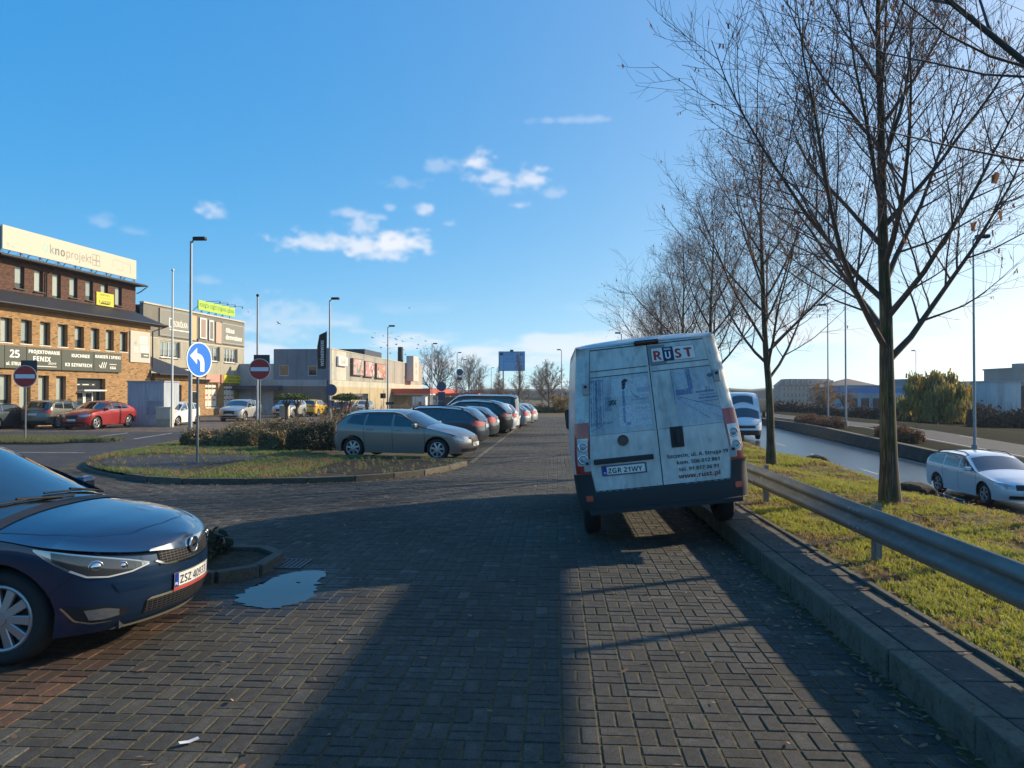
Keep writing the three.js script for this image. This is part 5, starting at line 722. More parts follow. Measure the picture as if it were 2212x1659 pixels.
{ // grey plastered shop building
  const sc = 1.4, H = y => 1.9 + (y - 1.9) * sc, U = u => u * sc;
  const b = T('window_shop', 'pale plastered shop building with grey window posters and brick ground floor', 'building', [-35.4, 0, -81.2], turnOf(3));
  const g1 = [[-5.95, -4.15, 0.75, 2.6], [-3.25, -1.5, 0.78, 2.52]].map(([a, c, d, e]) => [U(a), U(c), H(d), H(e)]); const dr = [U(-8.6), U(-6.9), -0.1, H(2.02)];
  part(b, 'ground_floor_wall', wall(U(-13.2), U(-0.02), -0.6, H(2.66), [...g1, dr], 0.3), yBrickM);
  const w1 = [[-11.6, -9.5], [-6.6, -4.15], [-3.25, -1.4]].map(([a, c]) => [U(a), U(c), H(4.22), H(5.3)]);
  part(b, 'upper_wall', wall(U(-13.4), 0, H(2.66) + 0.002, H(5.45), w1, 0.3), plaster(0.43, 0.405, 0.33)); part(b, 'attic_wall', wall(U(-13.4), 0.01, H(5.45) + 0.001, H(7.55), [], 0.34), plaster(0.22, 0.21, 0.185));
  part(b, 'cornice', merge([box(U(13.5), 0.14, 0.42, U(-6.7), H(7.6), -0.12), box(U(13.3), 0.1, 0.36, U(-6.7), H(5.45), -0.16)]), plaster(0.62, 0.58, 0.48));
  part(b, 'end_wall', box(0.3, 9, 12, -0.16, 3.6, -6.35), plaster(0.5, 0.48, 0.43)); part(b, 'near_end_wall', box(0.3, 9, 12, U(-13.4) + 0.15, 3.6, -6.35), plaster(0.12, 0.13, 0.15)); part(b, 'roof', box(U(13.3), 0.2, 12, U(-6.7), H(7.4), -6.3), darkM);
  for (const h of w1) { windowIn(b, h, { frame: frameWhiteM, bars: [0.25, 0.5, 0.75], pane: paneM, z: -0.12, fw: 0.08, sill: frameWhiteM }); part(b, 'shutter', box(0.28, h[3] - h[2] + 0.1, 0.05, h[1] + 0.14, (h[2] + h[3]) / 2, 0.04), frameDarkM); }
  for (const h of g1) { windowIn(b, h, { frame: frameWhiteM, bars: [0.35, 0.65], pane: new THREE.MeshStandardMaterial({ roughness: 0.2, map: canvasTex(128, 200, (x) => { x.fillStyle = '#5e5750'; x.fillRect(0, 0, 128, 200); x.fillStyle = '#e7d9c4'; x.fillRect(6, 50, 116, 140); x.fillStyle = '#c46a5c'; x.fillRect(60, 90, 60, 16); x.fillRect(20, 130, 90, 12); x.fillStyle = '#efe6cf'; x.fillRect(10, 14, 108, 20); }) }), z: -0.2, sill: frameWhiteM }); }
  windowIn(b, dr, { frame: frameWhiteM, bars: [0.42], pane: darkPaneM, z: -0.15, fw: 0.12, name: 'door' }); part(b, 'notice_board', box(0.5, 1.7, 0.06, U(-9.3), 1.35, 0.03), frameDarkM);
  // posters on the attic
  const P = (a, c, y0, y1, m, n, z = 0.06) => part(b, n, box(U(c) - U(a), H(y1) - H(y0), 0.1, (U(a) + U(c)) / 2, (H(y0) + H(y1)) / 2, z - 0.004), m);
  const grey = M(0.2, 0.2, 0.185, 0.6); P(-11.75, -8.05, 5.62, 7.45, grey, 'poster_board'); P(-3.72, -0.15, 5.62, 7.3, grey, 'poster_board');
  const pf = (a, c, y0, y1, w, h, d, lab) => part(b, 'poster_print', face(U(c) - U(a) - 0.04, H(y1) - H(y0) - 0.04, (U(a) + U(c)) / 2, (H(y0) + H(y1)) / 2, 0.112), signM(w, h, d), lab);
  pf(-11.75, -8.05, 5.62, 7.45, 600, 300, (x, w, h) => { x.fillStyle = '#7a7a70'; x.fillRect(0, 0, w, h); x.strokeStyle = '#a5a598'; x.lineWidth = 3; x.strokeRect(14, 14, w - 28, h - 28); x.strokeStyle = '#f0eee2'; x.lineWidth = 12; x.strokeRect(175, 98, 60, 92); x.fillStyle = '#f0eee2'; x.textBaseline = 'middle'; x.font = '86px sans-serif'; x.save(); x.translate(256, 150); x.scale(0.76, 1); x.fillText('SOKÓŁKA', 0, 0); x.restore(); x.fillRect(180, 214, 400, 10); });
  pf(-3.72, -0.15, 5.62, 7.3, 580, 280, (x, w, h) => { x.fillStyle = '#75756c'; x.fillRect(0, 0, w, h); x.strokeStyle = '#b4b4a8'; x.lineWidth = 5; x.strokeRect(16, 16, w - 32, h - 32); x.fillStyle = '#f2f0e6'; x.font = 'bold 84px serif'; x.textBaseline = 'middle'; x.fillText('Okna', 90, 100); x.fillText('drewniane', 90, 190, 430); });
  P(-8.04, -7.3, 5.6, 7.35, M(0.55, 0.38, 0.2, 0.7), 'timber_sample'); P(-6.87, -5.95, 5.8, 7.3, frameWhiteM, 'window_sample', 0.09); P(-6.7, -6.12, 5.9, 7.2, M(0.3, 0.22, 0.17, 0.5), 'window_sample_glass', 0.12); P(-5.6, -4.95, 5.75, 7.25, frameWhiteM, 'window_sample', 0.09); P(-5.47, -5.08, 5.87, 7.13, M(0.2, 0.18, 0.15, 0.3), 'window_sample_glass', 0.12); P(-4.6, -3.75, 5.6, 7.2, M(0.45, 0.33, 0.25, 0.7), 'timber_sample');
  // shop signs at street level
  P(-9.9, -6.0, 3.05, 3.6, M(0.05, 0.048, 0.045, 0.5), 'shop_sign', 0.14); pf(-9.9, -6.0, 3.05, 3.6, 500, 80, (x, w, h) => { x.fillStyle = '#2c2a28'; x.fillRect(0, 0, w, h); x.fillStyle = '#e4e1d8'; x.fillRect(70, 14, 190, 40); x.fillRect(330, 10, 120, 18); x.fillRect(330, 44, 120, 16); }); b.children.at(-1).position.z = 0.09;
  part(b, 'awning', box(U(4.5), 0.08, 0.9, U(-7.6), H(2.86), 0.45), M(0.4, 0.3, 0.24, 0.7)); P(-6.0, -3.95, 2.66, 3.22, M(0.5, 0.26, 0.2, 0.7), 'shop_sign', 0.05);
  P(-3.85, -0.35, 2.6, 3.26, M(0.4, 0.2, 0.1, 0.6), 'shop_sign', 0.12); pf(-3.5, -0.35, 2.62, 3.24, 480, 110, (x, w, h) => { x.fillStyle = '#c9bd16'; x.fillRect(0, 0, w, h); x.fillStyle = '#5b5410'; tinyLine(x, 90, 16, 300, 34, 12, 6); tinyLine(x, 40, 64, 400, 34, 16, 7); }, 'yellow shop sign'); b.children.at(-1).position.z = 0.08;
  // lime banner on the roof, with arm lamps
  const inner = pgroup(b, 'roof_sign', U(-2.75), H(8.4), -1.2);
  part(inner, 'board', box(U(5.5), 1.0, 0.1), M(0.5, 0.75, 0.12, 0.6)); part(inner, 'sign_face', face(U(5.5) - 0.02, 0.98, 0, 0, 0.056), signM(1000, 165, (x, w, h) => { x.fillStyle = '#9fc23c'; x.fillRect(0, 0, w, h); x.fillStyle = '#4c6428'; x.textBaseline = 'middle'; x.font = 'bold 92px sans-serif'; x.fillText('ROBOCZA ODZIEŻ UŻYWANA I NOWA', 24, 78, 950); }));
  { const t = new Tubes(); for (let k = 0; k < 4; k++) { const x = -2.3 + k * 1.65; t.tube([V(x, 0.5, 0), V(x + 0.5, 0.6, 1.3), V(x + 0.5, 0.5, 1.34)], [0.025, 0.025, 0.025], 5); t.tube([V(x + 0.5, 0.5, 1.3), V(x + 0.5, 0.36, 1.3)], [0.09, 0.05], 6); } for (let k = 0; k < 5; k++) { const x = -2.9 + k * 1.45; t.tube([V(x, 0.5, -0.1), V(x, -1.0, -0.1)], [0.035, 0.035], 5); t.tube([V(x, 0.4, -0.1), V(x, -0.95, -1.6)], [0.03, 0.03], 5); } part(inner, 'steel_frame', t.geo(), blackM); }
}
{ // supermarket hall
  const b = T('supermarket', 'pale supermarket hall with a blue-grey end wall, posters and red canopy', 'building', [-25, 0, -80], turnOf(0));
  const cream = plaster(0.54, 0.525, 0.46, 0.12), beige = plaster(0.5, 0.41, 0.26, 0.12), greyP = plaster(0.38, 0.365, 0.33, 0.12), whiteP = plaster(0.56, 0.53, 0.44, 0.12);
  const Lk = 56, top = 6.75; const doors = [[12.4, 16.3, -0.5, 1.75], [4.5, 8, -0.5, 1.3]];
  part(b, 'plinth_wall', wall(0, Lk, -0.9, 2.55, doors, 0.4), beige); part(b, 'band_wall', wall(0, Lk, 2.552, 3.3, [], 0.42), whiteP);
  for (let u = 0; u < Lk; u += 6.1) { const w = Math.min(6.1, Lk - u); part(b, 'wall_panel', box(w - 0.05, top - 3.32, 0.4, u + w / 2, (top + 3.32) / 2, -0.22), u < 6 ? cream : greyP); }
  part(b, 'roof_edge', box(Lk + 0.1, 0.1, 0.5, Lk / 2, top + 0.05, -0.22), whiteP); part(b, 'roof', box(Lk - 1, 0.2, 5.8, Lk / 2, top - 0.4, -3.4), darkM); part(b, 'rear_roof', box(Lk - 1, 0.2, 16, Lk / 2, 4.7, -14.6), darkM);
  for (const h of doors) windowIn(b, h, { frame: frameWhiteM, bars: [0.5], pane: darkPaneM, z: -0.2, name: 'door' }); part(b, 'door_canopy', box(4.6, 0.28, 1.4, 5.9, 1.62, 0.7), M(0.1, 0.07, 0.07, 0.6));
  // end wall facing us: blue-grey with two windows, lower wing beyond
  const blue = plaster(0.2, 0.26, 0.34, 0.12), pale = plaster(0.42, 0.47, 0.52, 0.12);
  const ew = pgroup(b, 'end_wall'); ew.rotation.y = -Math.PI / 2; // local x runs towards the front edge
  const eh = [[-2.6, -1.6, 3.75, 4.88], [-5.85, -4.8, 3.75, 4.95]];
  part(ew, 'wall', wall(-6.5, 0, 3.32, top, eh, 0.3), blue); part(ew, 'band', wall(-6.5, 0, 2.6, 3.318, [], 0.28), pale); part(ew, 'plinth', wall(-6.5, 0, -0.9, 2.598, [], 0.3), plaster(0.22, 0.19, 0.17, 0.12)); for (const h of eh) windowIn(ew, h, { frame: frameWhiteM, pane: darkPaneM, z: -0.1 });
  part(ew, 'wing_wall', wall(-24, -6.5, -0.9, 5.1, [[-9.6, -8, -0.3, 1.2], [-13.5, -11.5, -0.3, 1.2]], 0.25), pale); part(ew, 'wing_canopy', box(12, 0.5, 1.2, -11.5, 2.4, 0.6), M(0.03, 0.05, 0.08, 0.6)); for (const h of [[-9.6, -8, -0.3, 1.2], [-13.5, -11.5, -0.3, 1.2]]) windowIn(ew, h, { frame: frameWhiteM, pane: paneM, z: -0.1, name: 'door' });
  // posters and signs
  const pr = (a, c, y0, y1, cols, seed) => { const g = pgroup(b, 'poster', (a + c) / 2, (y0 + y1) / 2, 0); part(g, 'frame', box(c - a, y1 - y0, 0.35, 0, 0, 0.17), M(0.13, 0.11, 0.1, 0.6)); part(g, 'print', face(c - a - 0.3, y1 - y0 - 0.2, 0, 0, 0.352), signM(240, 120, (x, w, h) => { const r = rngOf(seed); x.fillStyle = cols[0]; x.fillRect(0, 0, w, h); for (let k = 0; k < 26; k++) { x.fillStyle = cols[1 + Math.floor(r() * (cols.length - 1))]; x.beginPath(); x.ellipse(r() * w, r() * h, 8 + r() * 34, 5 + r() * 16, r() * 3, 0, 7); x.fill(); } })); };
  pr(7.8, 12.7, 4.02, 6.1, ['#b39a90', '#a5665e', '#bfb5aa', '#5f7d6c', '#a87a7a'], 3); pr(13.5, 18.3, 3.95, 6.0, ['#b0817a', '#9d5552', '#bfb2ad', '#a86e76'], 4); pr(19.6, 25, 3.88, 5.95, ['#ae766b', '#9d4e46', '#bab5a6', '#a5895f'], 5);
  const rs = pgroup(b, 'logo_sign', 3.8, 5.5, 0); part(rs, 'panel', rbox(3.6, 1.15, 0.3, 0.14, 0, 0, 0.16, 3), whiteM); part(rs, 'print', face(2.4, 0.7, 0, 0, 0.315), signM(200, 60, (x) => { x.fillStyle = '#bdb7a8'; x.fillRect(0, 0, 200, 60); x.fillStyle = '#d9a79c'; x.fillRect(40, 26, 120, 24); x.fillStyle = '#c9c3b4'; x.fillRect(60, 8, 80, 10); }));
  const ps = pgroup(b, 'pylon_sign', 43, 5.9, 0.7); part(ps, 'box', box(4.6, 4.2, 1.2), M(0.5, 0.48, 0.42, 0.5)); part(ps, 'print', face(4.4, 4, 0, 0, 0.603), signM(220, 200, (x) => { x.fillStyle = '#bdb8a8'; x.fillRect(0, 0, 220, 200); x.fillStyle = '#b08c6c'; x.beginPath(); x.ellipse(110, 70, 30, 24, 0.5, 0, 7); x.fill(); x.beginPath(); x.ellipse(120, 128, 26, 18, -0.4, 0, 7); x.fill(); }));
  part(b, 'chimney', cyl(0.5, 0.45, 3.4, 43.5, top - 0.5, -1.5), blackM); part(b, 'roof_plant', box(10, 1.4, 4, 27, top + 0.6, -4), M(0.04, 0.05, 0.08, 0.7));
  const cp = pgroup(b, 'entrance_canopy', 46, 2.1, 3); part(cp, 'fascia', box(32, 0.75, 6, 0, 0, 0), M(0.5, 0.07, 0.04, 0.5)); part(cp, 'white_band', box(31.6, 0.3, 5.8, 0.2, -0.45, 0.02), frameWhiteM); for (let k = 0; k < 5; k++) part(cp, 'column', box(0.3, 3, 0.3, -14 + k * 7, -2, 2.6), frameWhiteM);
}

// ---------- street furniture ----------
{ // guard rail between verge and footway
  const g = T('guard_rail', 'galvanised steel guard rail with a ribbed beam running beside the kerb', 'guard rail');
  const prof = [[0.0, -0.155], [-0.03, -0.15], [-0.03, -0.13], [-0.06, -0.1], [-0.062, -0.065], [-0.03, -0.035], [0.0, -0.018], [0.0, 0.018], [-0.03, 0.035], [-0.062, 0.065], [-0.06, 0.1], [-0.03, 0.13], [-0.03, 0.15], [0.0, 0.155]];
  const segG = (d0, d1) => { const p = [], ix = [], uv = []; [d0, d1].forEach((d) => prof.forEach(([x, y]) => { p.push(3.13 + x, 0.6 + gy(d) + y, -d); uv.push(d * 0.5, y * 3); })); const n = prof.length; for (let i = 0; i + 1 < n; i++) ix.push(i, i + n, i + n + 1, i, i + n + 1, i + 1); const q = new THREE.BufferGeometry(); q.setAttribute('position', new THREE.Float32BufferAttribute(p, 3)); q.setAttribute('uv', new THREE.Float32BufferAttribute(uv, 2)); q.setIndex(ix); q.computeVertexNormals(); return q; };
  const postG = merge([box(0.006, 1.0, 0.1, 3.2, 0.28, 0), box(0.06, 1.0, 0.006, 3.23, 0.28, 0.05), box(0.06, 1.0, 0.006, 3.23, 0.28, -0.05)]); const boltG = new THREE.SphereGeometry(0.014, 8, 6);
  for (let d = -4.4; d < 58; d += 4.0) { const m = part(g, 'beam', segG(d, d + 4.06), galvM); m.position.x = ((d / 4) & 1) * 0.003; for (const o of [0.05, 0.16, 0.27]) for (const y of [-0.085, 0.085]) { const b = part(g, 'bolt', boltG, poleM); b.position.set(3.068, 0.6 + gy(d) + y, -d - o); } }
  for (let d = -0.2; d < 58; d += 3.9) { const m = part(g, 'post', postG, galvM); m.position.set(0, gy(d) + 0.0, -d); part(g, 'bolt', boltG, poleM).position.set(3.128, 0.6 + gy(d), -d); }
}
function lampPost(label, X, D, h, arm, group = 'street lamps', y0) {
  const g = T('street_lamp', label, 'street lamp', [X, y0 ?? gy(D), -D], 0, group);
  const pr = group === 'street lamps' ? 1 : 0.68; part(g, 'pole', merge([cyl(0.1 * pr, 0.055 * pr, h, 0, 0, 0, 10), cyl(0.13, 0.13, 0.3, 0, 0, 0, 10)]), poleM);
  part(g, 'arm', (() => { const t = new Tubes(); t.tube([V(0, h - 0.1, 0), V(arm * 0.12, h + 0.06, 0), V(arm * 0.3, h + 0.1, 0)], [0.045, 0.04, 0.035], 6); return t.geo(); })(), poleM);
  part(g, 'lantern', rbox(0.62, 0.17, 0.28, 0.06, arm * 0.42, h + 0.12, 0), blackM); return g;
}
lampPost('tall lamp post in front of the plastered shop', -17.3, 33.7, 9.2, 1);
lampPost('lamp post carrying the black vertical banner', -16.9, 53.8, 9.1, 1);
lampPost('lamp post before the supermarket posters', -17.3, 74.5, 9.1, 1);
lampPost('lamp post at the far end of the supermarket', -17.2, 101, 9.1, 1);
lampPost('distant lamp post above the bare trees', -16.8, 124, 9.1, 1);
lampPost('distant slim lamp post beside the round signs', -18.9, 149, 9, 1);
lampPost('farthest small lamp post over the car park', -17.5, 198, 9, 1);
lampPost('lamp post beyond the lane end with a reddish tree', 0.9, 115, 9, -1);
lampPost('lamp post peeking over the van roof', 7.4, 83, 9, -1);
lampPost('tall pole lamp on the median behind the thick tree', 19.3, 50, 11, -1, 'median lamps', medY(50)); lampPost('pole lamp on the median behind the white estate car', 19.3, 35, 9.8, 1, 'median lamps', medY(35)); lampPost('slim distant lamp on the median', 22.5, 62, 9.5, -1, 'median lamps', medY(62) - 0.1);
lampPost('far small lamp above the low hall', 62, 130, 11, -1, 'far lamps', -2); lampPost('far small lamp at the edge of the grey block', 72, 115, 9.5, -1, 'far lamps', -2);
{ // masts
  const mast = (label, X, D, h, top, m) => { const g = T('mast', label, 'mast', [X, gy(D), -D], 0, 'plain masts'); part(g, 'pole', cyl(0.07, 0.045, h, 0, 0, 0, 10), m); part(g, 'finial', new THREE.SphereGeometry(0.09, 10, 8).translate(0, h + 0.05, 0), top); };
  mast('white flag mast without a flag before the brick office', -23.0, 42.6, 9.4, frameWhiteM, frameWhiteM); mast('grey mast with a dark knob behind the no-entry sign', -17.1, 41, 7.6, blackM, poleM);
}
{ // black banner on the second lamp post
  const g = T('vertical_banner', 'black vertical advertising flag hanging beside the second lamp post', 'banner', [-17.05, gy(53.8), -53.75]);
  const s = new THREE.Shape([[-0.72, 3.95], [-0.1, 3.95], [-0.06, 6.75], [-0.62, 6.5], [-0.78, 5.6]].map(p => new THREE.Vector2(...p))); const q = new THREE.ExtrudeGeometry(s, { depth: 0.03, bevelEnabled: false }); part(g, 'cloth', q, blackM);
  const ph = new THREE.PlaneGeometry(2.3, 0.42).rotateZ(Math.PI / 2).translate(-0.4, 5.2, 0.034); part(g, 'lettering', ph, signM(460, 84, (x, w, h) => { x.fillStyle = '#0c0c0d'; x.fillRect(0, 0, w, h); x.fillStyle = '#e8e6df'; x.textBaseline = 'middle'; x.font = 'bold 62px sans-serif'; x.fillText('WIŚNIOWSKI', 20, 44, 420); })); part(g, 'arm', cyl(0.02, 0.02, 2.9, -0.06, 3.9, 0, 6), poleM);
}
// round signs
function disc(r, t = 0.012) { return new THREE.CylinderGeometry(r, r, t, 48).rotateX(Math.PI / 2); }
function circleTex(draw) { return signM(256, 256, (x) => { x.clearRect(0, 0, 256, 256); draw(x); }, 0.3); }
function signPost(name, label, X, D, h, r, turn, tex, extra) {
  const g = T(name, label, 'traffic sign', [X, gy(D), -D], turn); part(g, 'post', cyl(0.032, 0.032, h + r, 0, 0, -0.045, 10), galvM); part(g, 'sign_back', disc(r), M(0.3, 0.31, 0.32, 0.5, 0.4));
  g.children.at(-1).position.y = h; const f = part(g, 'sign_face', new THREE.CircleGeometry(r - 0.004, 48), tex); f.position.set(0, h, 0.009); if (extra) extra(g); return g;
}
const arrowTex = circleTex(x => { x.fillStyle = '#e6ecf2'; x.fillRect(0, 0, 256, 256); x.fillStyle = '#1272d8'; x.beginPath(); x.arc(128, 128, 119, 0, 7); x.fill(); x.fillStyle = '#f2f5f8'; x.beginPath(); x.moveTo(34, 104); x.lineTo(104, 44); x.lineTo(104, 84); x.quadraticCurveTo(176, 88, 178, 160); x.lineTo(178, 216); x.lineTo(138, 216); x.lineTo(138, 164); x.quadraticCurveTo(138, 126, 104, 124); x.lineTo(104, 164); x.closePath(); x.fill(); });
const noEntryTex = circleTex(x => { x.fillStyle = '#d8d6d2'; x.fillRect(0, 0, 256, 256); x.fillStyle = '#b3131c'; x.beginPath(); x.arc(128, 128, 121, 0, 7); x.fill(); x.fillStyle = '#dfe3e6'; x.fillRect(22, 104, 212, 48); });
signPost('direction_sign', 'round blue sign with a white left-turn arrow on a thin post', -9.09, 18.15, 2.74, 0.45, 0.85 + 0.45, arrowTex).children[0].position.y = 0.08;
const backPanel = g => { const m = part(g, 'back_panel', box(0.62, 0.5, 0.012, 0.1, 3.02, -0.09), M(0.05, 0.052, 0.056, 0.7)); };
const ne1 = signPost('no_entry_sign', 'red no-entry sign on the grass strip before the brick office', -21.4, 28.3, 2.62, 0.45, 0.18, noEntryTex, backPanel);
const ne2 = signPost('no_entry_sign', 'red no-entry sign on a post behind the brown hedge', -12.62, 30.5, 2.98, 0.46, 0.1, noEntryTex, g => { const m = part(g, 'back_panel', box(0.68, 0.5, 0.012, 0.06, 3.35, -0.09), M(0.05, 0.052, 0.056, 0.7)); });
{ // signs seen from behind, in front of the car park trees
  const mk2 = (label, X, D, h, r, plates) => { const g = T('sign_back', label, 'traffic sign', [X, gy(D), -D]); part(g, 'post', cyl(0.04, 0.04, h + r, 0, 0, 0, 8), poleM); const d = part(g, 'disc', disc(r, 0.02), M(0.045, 0.08, 0.14, 0.6)); d.position.set(0, h, 0.05); for (const [w, hh, y] of plates) part(g, 'plate', box(w, hh, 0.02, 0, y, 0.05), M(0.04, 0.065, 0.12, 0.6)); };
  mk2('dark round sign above two plates, seen from behind beyond the estate', -11.0, 70, 2.9, 0.46, [[0.68, 0.85, 1.95], [0.68, 0.5, 1.2]]);
  mk2('dark round sign with one small plate high on a pole beyond the car park', -13.2, 100, 5.2, 0.46, [[0.62, 0.4, 4.3]]);
  mk2('small dark round sign low against the store end wall', -16.2, 52, 2.35, 0.42, [[0.5, 0.6, 1.3]]);
  const pk = T('parking_sign', 'small dark square sign beside the reddish tree', 'traffic sign', [2.5, gy(80), -80]); part(pk, 'post', cyl(0.04, 0.04, 3, 0, 0, 0, 8), poleM); part(pk, 'plate', box(0.6, 0.7, 0.02, 0, 2.3, 0.05), M(0.03, 0.06, 0.16, 0.6));
  const bs = T('notice_sign', 'dark rectangular board before the store entrance', 'sign', [-17.2, gy(72), -72]); part(bs, 'post', cyl(0.04, 0.04, 2.6, 0.1, 0, 0, 8), poleM); part(bs, 'board', box(0.55, 0.5, 0.04, 0, 2.0, 0), blackM); part(bs, 'lower_board', box(0.85, 0.26, 0.04, 0.7, 1.25, 0), darkM);
}
{ // large blue direction board far ahead
  const D = 112, g = T('direction_board', 'large blue direction board on tall posts behind the poplars', 'sign', [-6.75, gy(D), -D]);
  for (const s of [-1, 1]) part(g, 'post', cyl(0.14, 0.12, 8.4, s * 1.3, 0, -0.1, 10), poleM); part(g, 'board', box(4.05, 3.0, 0.12, 0, 7.2, 0), M(0.08, 0.18, 0.3, 0.5));
  part(g, 'sign_face', face(3.95, 2.9, 0, 7.2, 0.064), signM(400, 292, (x) => { x.fillStyle = '#7db4da'; x.fillRect(0, 0, 400, 292); x.strokeStyle = '#4a7fae'; x.lineWidth = 6; x.strokeRect(8, 8, 384, 276); x.beginPath(); x.moveTo(74, 64); x.lineTo(390, 64); x.moveTo(74, 150); x.lineTo(390, 150); x.moveTo(74, 10); x.lineTo(74, 280); x.stroke(); x.fillStyle = '#578ab8'; tinyLine(x, 96, 24, 130, 26, 9, 8); tinyLine(x, 96, 94, 200, 30, 12, 9); x.fillStyle = '#2a3246'; x.fillRect(14, 16, 50, 40); x.fillStyle = '#1c2d52'; x.fillRect(330, 22, 16, 34); x.beginPath(); x.arc(366, 42, 12, 0, 7); x.fill(); })); part(g, 'lamp_housing', box(0.5, 0.25, 0.4, 0, 8.82, 0.1), blackM);
}
{ // long board on posts beside the cutting, outside the frame: its shade falls along the lane
  const g = T('roadside_board', 'long narrow board on steel posts at the edge of the verge', 'sign', [7.5, 0, 0]);
  part(g, 'board', box(0.06, 0.79, 7.6, 0, 4.09, -8.0), M(0.35, 0.36, 0.37, 0.5, 0.3)); for (const d of [4.8, 9.2, 10.7]) part(g, 'post', cyl(0.06, 0.06, 4.5, 0.08, 0, -d, 10), galvM);
}
{ // cabinets and kiosk before the brick office
  const k = T('switch_kiosk', 'blue-grey metal kiosk between the red coupe and the cabinets', 'kiosk', [-25.5, gy(44), -45]); part(k, 'shell', box(2.35, 2.75, 1.8, 0, 1.37, 0), plaster(0.42, 0.48, 0.56, 0.4)); part(k, 'roof', box(2.45, 0.08, 1.9, 0, 2.79, 0), poleM); for (const [x, w, y, h] of [[-0.6, 1.1, 1.37, 2.6], [0.6, 1.1, 2.15, 1.05], [0.6, 1.1, 0.35, 0.6]]) part(k, 'panel', box(w, h, 0.02, x, y, 0.91), plaster(0.45, 0.5, 0.58, 0.4)); part(k, 'hatch', box(1.08, 0.85, 0.03, 0.6, 1.14, 0.905), plaster(0.3, 0.36, 0.44, 0.4));
  const c = T('utility_cabinet', 'stained white utility cabinet in front of the blue-grey kiosk', 'cabinet', [-23.85, gy(43), -43.4]); const cm = plaster(0.66, 0.62, 0.5, 0.8); part(c, 'cabinet_box', box(0.92, 0.72, 0.5, 0, 0.8, 0), cm); part(c, 'plinth', box(0.86, 0.44, 0.44, 0, 0.2, 0), plaster(0.5, 0.44, 0.33, 0.8)); part(c, 'lid', box(0.98, 0.05, 0.56, 0, 1.18, 0), cm); for (const s of [-1, 1]) part(c, 'door', box(0.42, 0.62, 0.02, s * 0.22, 0.8, 0.26), cm);
  const d = T('utility_cabinet', 'white upright cabinet beside the umbrella-shaped shrubs', 'cabinet', [-22.3, gy(59), -59]); part(d, 'cabinet_box', box(0.7, 1.05, 0.45, 0, 0.62, 0), cm); part(d, 'plinth', box(0.66, 0.14, 0.42, 0, 0.05, 0), kerbM2); part(d, 'door', box(0.02, 0.9, 0.38, 0.36, 0.64, 0), cm);
  const e = T('kiosk_box', 'white box kiosk with a dark oval emblem by the store canopy', 'kiosk', [-17.6, gy(92), -94]); part(e, 'shell', box(1.7, 1.75, 1.7, 0, 0.9, 0), whiteM); part(e, 'roof', box(1.8, 0.08, 1.8, 0, 1.8, 0), whiteM); part(e, 'emblem', new THREE.CircleGeometry(0.26, 24).scale(0.8, 1.3, 1).translate(0.15, 0.9, 0.86), blackM); part(e, 'dark_side', box(0.03, 1.5, 1.5, -0.86, 0.85, 0), darkM);
  const b0 = T('bollard', 'dark bollard before the store entrance, nearer one', 'bollard', [-17.4, gy(76), -77], 0, 'bollards at the store'); part(b0, 'post', cyl(0.09, 0.09, 0.9, 0, 0, 0, 10), blackM); part(b0, 'cap', new THREE.SphereGeometry(0.1, 10, 6).translate(0, 0.92, 0), blackM); dup(b0, [-14.9, gy(76), -76], 0, 'dark bollard before the store entrance, right of the notice sign');
}
{ // trolley shelter
  const g = T('trolley_shelter', 'small red-roofed trolley shelter at the far car park', 'shelter', [-14.2, gy(105), -106]); part(g, 'roof', box(6.2, 0.35, 3, 0, 2.1, 0), M(0.5, 0.07, 0.04, 0.5)); for (const x of [-2.8, 0, 2.8]) part(g, 'post', box(0.12, 2, 0.12, x, 1, 1.3), frameWhiteM); part(g, 'back_panel', box(6, 1.6, 0.06, 0, 0.9, -1.3), M(0.1, 0.12, 0.14, 0.4));
}
// puddle and drain grate in the lane
{
  const base = [[-2.9, 6.5], [-2.95, 6.85], [-2.9, 7.2], [-2.78, 7.55], [-2.6, 7.66], [-2.42, 7.62], [-2.38, 7.3], [-2.3, 6.95], [-2.26, 6.62], [-2.36, 6.42], [-2.5, 6.3], [-2.72, 6.36]]; const pts = []; const r = rngOf(12);
  const cv = new THREE.CatmullRomCurve3(base.map(p => V(p[0], 0, p[1])), true); for (let k = 0; k < 110; k++) { const p = cv.getPoint(k / 110); pts.push([p.x + (r() - 0.5) * 0.05 + (vnoise(k * 0.9, 3) - 0.5) * 0.07, p.z + (r() - 0.5) * 0.014]); }
  const m = struct('puddle', flatPoly(pts, 0.0055), new THREE.MeshPhysicalMaterial({ color: rgb(0.015, 0.017, 0.018), roughness: 0.012, ior: 1.36 })); m.userData.label = 'puddle of rainwater on the pavers';
  const g = T('drain_grate', 'iron drain grate beyond the puddle', 'drain grate', [-3.0, 0.006, -7.95]); part(g, 'frame', merge([box(0.5, 0.012, 0.03, 0, 0, 0.2), box(0.5, 0.012, 0.03, 0, 0, -0.2), box(0.03, 0.012, 0.37, 0.235, 0, 0), box(0.03, 0.012, 0.37, -0.235, 0, 0)]), M(0.09, 0.085, 0.08, 0.6, 0.4)); for (let k = 0; k < 8; k++) part(g, 'bar', box(0.022, 0.01, 0.36, -0.19 + k * 0.054, 0, 0), M(0.1, 0.095, 0.09, 0.6, 0.4)); part(g, 'pit', box(0.44, 0.002, 0.36, 0, -0.005, 0), blackM);
}

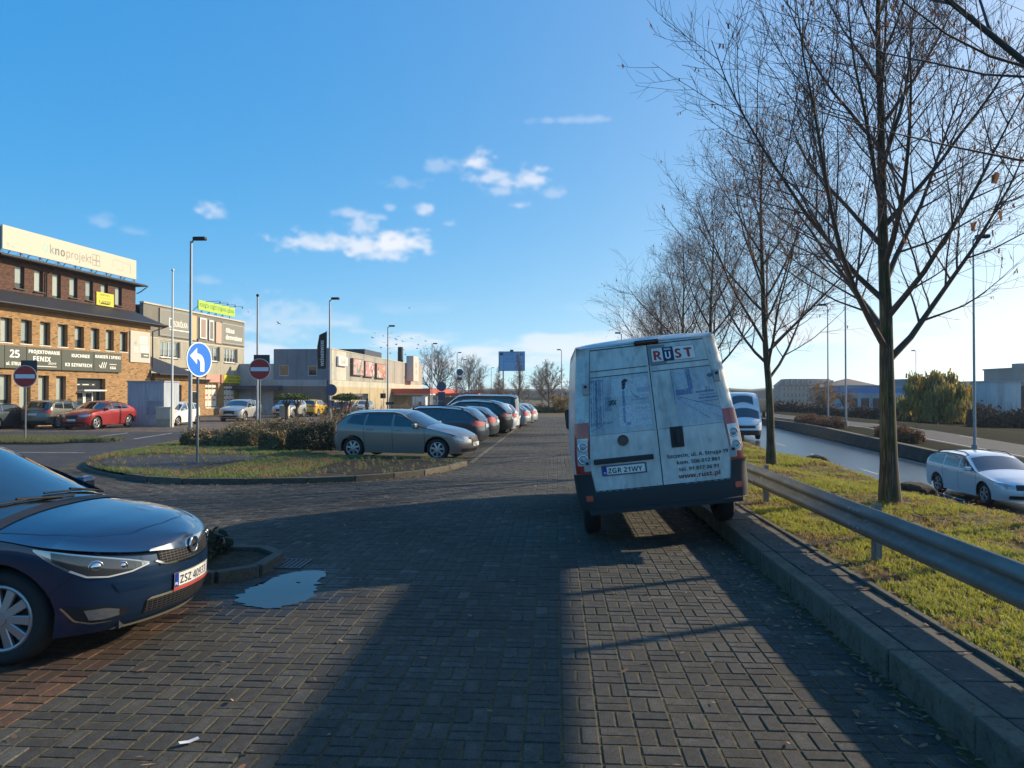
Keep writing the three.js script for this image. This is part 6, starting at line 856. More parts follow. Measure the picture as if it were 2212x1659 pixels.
single('paper_scrap', (() => { const g = new THREE.PlaneGeometry(0.1, 0.035, 4, 1).rotateX(-Math.PI / 2); const p = g.attributes.position; for (let i = 0; i < p.count; i++) p.setY(i, 0.012 + 0.15 * Math.abs(p.getX(i))); g.rotateY(0.7).translate(-1.98, 0.002, -3.86); g.computeVertexNormals(); return g; })(), M(0.6, 0.59, 0.55, 0.8), 'tiny white paper scrap lying on the sunlit pavers', 'litter');

// ---------- trees ----------
const barkT = noiseTex(512, (u, v) => { const a = fbm(u * 30, v * 9, 4, 0), m = sstep(0.5, 0.68, fbm(u * 12 + 4, v * 12, 4, 12)); const k = 0.6 + 1.0 * (a - 0.5); return [lerp(122, 104, m) * k * 1.05, lerp(110, 108, m) * k * 1.05, lerp(90, 62, m) * k * 1.05]; });
const barkM = new THREE.MeshStandardMaterial({ map: rep(barkT, 2, 0.6), roughness: 0.95, bumpMap: rep(barkT, 2, 0.6), bumpScale: 0.012 });
const limbM = M(0.075, 0.062, 0.05, 0.9), twigM = M(0.12, 0.085, 0.07, 0.9);
const dryLeafM = new THREE.MeshPhysicalMaterial({ color: rgb(0.3, 0.12, 0.05), roughness: 0.9, transmission: 0.3, thickness: 0, side: THREE.DoubleSide });
function growTree(seed, o) {
  const r = rngOf(seed), trunk = new Tubes(), limbs = [], twigs = new Tubes(), leaves = new Quads(); const { H, r0, fork, spread = 1, dens = 1, leaf = 1, nl = 20, thick = 1 } = o;
  const path = (p, d, len, n, bend, wig) => { const pts = [p.clone()], dir = d.clone().normalize(); let q = p.clone(); for (let k = 0; k < n; k++) { dir.addScaledVector(V(0, 1, 0), bend).add(rdir(r).multiplyScalar(wig)).normalize(); q = q.clone().addScaledVector(dir, len / n); pts.push(q); } return pts; };
  const taper = (n, a, b) => Array.from({ length: n }, (_, k) => lerp(a, b, Math.pow(k / (n - 1), 0.8)));
  const at = (pts, t) => { const f = t * (pts.length - 1), i = Math.min(pts.length - 2, Math.floor(f)); return [pts[i].clone().lerp(pts[i + 1], f - i), pts[i + 1].clone().sub(pts[i]).normalize()]; };
  const putLeaf = p => { const s = (0.011 + r() * 0.019) * Math.sqrt(thick); const u = rdir(r).multiplyScalar(s * 0.5), v = V((r() - 0.5) * 0.8, -1, (r() - 0.5) * 0.8).normalize().multiplyScalar(s * 1.25); leaves.quad(p.clone().add(v), u, v); };
  const side = (d) => { const a = rdir(r); return a.addScaledVector(d, -a.dot(d)).normalize(); };
  const tp = path(V(0, -0.15, 0), V(0, 1, 0), H, 12, 0.06, 0.045); const trad = taper(13, r0, 0.012).map((x, k) => k === 0 ? x * 1.25 : x); trunk.tube(tp, trad, 10);
  const twig = (p, d, len, rad, lv) => { const pts = path(p, d, len, lv > 1 ? 3 : 4, 0.09, 0.16); twigs.tube(pts, taper(pts.length, rad * thick, 0.0022 * thick), 3); if (r() < 0.16 * leaf) { const n = 1 + Math.floor(r() * 4); for (let k = 0; k < n; k++) putLeaf(at(pts, 0.4 + 0.6 * r())[0]); }
    if (lv < 3) { const n = Math.round((lv === 1 ? 5 : 2.6) * dens * (0.6 + 0.8 * r())); for (let k = 0; k < n; k++) { const [q, dd] = at(pts, 0.15 + 0.8 * r()); twig(q, dd.clone().multiplyScalar(0.75).addScaledVector(side(dd), 0.75), len * (0.32 + 0.34 * r()), rad * 0.55, lv + 1); } } };
  for (let k = 0; k < nl; k++) {
    const f = k / nl, t = lerp(fork / H, 0.93, Math.pow(f, 1.15)); const [p, d] = at(tp, t); const an = k * 2.4 + r() * 0.7; const up = lerp(0.72, 1.75, f); const dir = V(Math.cos(an), up, Math.sin(an)).normalize();
    const len = (1 - t * 0.86) * H * lerp(0.78, 0.62, f) * spread * (0.8 + 0.4 * r()); const rad = Math.min(trad[Math.floor(t * 12)] * 0.55, 0.012 + len * 0.0115); const lp = path(p, dir, len, 8, 0.075, 0.09); const lt = new Tubes(); lt.tube(lp, taper(9, rad, 0.006), 6); limbs.push(lt.geo());
    const ns = Math.round((5 + len * 2.6) * dens); for (let s = 0; s < ns; s++) { const tt = 0.14 + 0.84 * (s + r()) / ns; const [q, dd] = at(lp, tt); const sd = side(dd); sd.y += 0.2; const sl = len * (0.42 - 0.24 * tt) * (0.7 + 0.6 * r()) + 0.25; const sp = path(q, dd.clone().multiplyScalar(0.7).add(sd.multiplyScalar(0.8)), sl, 5, 0.09, 0.12); twigs.tube(sp, taper(6, Math.max(0.006, rad * 0.42 * (1 - tt * 0.7)) * thick, 0.003 * thick), 4);
      const nt = Math.round((3 + sl * 4) * dens); for (let z = 0; z < nt; z++) { const [q2, d2] = at(sp, 0.12 + 0.86 * r()); twig(q2, d2.clone().multiplyScalar(0.8).addScaledVector(side(d2), 0.7), 0.25 + sl * 0.35 * r() + 0.15 * r(), 0.0042, 2); } }
  }
  return { trunk: trunk.geo(), limbs, twigs: twigs.geo(), leaves: leaves.p.length ? leaves.geo() : null };
}
function plantTree(G, name, label, [x, y, z], ry, s, group, mats = [barkM, limbM, twigM, dryLeafM]) {
  const g = T(name, label, 'tree', [x, y, z], ry, group); g.scale.setScalar(s); part(g, 'trunk', G.trunk, mats[0]); for (const l of G.limbs) part(g, 'branch', l, mats[1]); const c = part(g, 'twigs', G.twigs, mats[2]); c.userData.kind = 'stuff'; if (G.leaves) { const l = part(g, 'dry_leaves', G.leaves, mats[3]); l.userData.kind = 'stuff'; } return g;
}
{
  const A = growTree(21, { H: 9.3, r0: 0.15, fork: 2.35, nl: 21, dens: 1.02, leaf: 0.6, spread: 0.84 }), B = growTree(34, { H: 8.4, r0: 0.115, fork: 2.2, nl: 20, dens: 0.98, leaf: 0.6, spread: 0.9 }), C2 = growTree(55, { H: 8.2, r0: 0.11, fork: 2.3, nl: 18, dens: 0.88, leaf: 0.5, spread: 0.9 });
  const G = 'bare trees along the guard rail', y = 0.17; const D = [11.75, 18.35, 24.9, 31.4, 38, 44.5];
  plantTree(A, 'street_tree', 'thick bare tree with mossy trunk, nearest one behind the guard rail', [5.2, y, -D[0]], 0.4, 1, G);
  plantTree(B, 'street_tree', 'bare tree with a thin mossy trunk beside the van', [5.3, y, -D[1]], 1.1, 1, G);
  plantTree(C2, 'street_tree', 'third bare tree from the near end, just above the van roof', [5.3, y + gy(D[2]), -D[2]], 2.0, 1, G);
  plantTree(B, 'street_tree', 'fourth bare tree of the row, behind the van', [5.3, y + gy(D[3]), -D[3]], 3.4, 0.98, G);
  plantTree(A, 'street_tree', 'fifth and last bare tree of the row, over the van roof edge', [5.5, y + gy(D[4]), -D[4]], 4.4, 0.8, G);
  plantTree(C2, 'street_tree', 'bare tree whose branches hang into the top corner', [6.1, y, -6.1], -2.9, 1.22, G);
}
{ // far trees
  const rb = (k) => [M(0.1, 0.085, 0.07, 0.9), M(0.11, 0.09, 0.075, 0.9), M(0.13, 0.1, 0.085, 0.9), dryLeafM];
  const F1 = growTree(71, { H: 8, r0: 0.16, fork: 1.4, nl: 16, dens: 0.75, leaf: 2.5, spread: 0.9, thick: 3 }), F2 = growTree(72, { H: 9, r0: 0.2, fork: 1.2, nl: 16, dens: 0.8, leaf: 0.3, spread: 1.1, thick: 3 }), Pp = growTree(73, { H: 9, r0: 0.14, fork: 0.8, nl: 26, dens: 0.7, leaf: 0.3, spread: 0.42, thick: 3.2 });
  const m1 = rb(), FG = 'bare trees beyond the car park'; const put = (Gm, lab, X, D, s, ry, mm = m1) => plantTree(Gm, 'bare_tree', lab, [X, gy(D) - 0.1, -D], ry, s, FG, mm);
  put(F2, 'wide bare tree behind the end of the supermarket', -27, 165, 1.35, 0.4); put(F2, 'wide bare tree next to the supermarket end, second one', -21, 175, 1.2, 2); put(Pp, 'slim poplar in front of the blue direction board, leafy brown', -5.4, 104, 0.92, 0.3, [m1[0], m1[1], M(0.2, 0.135, 0.08, 0.9), dryLeafM]);
  put(Pp, 'slim grey poplar just before the blue board edge', -9.6, 120, 0.8, 1.3); put(Pp, 'slim grey poplar farther from the blue board', -13.2, 125, 0.78, 2.1); put(Pp, 'slim grey poplar above the black minibus', -16, 118, 0.62, 3.2);
  put(F1, 'reddish brown tree standing before the lane end', -0.9, 92, 0.8, 0.2, [m1[0], m1[1], M(0.15, 0.095, 0.08, 0.9), dryLeafM]); put(F1, 'reddish brown bushy tree left of the poplar', -7.6, 98, 0.55, 1.9); put(F1, 'thin reddish tree beside the square sign', 2.9, 108, 0.62, 3.1); put(F1, 'low bare tree under the blue board', -11.2, 108, 0.5, 4); put(F2, 'far bare tree beyond the lane', -3.5, 190, 0.9, 5);
}
// leafy far trees: willow and autumn trees across the road
function leafyTree(label, X, Y, D, w, h, cols, seed, n, droop, group) {
  const r = rngOf(seed), g = T('leafy_tree', label, 'tree', [X, Y, -D], 0, group), tb = new Tubes(); tb.tube([V(0, 0, 0), V(0.1, h * 0.35, 0), V(0, h * 0.7, 0.1)], [w * 0.05, w * 0.035, 0.02], 7); for (let k = 0; k < 9; k++) { const a = k * 2.4, q = V(Math.cos(a) * w * 0.3, h * (0.55 + 0.3 * r()), Math.sin(a) * w * 0.3); tb.tube([V(0, h * 0.28, 0), q.clone().multiplyScalar(0.5).add(V(0, h * 0.2, 0)), q], [w * 0.02, w * 0.014, 0.01], 5); } part(g, 'trunk', tb.geo(), limbM);
  const q = new Quads(), cl = []; for (let k = 0; k < 46; k++) { const d = rdir(r); const rad = Math.pow(r(), 0.45); cl.push(V(d.x * w * 0.47 * rad, h * 0.56 + d.y * h * 0.4 * rad, d.z * w * 0.47 * rad)); }
  for (let k = 0; k < n; k++) { const c = cl[Math.floor(r() * cl.length)], d = rdir(r).multiplyScalar(w * 0.11 * Math.pow(r(), 0.5)); const p = c.clone().add(d); if (droop) p.y -= r() * r() * h * 0.34; if (p.y < h * 0.1) continue; const s = w * 0.011 * (0.6 + r()); const v = droop ? V((r() - 0.5) * 0.4, -1, (r() - 0.5) * 0.4).multiplyScalar(s * 2.6) : rdir(r).multiplyScalar(s * 1.3); const u = rdir(r).multiplyScalar(s * 0.8); const co = cols[Math.floor(r() * cols.length)]; const f = 0.7 + 0.6 * r(); q.quad(p, u, v, co.map(x => x * f)); }
  const c = part(g, 'crown', q.geo(), new THREE.MeshPhysicalMaterial({ vertexColors: true, color: rgb(1, 1, 1), roughness: 1, transmission: 0.35, thickness: 0, side: THREE.DoubleSide })); return g;
}
leafyTree('big yellow-green willow between the trunk and the white hall', 37.5, -1.4, 75, 6.9, 5.6, [[0.22, 0.21, 0.045], [0.34, 0.26, 0.05], [0.17, 0.18, 0.045], [0.38, 0.22, 0.045]], 5, 9000, true);
leafyTree('small orange autumn tree before the pale apartment block', 38.6, -1.3, 108, 4.3, 4.8, [[0.3, 0.17, 0.04], [0.26, 0.11, 0.03], [0.16, 0.1, 0.04]], 6, 3500, false);
leafyTree('small brown autumn tree beside the orange one', 43, -1.4, 112, 4, 4.2, [[0.16, 0.09, 0.05], [0.12, 0.08, 0.04]], 7, 2500, false);
leafyTree('yellow shrub tree before the lane end', 0.5, gy(90), 86, 3.6, 2.2, [[0.3, 0.19, 0.05], [0.22, 0.14, 0.05]], 8, 2200, false);
leafyTree('green-yellow young tree beside the poplar foot', -4.6, gy(90), 92, 1.3, 2.0, [[0.2, 0.22, 0.03], [0.24, 0.2, 0.04]], 9, 900, false);
{ // umbrella-shaped shrubs
  const um = (label, X, D, xs, w, seed) => { const r = rngOf(seed), g = T('umbrella_shrub', label, 'shrub', [X, gy(D), -D], 0, 'umbrella-shaped shrubs'); const tb = new Tubes(); for (const x of xs) { tb.tube([V(x, 0, 0), V(x * 0.9, 0.8, 0.05), V(x * 1.1, 1.5, 0)], [0.16, 0.13, 0.1], 7); for (let k = 0; k < 10; k++) { const a = k * 0.63; tb.tube([V(x, 0.9, 0), V(x + Math.cos(a) * 0.5, 1.7, Math.sin(a) * 0.5)], [0.05, 0.02], 4); } } part(g, 'trunk', tb.geo(), M(0.13, 0.1, 0.07, 0.95)); const q = new Quads(); for (let k = 0; k < 3500; k++) { const x = xs[Math.floor(r() * xs.length)], a = r() * 6.3, R2 = Math.sqrt(r()) * w; const p = V(x + Math.cos(a) * R2, 1.75 + 0.42 * (1 - R2 / w) * r() + (r() - 0.5) * 0.22, Math.sin(a) * R2); q.quad(p, rdir(r).multiplyScalar(0.035), rdir(r).multiplyScalar(0.08), [0.06 + 0.05 * r(), 0.09 + 0.05 * r(), 0.03]); } part(g, 'crown', q.geo(), new THREE.MeshStandardMaterial({ vertexColors: true, roughness: 1, side: THREE.DoubleSide })); };
  um('pair of umbrella-shaped shrubs left of the yellow car', -21.4, 58, [-0.35, 0.55], 1.0, 3); um('umbrella-shaped shrub below the black banner', -17.7, 60, [-0.1, 0.6], 0.85, 4);
}
// hedges and low shrubs
const hedgeLeafM = new THREE.MeshPhysicalMaterial({ vertexColors: true, color: rgb(1, 1, 1), roughness: 1, transmission: 0.25, thickness: 0, side: THREE.DoubleSide });
function hedge(label, pts, wd, h, cols, n, seed, y = gy, group = 'low hedges', leaf = 0.02) {
  const r = rngOf(seed), g = T('hedge', label, 'hedge', [0, 0, 0], 0, group), q = new Quads(), tb = new Tubes(); let L = 0; const sg = []; for (let i = 0; i + 1 < pts.length; i++) { const l = Math.hypot(pts[i + 1][0] - pts[i][0], pts[i + 1][1] - pts[i][1]); sg.push(l); L += l; }
  const pick = t => { let d = t * L, i = 0; while (i < sg.length - 1 && d > sg[i]) d -= sg[i++]; const f = d / sg[i]; return [lerp(pts[i][0], pts[i + 1][0], f), lerp(pts[i][1], pts[i + 1][1], f), (pts[i + 1][1] - pts[i][1]) / sg[i], -(pts[i + 1][0] - pts[i][0]) / sg[i]]; };
  const lump = (t, s) => 0.25 + 1.25 * fbm(t * L * 0.9 + seed * 7, s * 1.5 + seed, 3);
  for (let k = 0; k < n; k++) { const t = r(), s = (r() * 2 - 1), [X, D, nx, nd] = pick(t); const l = lump(t, s); const hh = h * l * Math.sqrt(Math.max(0.05, 1 - s * s * 0.8)); const yy = Math.pow(r(), 0.75) * hh * (0.7 + 0.5 * r()); const p = V(X + nx * s * wd * l + (r() - 0.5) * 0.06, y(D) + 0.03 + yy, -(D + nd * s * wd * l)); const sz = leaf * (0.6 + 0.9 * r()); const c = cols[Math.floor(Math.pow(r(), 1.2) * cols.length)], f = 0.65 + 0.7 * r(); q.quad(p, rdir(r).multiplyScalar(sz), rdir(r).multiplyScalar(sz * 1.5), c.map(v => v * f)); }
  const nb = Math.round(L * 60); for (let k = 0; k < nb; k++) { const t = r(), s = (r() * 2 - 1) * 0.8, [X, D, nx, nd] = pick(t); const a = V(X + nx * s * wd * 0.6, y(D), -(D + nd * s * wd * 0.6)), l = h * lump(t, s) * (0.8 + 0.75 * r()); const b = a.clone().add(V((r() - 0.5) * 0.5, l, (r() - 0.5) * 0.5)); tb.tube([a, a.clone().lerp(b, 0.5).add(rdir(r).multiplyScalar(0.06)), b], [0.008, 0.006, 0.003], 3); }
  part(g, 'foliage', q.geo(), hedgeLeafM); part(g, 'stems', tb.geo(), twigM); return g;
}
const brownCols = [[0.22, 0.16, 0.075], [0.26, 0.18, 0.08], [0.17, 0.14, 0.06], [0.15, 0.15, 0.05], [0.3, 0.19, 0.08]];
const yI = D => 0.1 + gy(D);
hedge('long brown clipped hedge behind the blue arrow sign', [[-12.6, 24.6], [-9.9, 24.2]], 0.7, 0.54, brownCols, 18000, 3, yI);
hedge('brown hedge continuing beyond the no-entry post', [[-12.4, 27.4], [-8.6, 26.9]], 0.7, 0.72, brownCols, 14000, 4, yI);
hedge('small rounded brown shrub at the hedge end', [[-9.2, 22.6], [-8.55, 22.5]], 0.4, 0.6, brownCols, 6000, 5, yI);
hedge('dark green-brown shrub behind the grey-brown hatchback', [[-8.3, 22.2], [-6.9, 22.9]], 0.5, 0.7, [[0.08, 0.075, 0.03], [0.09, 0.085, 0.04], [0.05, 0.06, 0.03], [0.12, 0.09, 0.05]], 16000, 6, yI);
hedge('brown bush line between the aisle and the parked row', [[-9.5, 29.5], [-8.2, 33], [-8, 44]], 0.6, 1.1, brownCols, 18000, 7);
hedge('low ground cover in the shaded bed beside the blue hatchback', [[-9, 7.75], [-3.75, 7.8]], 0.5, 0.24, [[0.03, 0.05, 0.02], [0.05, 0.06, 0.025], [0.04, 0.035, 0.02]], 14000, 8, () => 0.05, 'low hedges', 0.025);
hedge('brown dead shrub clump on the median kerb', [[18.2, 48], [18.2, 56]], 0.6, 0.6, [[0.2, 0.09, 0.04], [0.16, 0.08, 0.04]], 5000, 9, D => medY(D), 'median shrubs', 0.03);
hedge('reddish shrub clump on the median behind the thick trunk', [[18.3, 38.5], [18.4, 42.5]], 0.5, 0.6, [[0.22, 0.1, 0.04], [0.17, 0.08, 0.03]], 5000, 10, D => medY(D), 'median shrubs', 0.03);
hedge('dark field hedge across the road before the halls', [[26, 92], [36, 84], [44, 76]], 1.3, 1.9, [[0.05, 0.04, 0.03], [0.04, 0.035, 0.025], [0.07, 0.05, 0.035]], 20000, 11, () => -1.35, 'field hedges', 0.07);
hedge('dark field hedge nearer the white estate car', [[38, 70], [50, 62], [62, 58]], 1.3, 1.9, [[0.055, 0.045, 0.03], [0.045, 0.04, 0.03]], 16000, 12, () => -1.3, 'field hedges', 0.07);
hedge('brown scrub beyond the lane end', [[-9, 88], [-2, 86], [5, 88]], 1.2, 0.9, brownCols, 9000, 13, gy, 'low hedges', 0.05);
{ // shaded bed with kerb beside the blue hatchback
  struct('planting_bed', flatPoly([[-12, 7.2], [-3.3, 7.2], [-3.12, 7.5], [-3.12, 8.0], [-3.35, 8.3], [-12, 8.3]], 0.06), soilM); const k = struct('bed_kerb', box(0.05, 0.05, 0.05, -6, -0.3, -7.7), kerbM2);
  const ln = [[-9, 7.15], [-8.05, 7.15], [-7.1, 7.15], [-6.15, 7.15], [-5.2, 7.15], [-4.25, 7.15], [-3.4, 7.15], [-3.1, 7.45], [-3.1, 8.05], [-3.4, 8.35], [-4.3, 8.35], [-5.3, 8.35], [-6.3, 8.35], [-7.3, 8.35]]; for (let i = 0; i + 1 < ln.length; i++) { const a = ln[i], b = ln[i + 1], L = Math.hypot(b[0] - a[0], b[1] - a[1]); const m = part(k, 'kerb_stone', rbox(L - 0.008, 0.3, 0.12, 0.014), kerbM2); m.position.set((a[0] + b[0]) / 2, -0.04, -(a[1] + b[1]) / 2); m.rotation.y = Math.atan2(b[1] - a[1], b[0] - a[0]); }
}
// ---------- grass, litter ----------
function tuftGeo(seed, n, h, w) { const r = rngOf(seed), p = [], ix = []; for (let k = 0; k < n; k++) { const a = r() * 6.3, x = (r() - 0.5) * 0.07, z = (r() - 0.5) * 0.07, l = h * (0.5 + 0.8 * r()), bx = Math.cos(a) * l * (0.3 + 0.7 * r()), bz = Math.sin(a) * l * (0.3 + 0.7 * r()), wx = -Math.sin(a) * w, wz = Math.cos(a) * w, b = p.length / 3; p.push(x - wx, 0, z - wz, x + wx, 0, z + wz, x + bx * 0.5 + wx * 0.7, l * 0.75, z + bz * 0.5 + wz * 0.7, x + bx * 0.5 - wx * 0.7, l * 0.75, z + bz * 0.5 - wz * 0.7, x + bx, l, z + bz); ix.push(b, b + 1, b + 2, b, b + 2, b + 3, b + 3, b + 2, b + 4); } const g = new THREE.BufferGeometry(); g.setAttribute('position', new THREE.Float32BufferAttribute(p, 3)); g.setIndex(ix); g.computeVertexNormals(); return g; }
const bladeM = new THREE.MeshPhysicalMaterial({ color: rgb(1, 1, 1), roughness: 0.9, transmission: 0.55, thickness: 0, side: THREE.DoubleSide });
function scatter(name, label, geo, mat, list, col) { const im = new THREE.InstancedMesh(geo, mat, list.length); im.name = name; im.userData = { kind: 'stuff', label, category: name.includes('leaves') ? 'fallen leaves' : 'grass' }; im.castShadow = im.receiveShadow = true; const d = new THREE.Object3D(), c = new THREE.Color(); list.forEach((e, k) => { d.position.set(e.x, e.y, -e.d); d.rotation.set(e.rx || 0, e.ry, e.rz || 0); d.scale.setScalar(e.s); d.updateMatrix(); im.setMatrixAt(k, d.matrix); const q = col(e); c.setRGB(q[0], q[1], q[2]); im.setColorAt(k, c); }); scene.add(im); return im; }
{
  const r = rngOf(41), L = [], tuft = tuftGeo(3, 9, 0.05, 0.0035);
  for (let k = 0; k < 90000; k++) { const d = 2.2 + 46 * Math.pow(r(), 2.1), X = 2.83 + 5.0 * r(); if (X / d > 0.75 && d < 40) continue; const n = fbm(X * 1.7 + 9, d * 1.7, 4); if (n < 0.5 && r() < 0.8) continue; L.push({ x: X, d, y: X < 6.6 ? verge(X, d) - 0.01 : terrain(X, d) - 0.01, ry: r() * 6.3, s: (0.6 + 0.8 * r()) * (d > 18 ? 1.5 : 1), n, t: r() }); }
  scatter('verge_grass', 'short mossy yellow-green grass on the verge behind the guard rail', tuft, bladeM, L, e => { const f = 0.75 + 0.5 * e.t; return e.n > 0.52 ? [0.36 * f, 0.35 * f, 0.04 * f] : [0.36 * f, 0.26 * f, 0.07 * f]; });
  const LI = []; for (let k = 0; k < 26000; k++) { const X = -14 + 12 * r(), d = 14.6 + 12 * r(); if (!inPoly(island, X, d)) continue; const mulch = X > -5.6 && d < 19.6, path = X < -7.9 && d < 20.7 && X > -12.2 && d > 16.2 - (X + 9) * 0.4; if ((mulch && r() < 0.93) || (path && r() < 0.96)) continue; const n = fbm(X * 1.5, d * 1.5, 4); LI.push({ x: X, d, y: islandTop(X, d) - 0.005, ry: r() * 6.3, s: 0.9 + 0.9 * r(), n, t: r() }); }
  scatter('island_grass', 'sunlit grass on the planted island', tuft, bladeM, LI, e => { const f = 0.75 + 0.5 * e.t; return e.n > 0.45 ? [0.2 * f, 0.24 * f, 0.05 * f] : [0.3 * f, 0.23 * f, 0.08 * f]; });
  const LS = []; for (let k = 0; k < 14000; k++) { const X = -40 + 22.5 * r(), d = 26.3 + 4.2 * r(); if (d > 29 && X > -19.6) continue; if (X > -18.6 && (d < 27.6 || d > 29.2)) continue; LS.push({ x: X, d, y: gy(d) + 0.065, ry: r() * 6.3, s: 1.2 + 0.9 * r(), t: r() }); }
  scatter('street_island_grass', 'grass strip around the no-entry sign', tuft, bladeM, LS, e => { const f = 0.7 + 0.6 * e.t; return [0.15 * f, 0.16 * f, 0.045 * f]; });
  // fallen leaves
  const lg = (() => { const s = new THREE.Shape(); s.moveTo(0, -0.03); s.quadraticCurveTo(0.022, -0.005, 0, 0.035); s.quadraticCurveTo(-0.022, -0.005, 0, -0.03); const g = new THREE.ShapeGeometry(s, 4).rotateX(-Math.PI / 2); const p = g.attributes.position; for (let i = 0; i < p.count; i++) p.setY(i, Math.abs(p.getX(i)) * 0.5 + p.getZ(i) * p.getZ(i) * 5); g.computeVertexNormals(); return g; })();
  const LL = []; const leafAt = (X, d, y) => LL.push({ x: X, d, y, ry: r() * 6.3, rx: (r() - 0.5) * 0.9, rz: (r() - 0.5) * 0.9, s: 0.55 + 0.7 * r(), t: r() });
  for (let k = 0; k < 9000; k++) { const d = 2.4 + 40 * Math.pow(r(), 1.9), X = 2.85 + 4.4 * r(); const n = fbm(X * 0.9 + 70, d * 0.9 + 20, 3); if (n < 0.5 && r() < 0.8) continue; leafAt(X, d, verge(X, d) + 0.02); }
  for (let k = 0; k < 1100; k++) { const d = 2.4 + 24 * Math.pow(r(), 1.3); leafAt(2.17 - 0.5 * Math.pow(r(), 2.4), d, 0.012 + gy(d)); }
  for (let k = 0; k < 260; k++) { const d = 2.4 + 16 * r(); leafAt(2.35 + 0.42 * r(), d, 0.2 + gy(d)); }
  for (let k = 0; k < 160; k++) { const d = 3 + 14 * r(), X = -3.2 + 5 * r(); leafAt(X, d, 0.012); }
  for (let k = 0; k < 260; k++) { const t = r() * 8, i = Math.floor(t), a = island[i], b = island[i + 1], f = t - i; leafAt(lerp(a[0], b[0], f) + (r() - 0.2) * 0.15, lerp(a[1], b[1], f) - 0.12 - r() * 0.2, 0.014); }
  for (let k = 0; k < 1500; k++) { const X = -14 + 12 * r(), d = 14.6 + 12 * r(); if (inPoly(island, X, d)) leafAt(X, d, islandTop(X, d) + 0.02); }
  scatter('fallen_leaves', 'dry brown leaves lying on the verge and along the kerb', lg, dryLeafM.clone(), LL, e => { const f = 0.6 + 0.7 * e.t; return [0.24 * f, 0.115 * f, 0.05 * f]; }).material.color.setRGB(1, 1, 1);
  // dark clods at the edge of the verge
  const cm = soilM.clone(); for (const [X, d, s, lab] of [[7.1, 20.3, 0.3, 'dark earth clod pile at the verge edge beside the sunken road'], [6.85, 14.3, 0.28, 'dark earth clod pile nearer the white estate car']]) { const g = new THREE.IcosahedronGeometry(s, 4), p = g.attributes.position; for (let i = 0; i < p.count; i++) { const k = 0.7 + 0.7 * fbm(p.getX(i) * 5 + s * 40, p.getZ(i) * 5 + p.getY(i) * 3, 4); p.setXYZ(i, p.getX(i) * k * 0.8, p.getY(i) * k * 0.5, p.getZ(i) * k * 1.9); } g.computeVertexNormals(); g.translate(X, 0.05 + gy(d), -d); single('earth_pile', g, cm, lab, 'earth', 'earth piles'); }
}
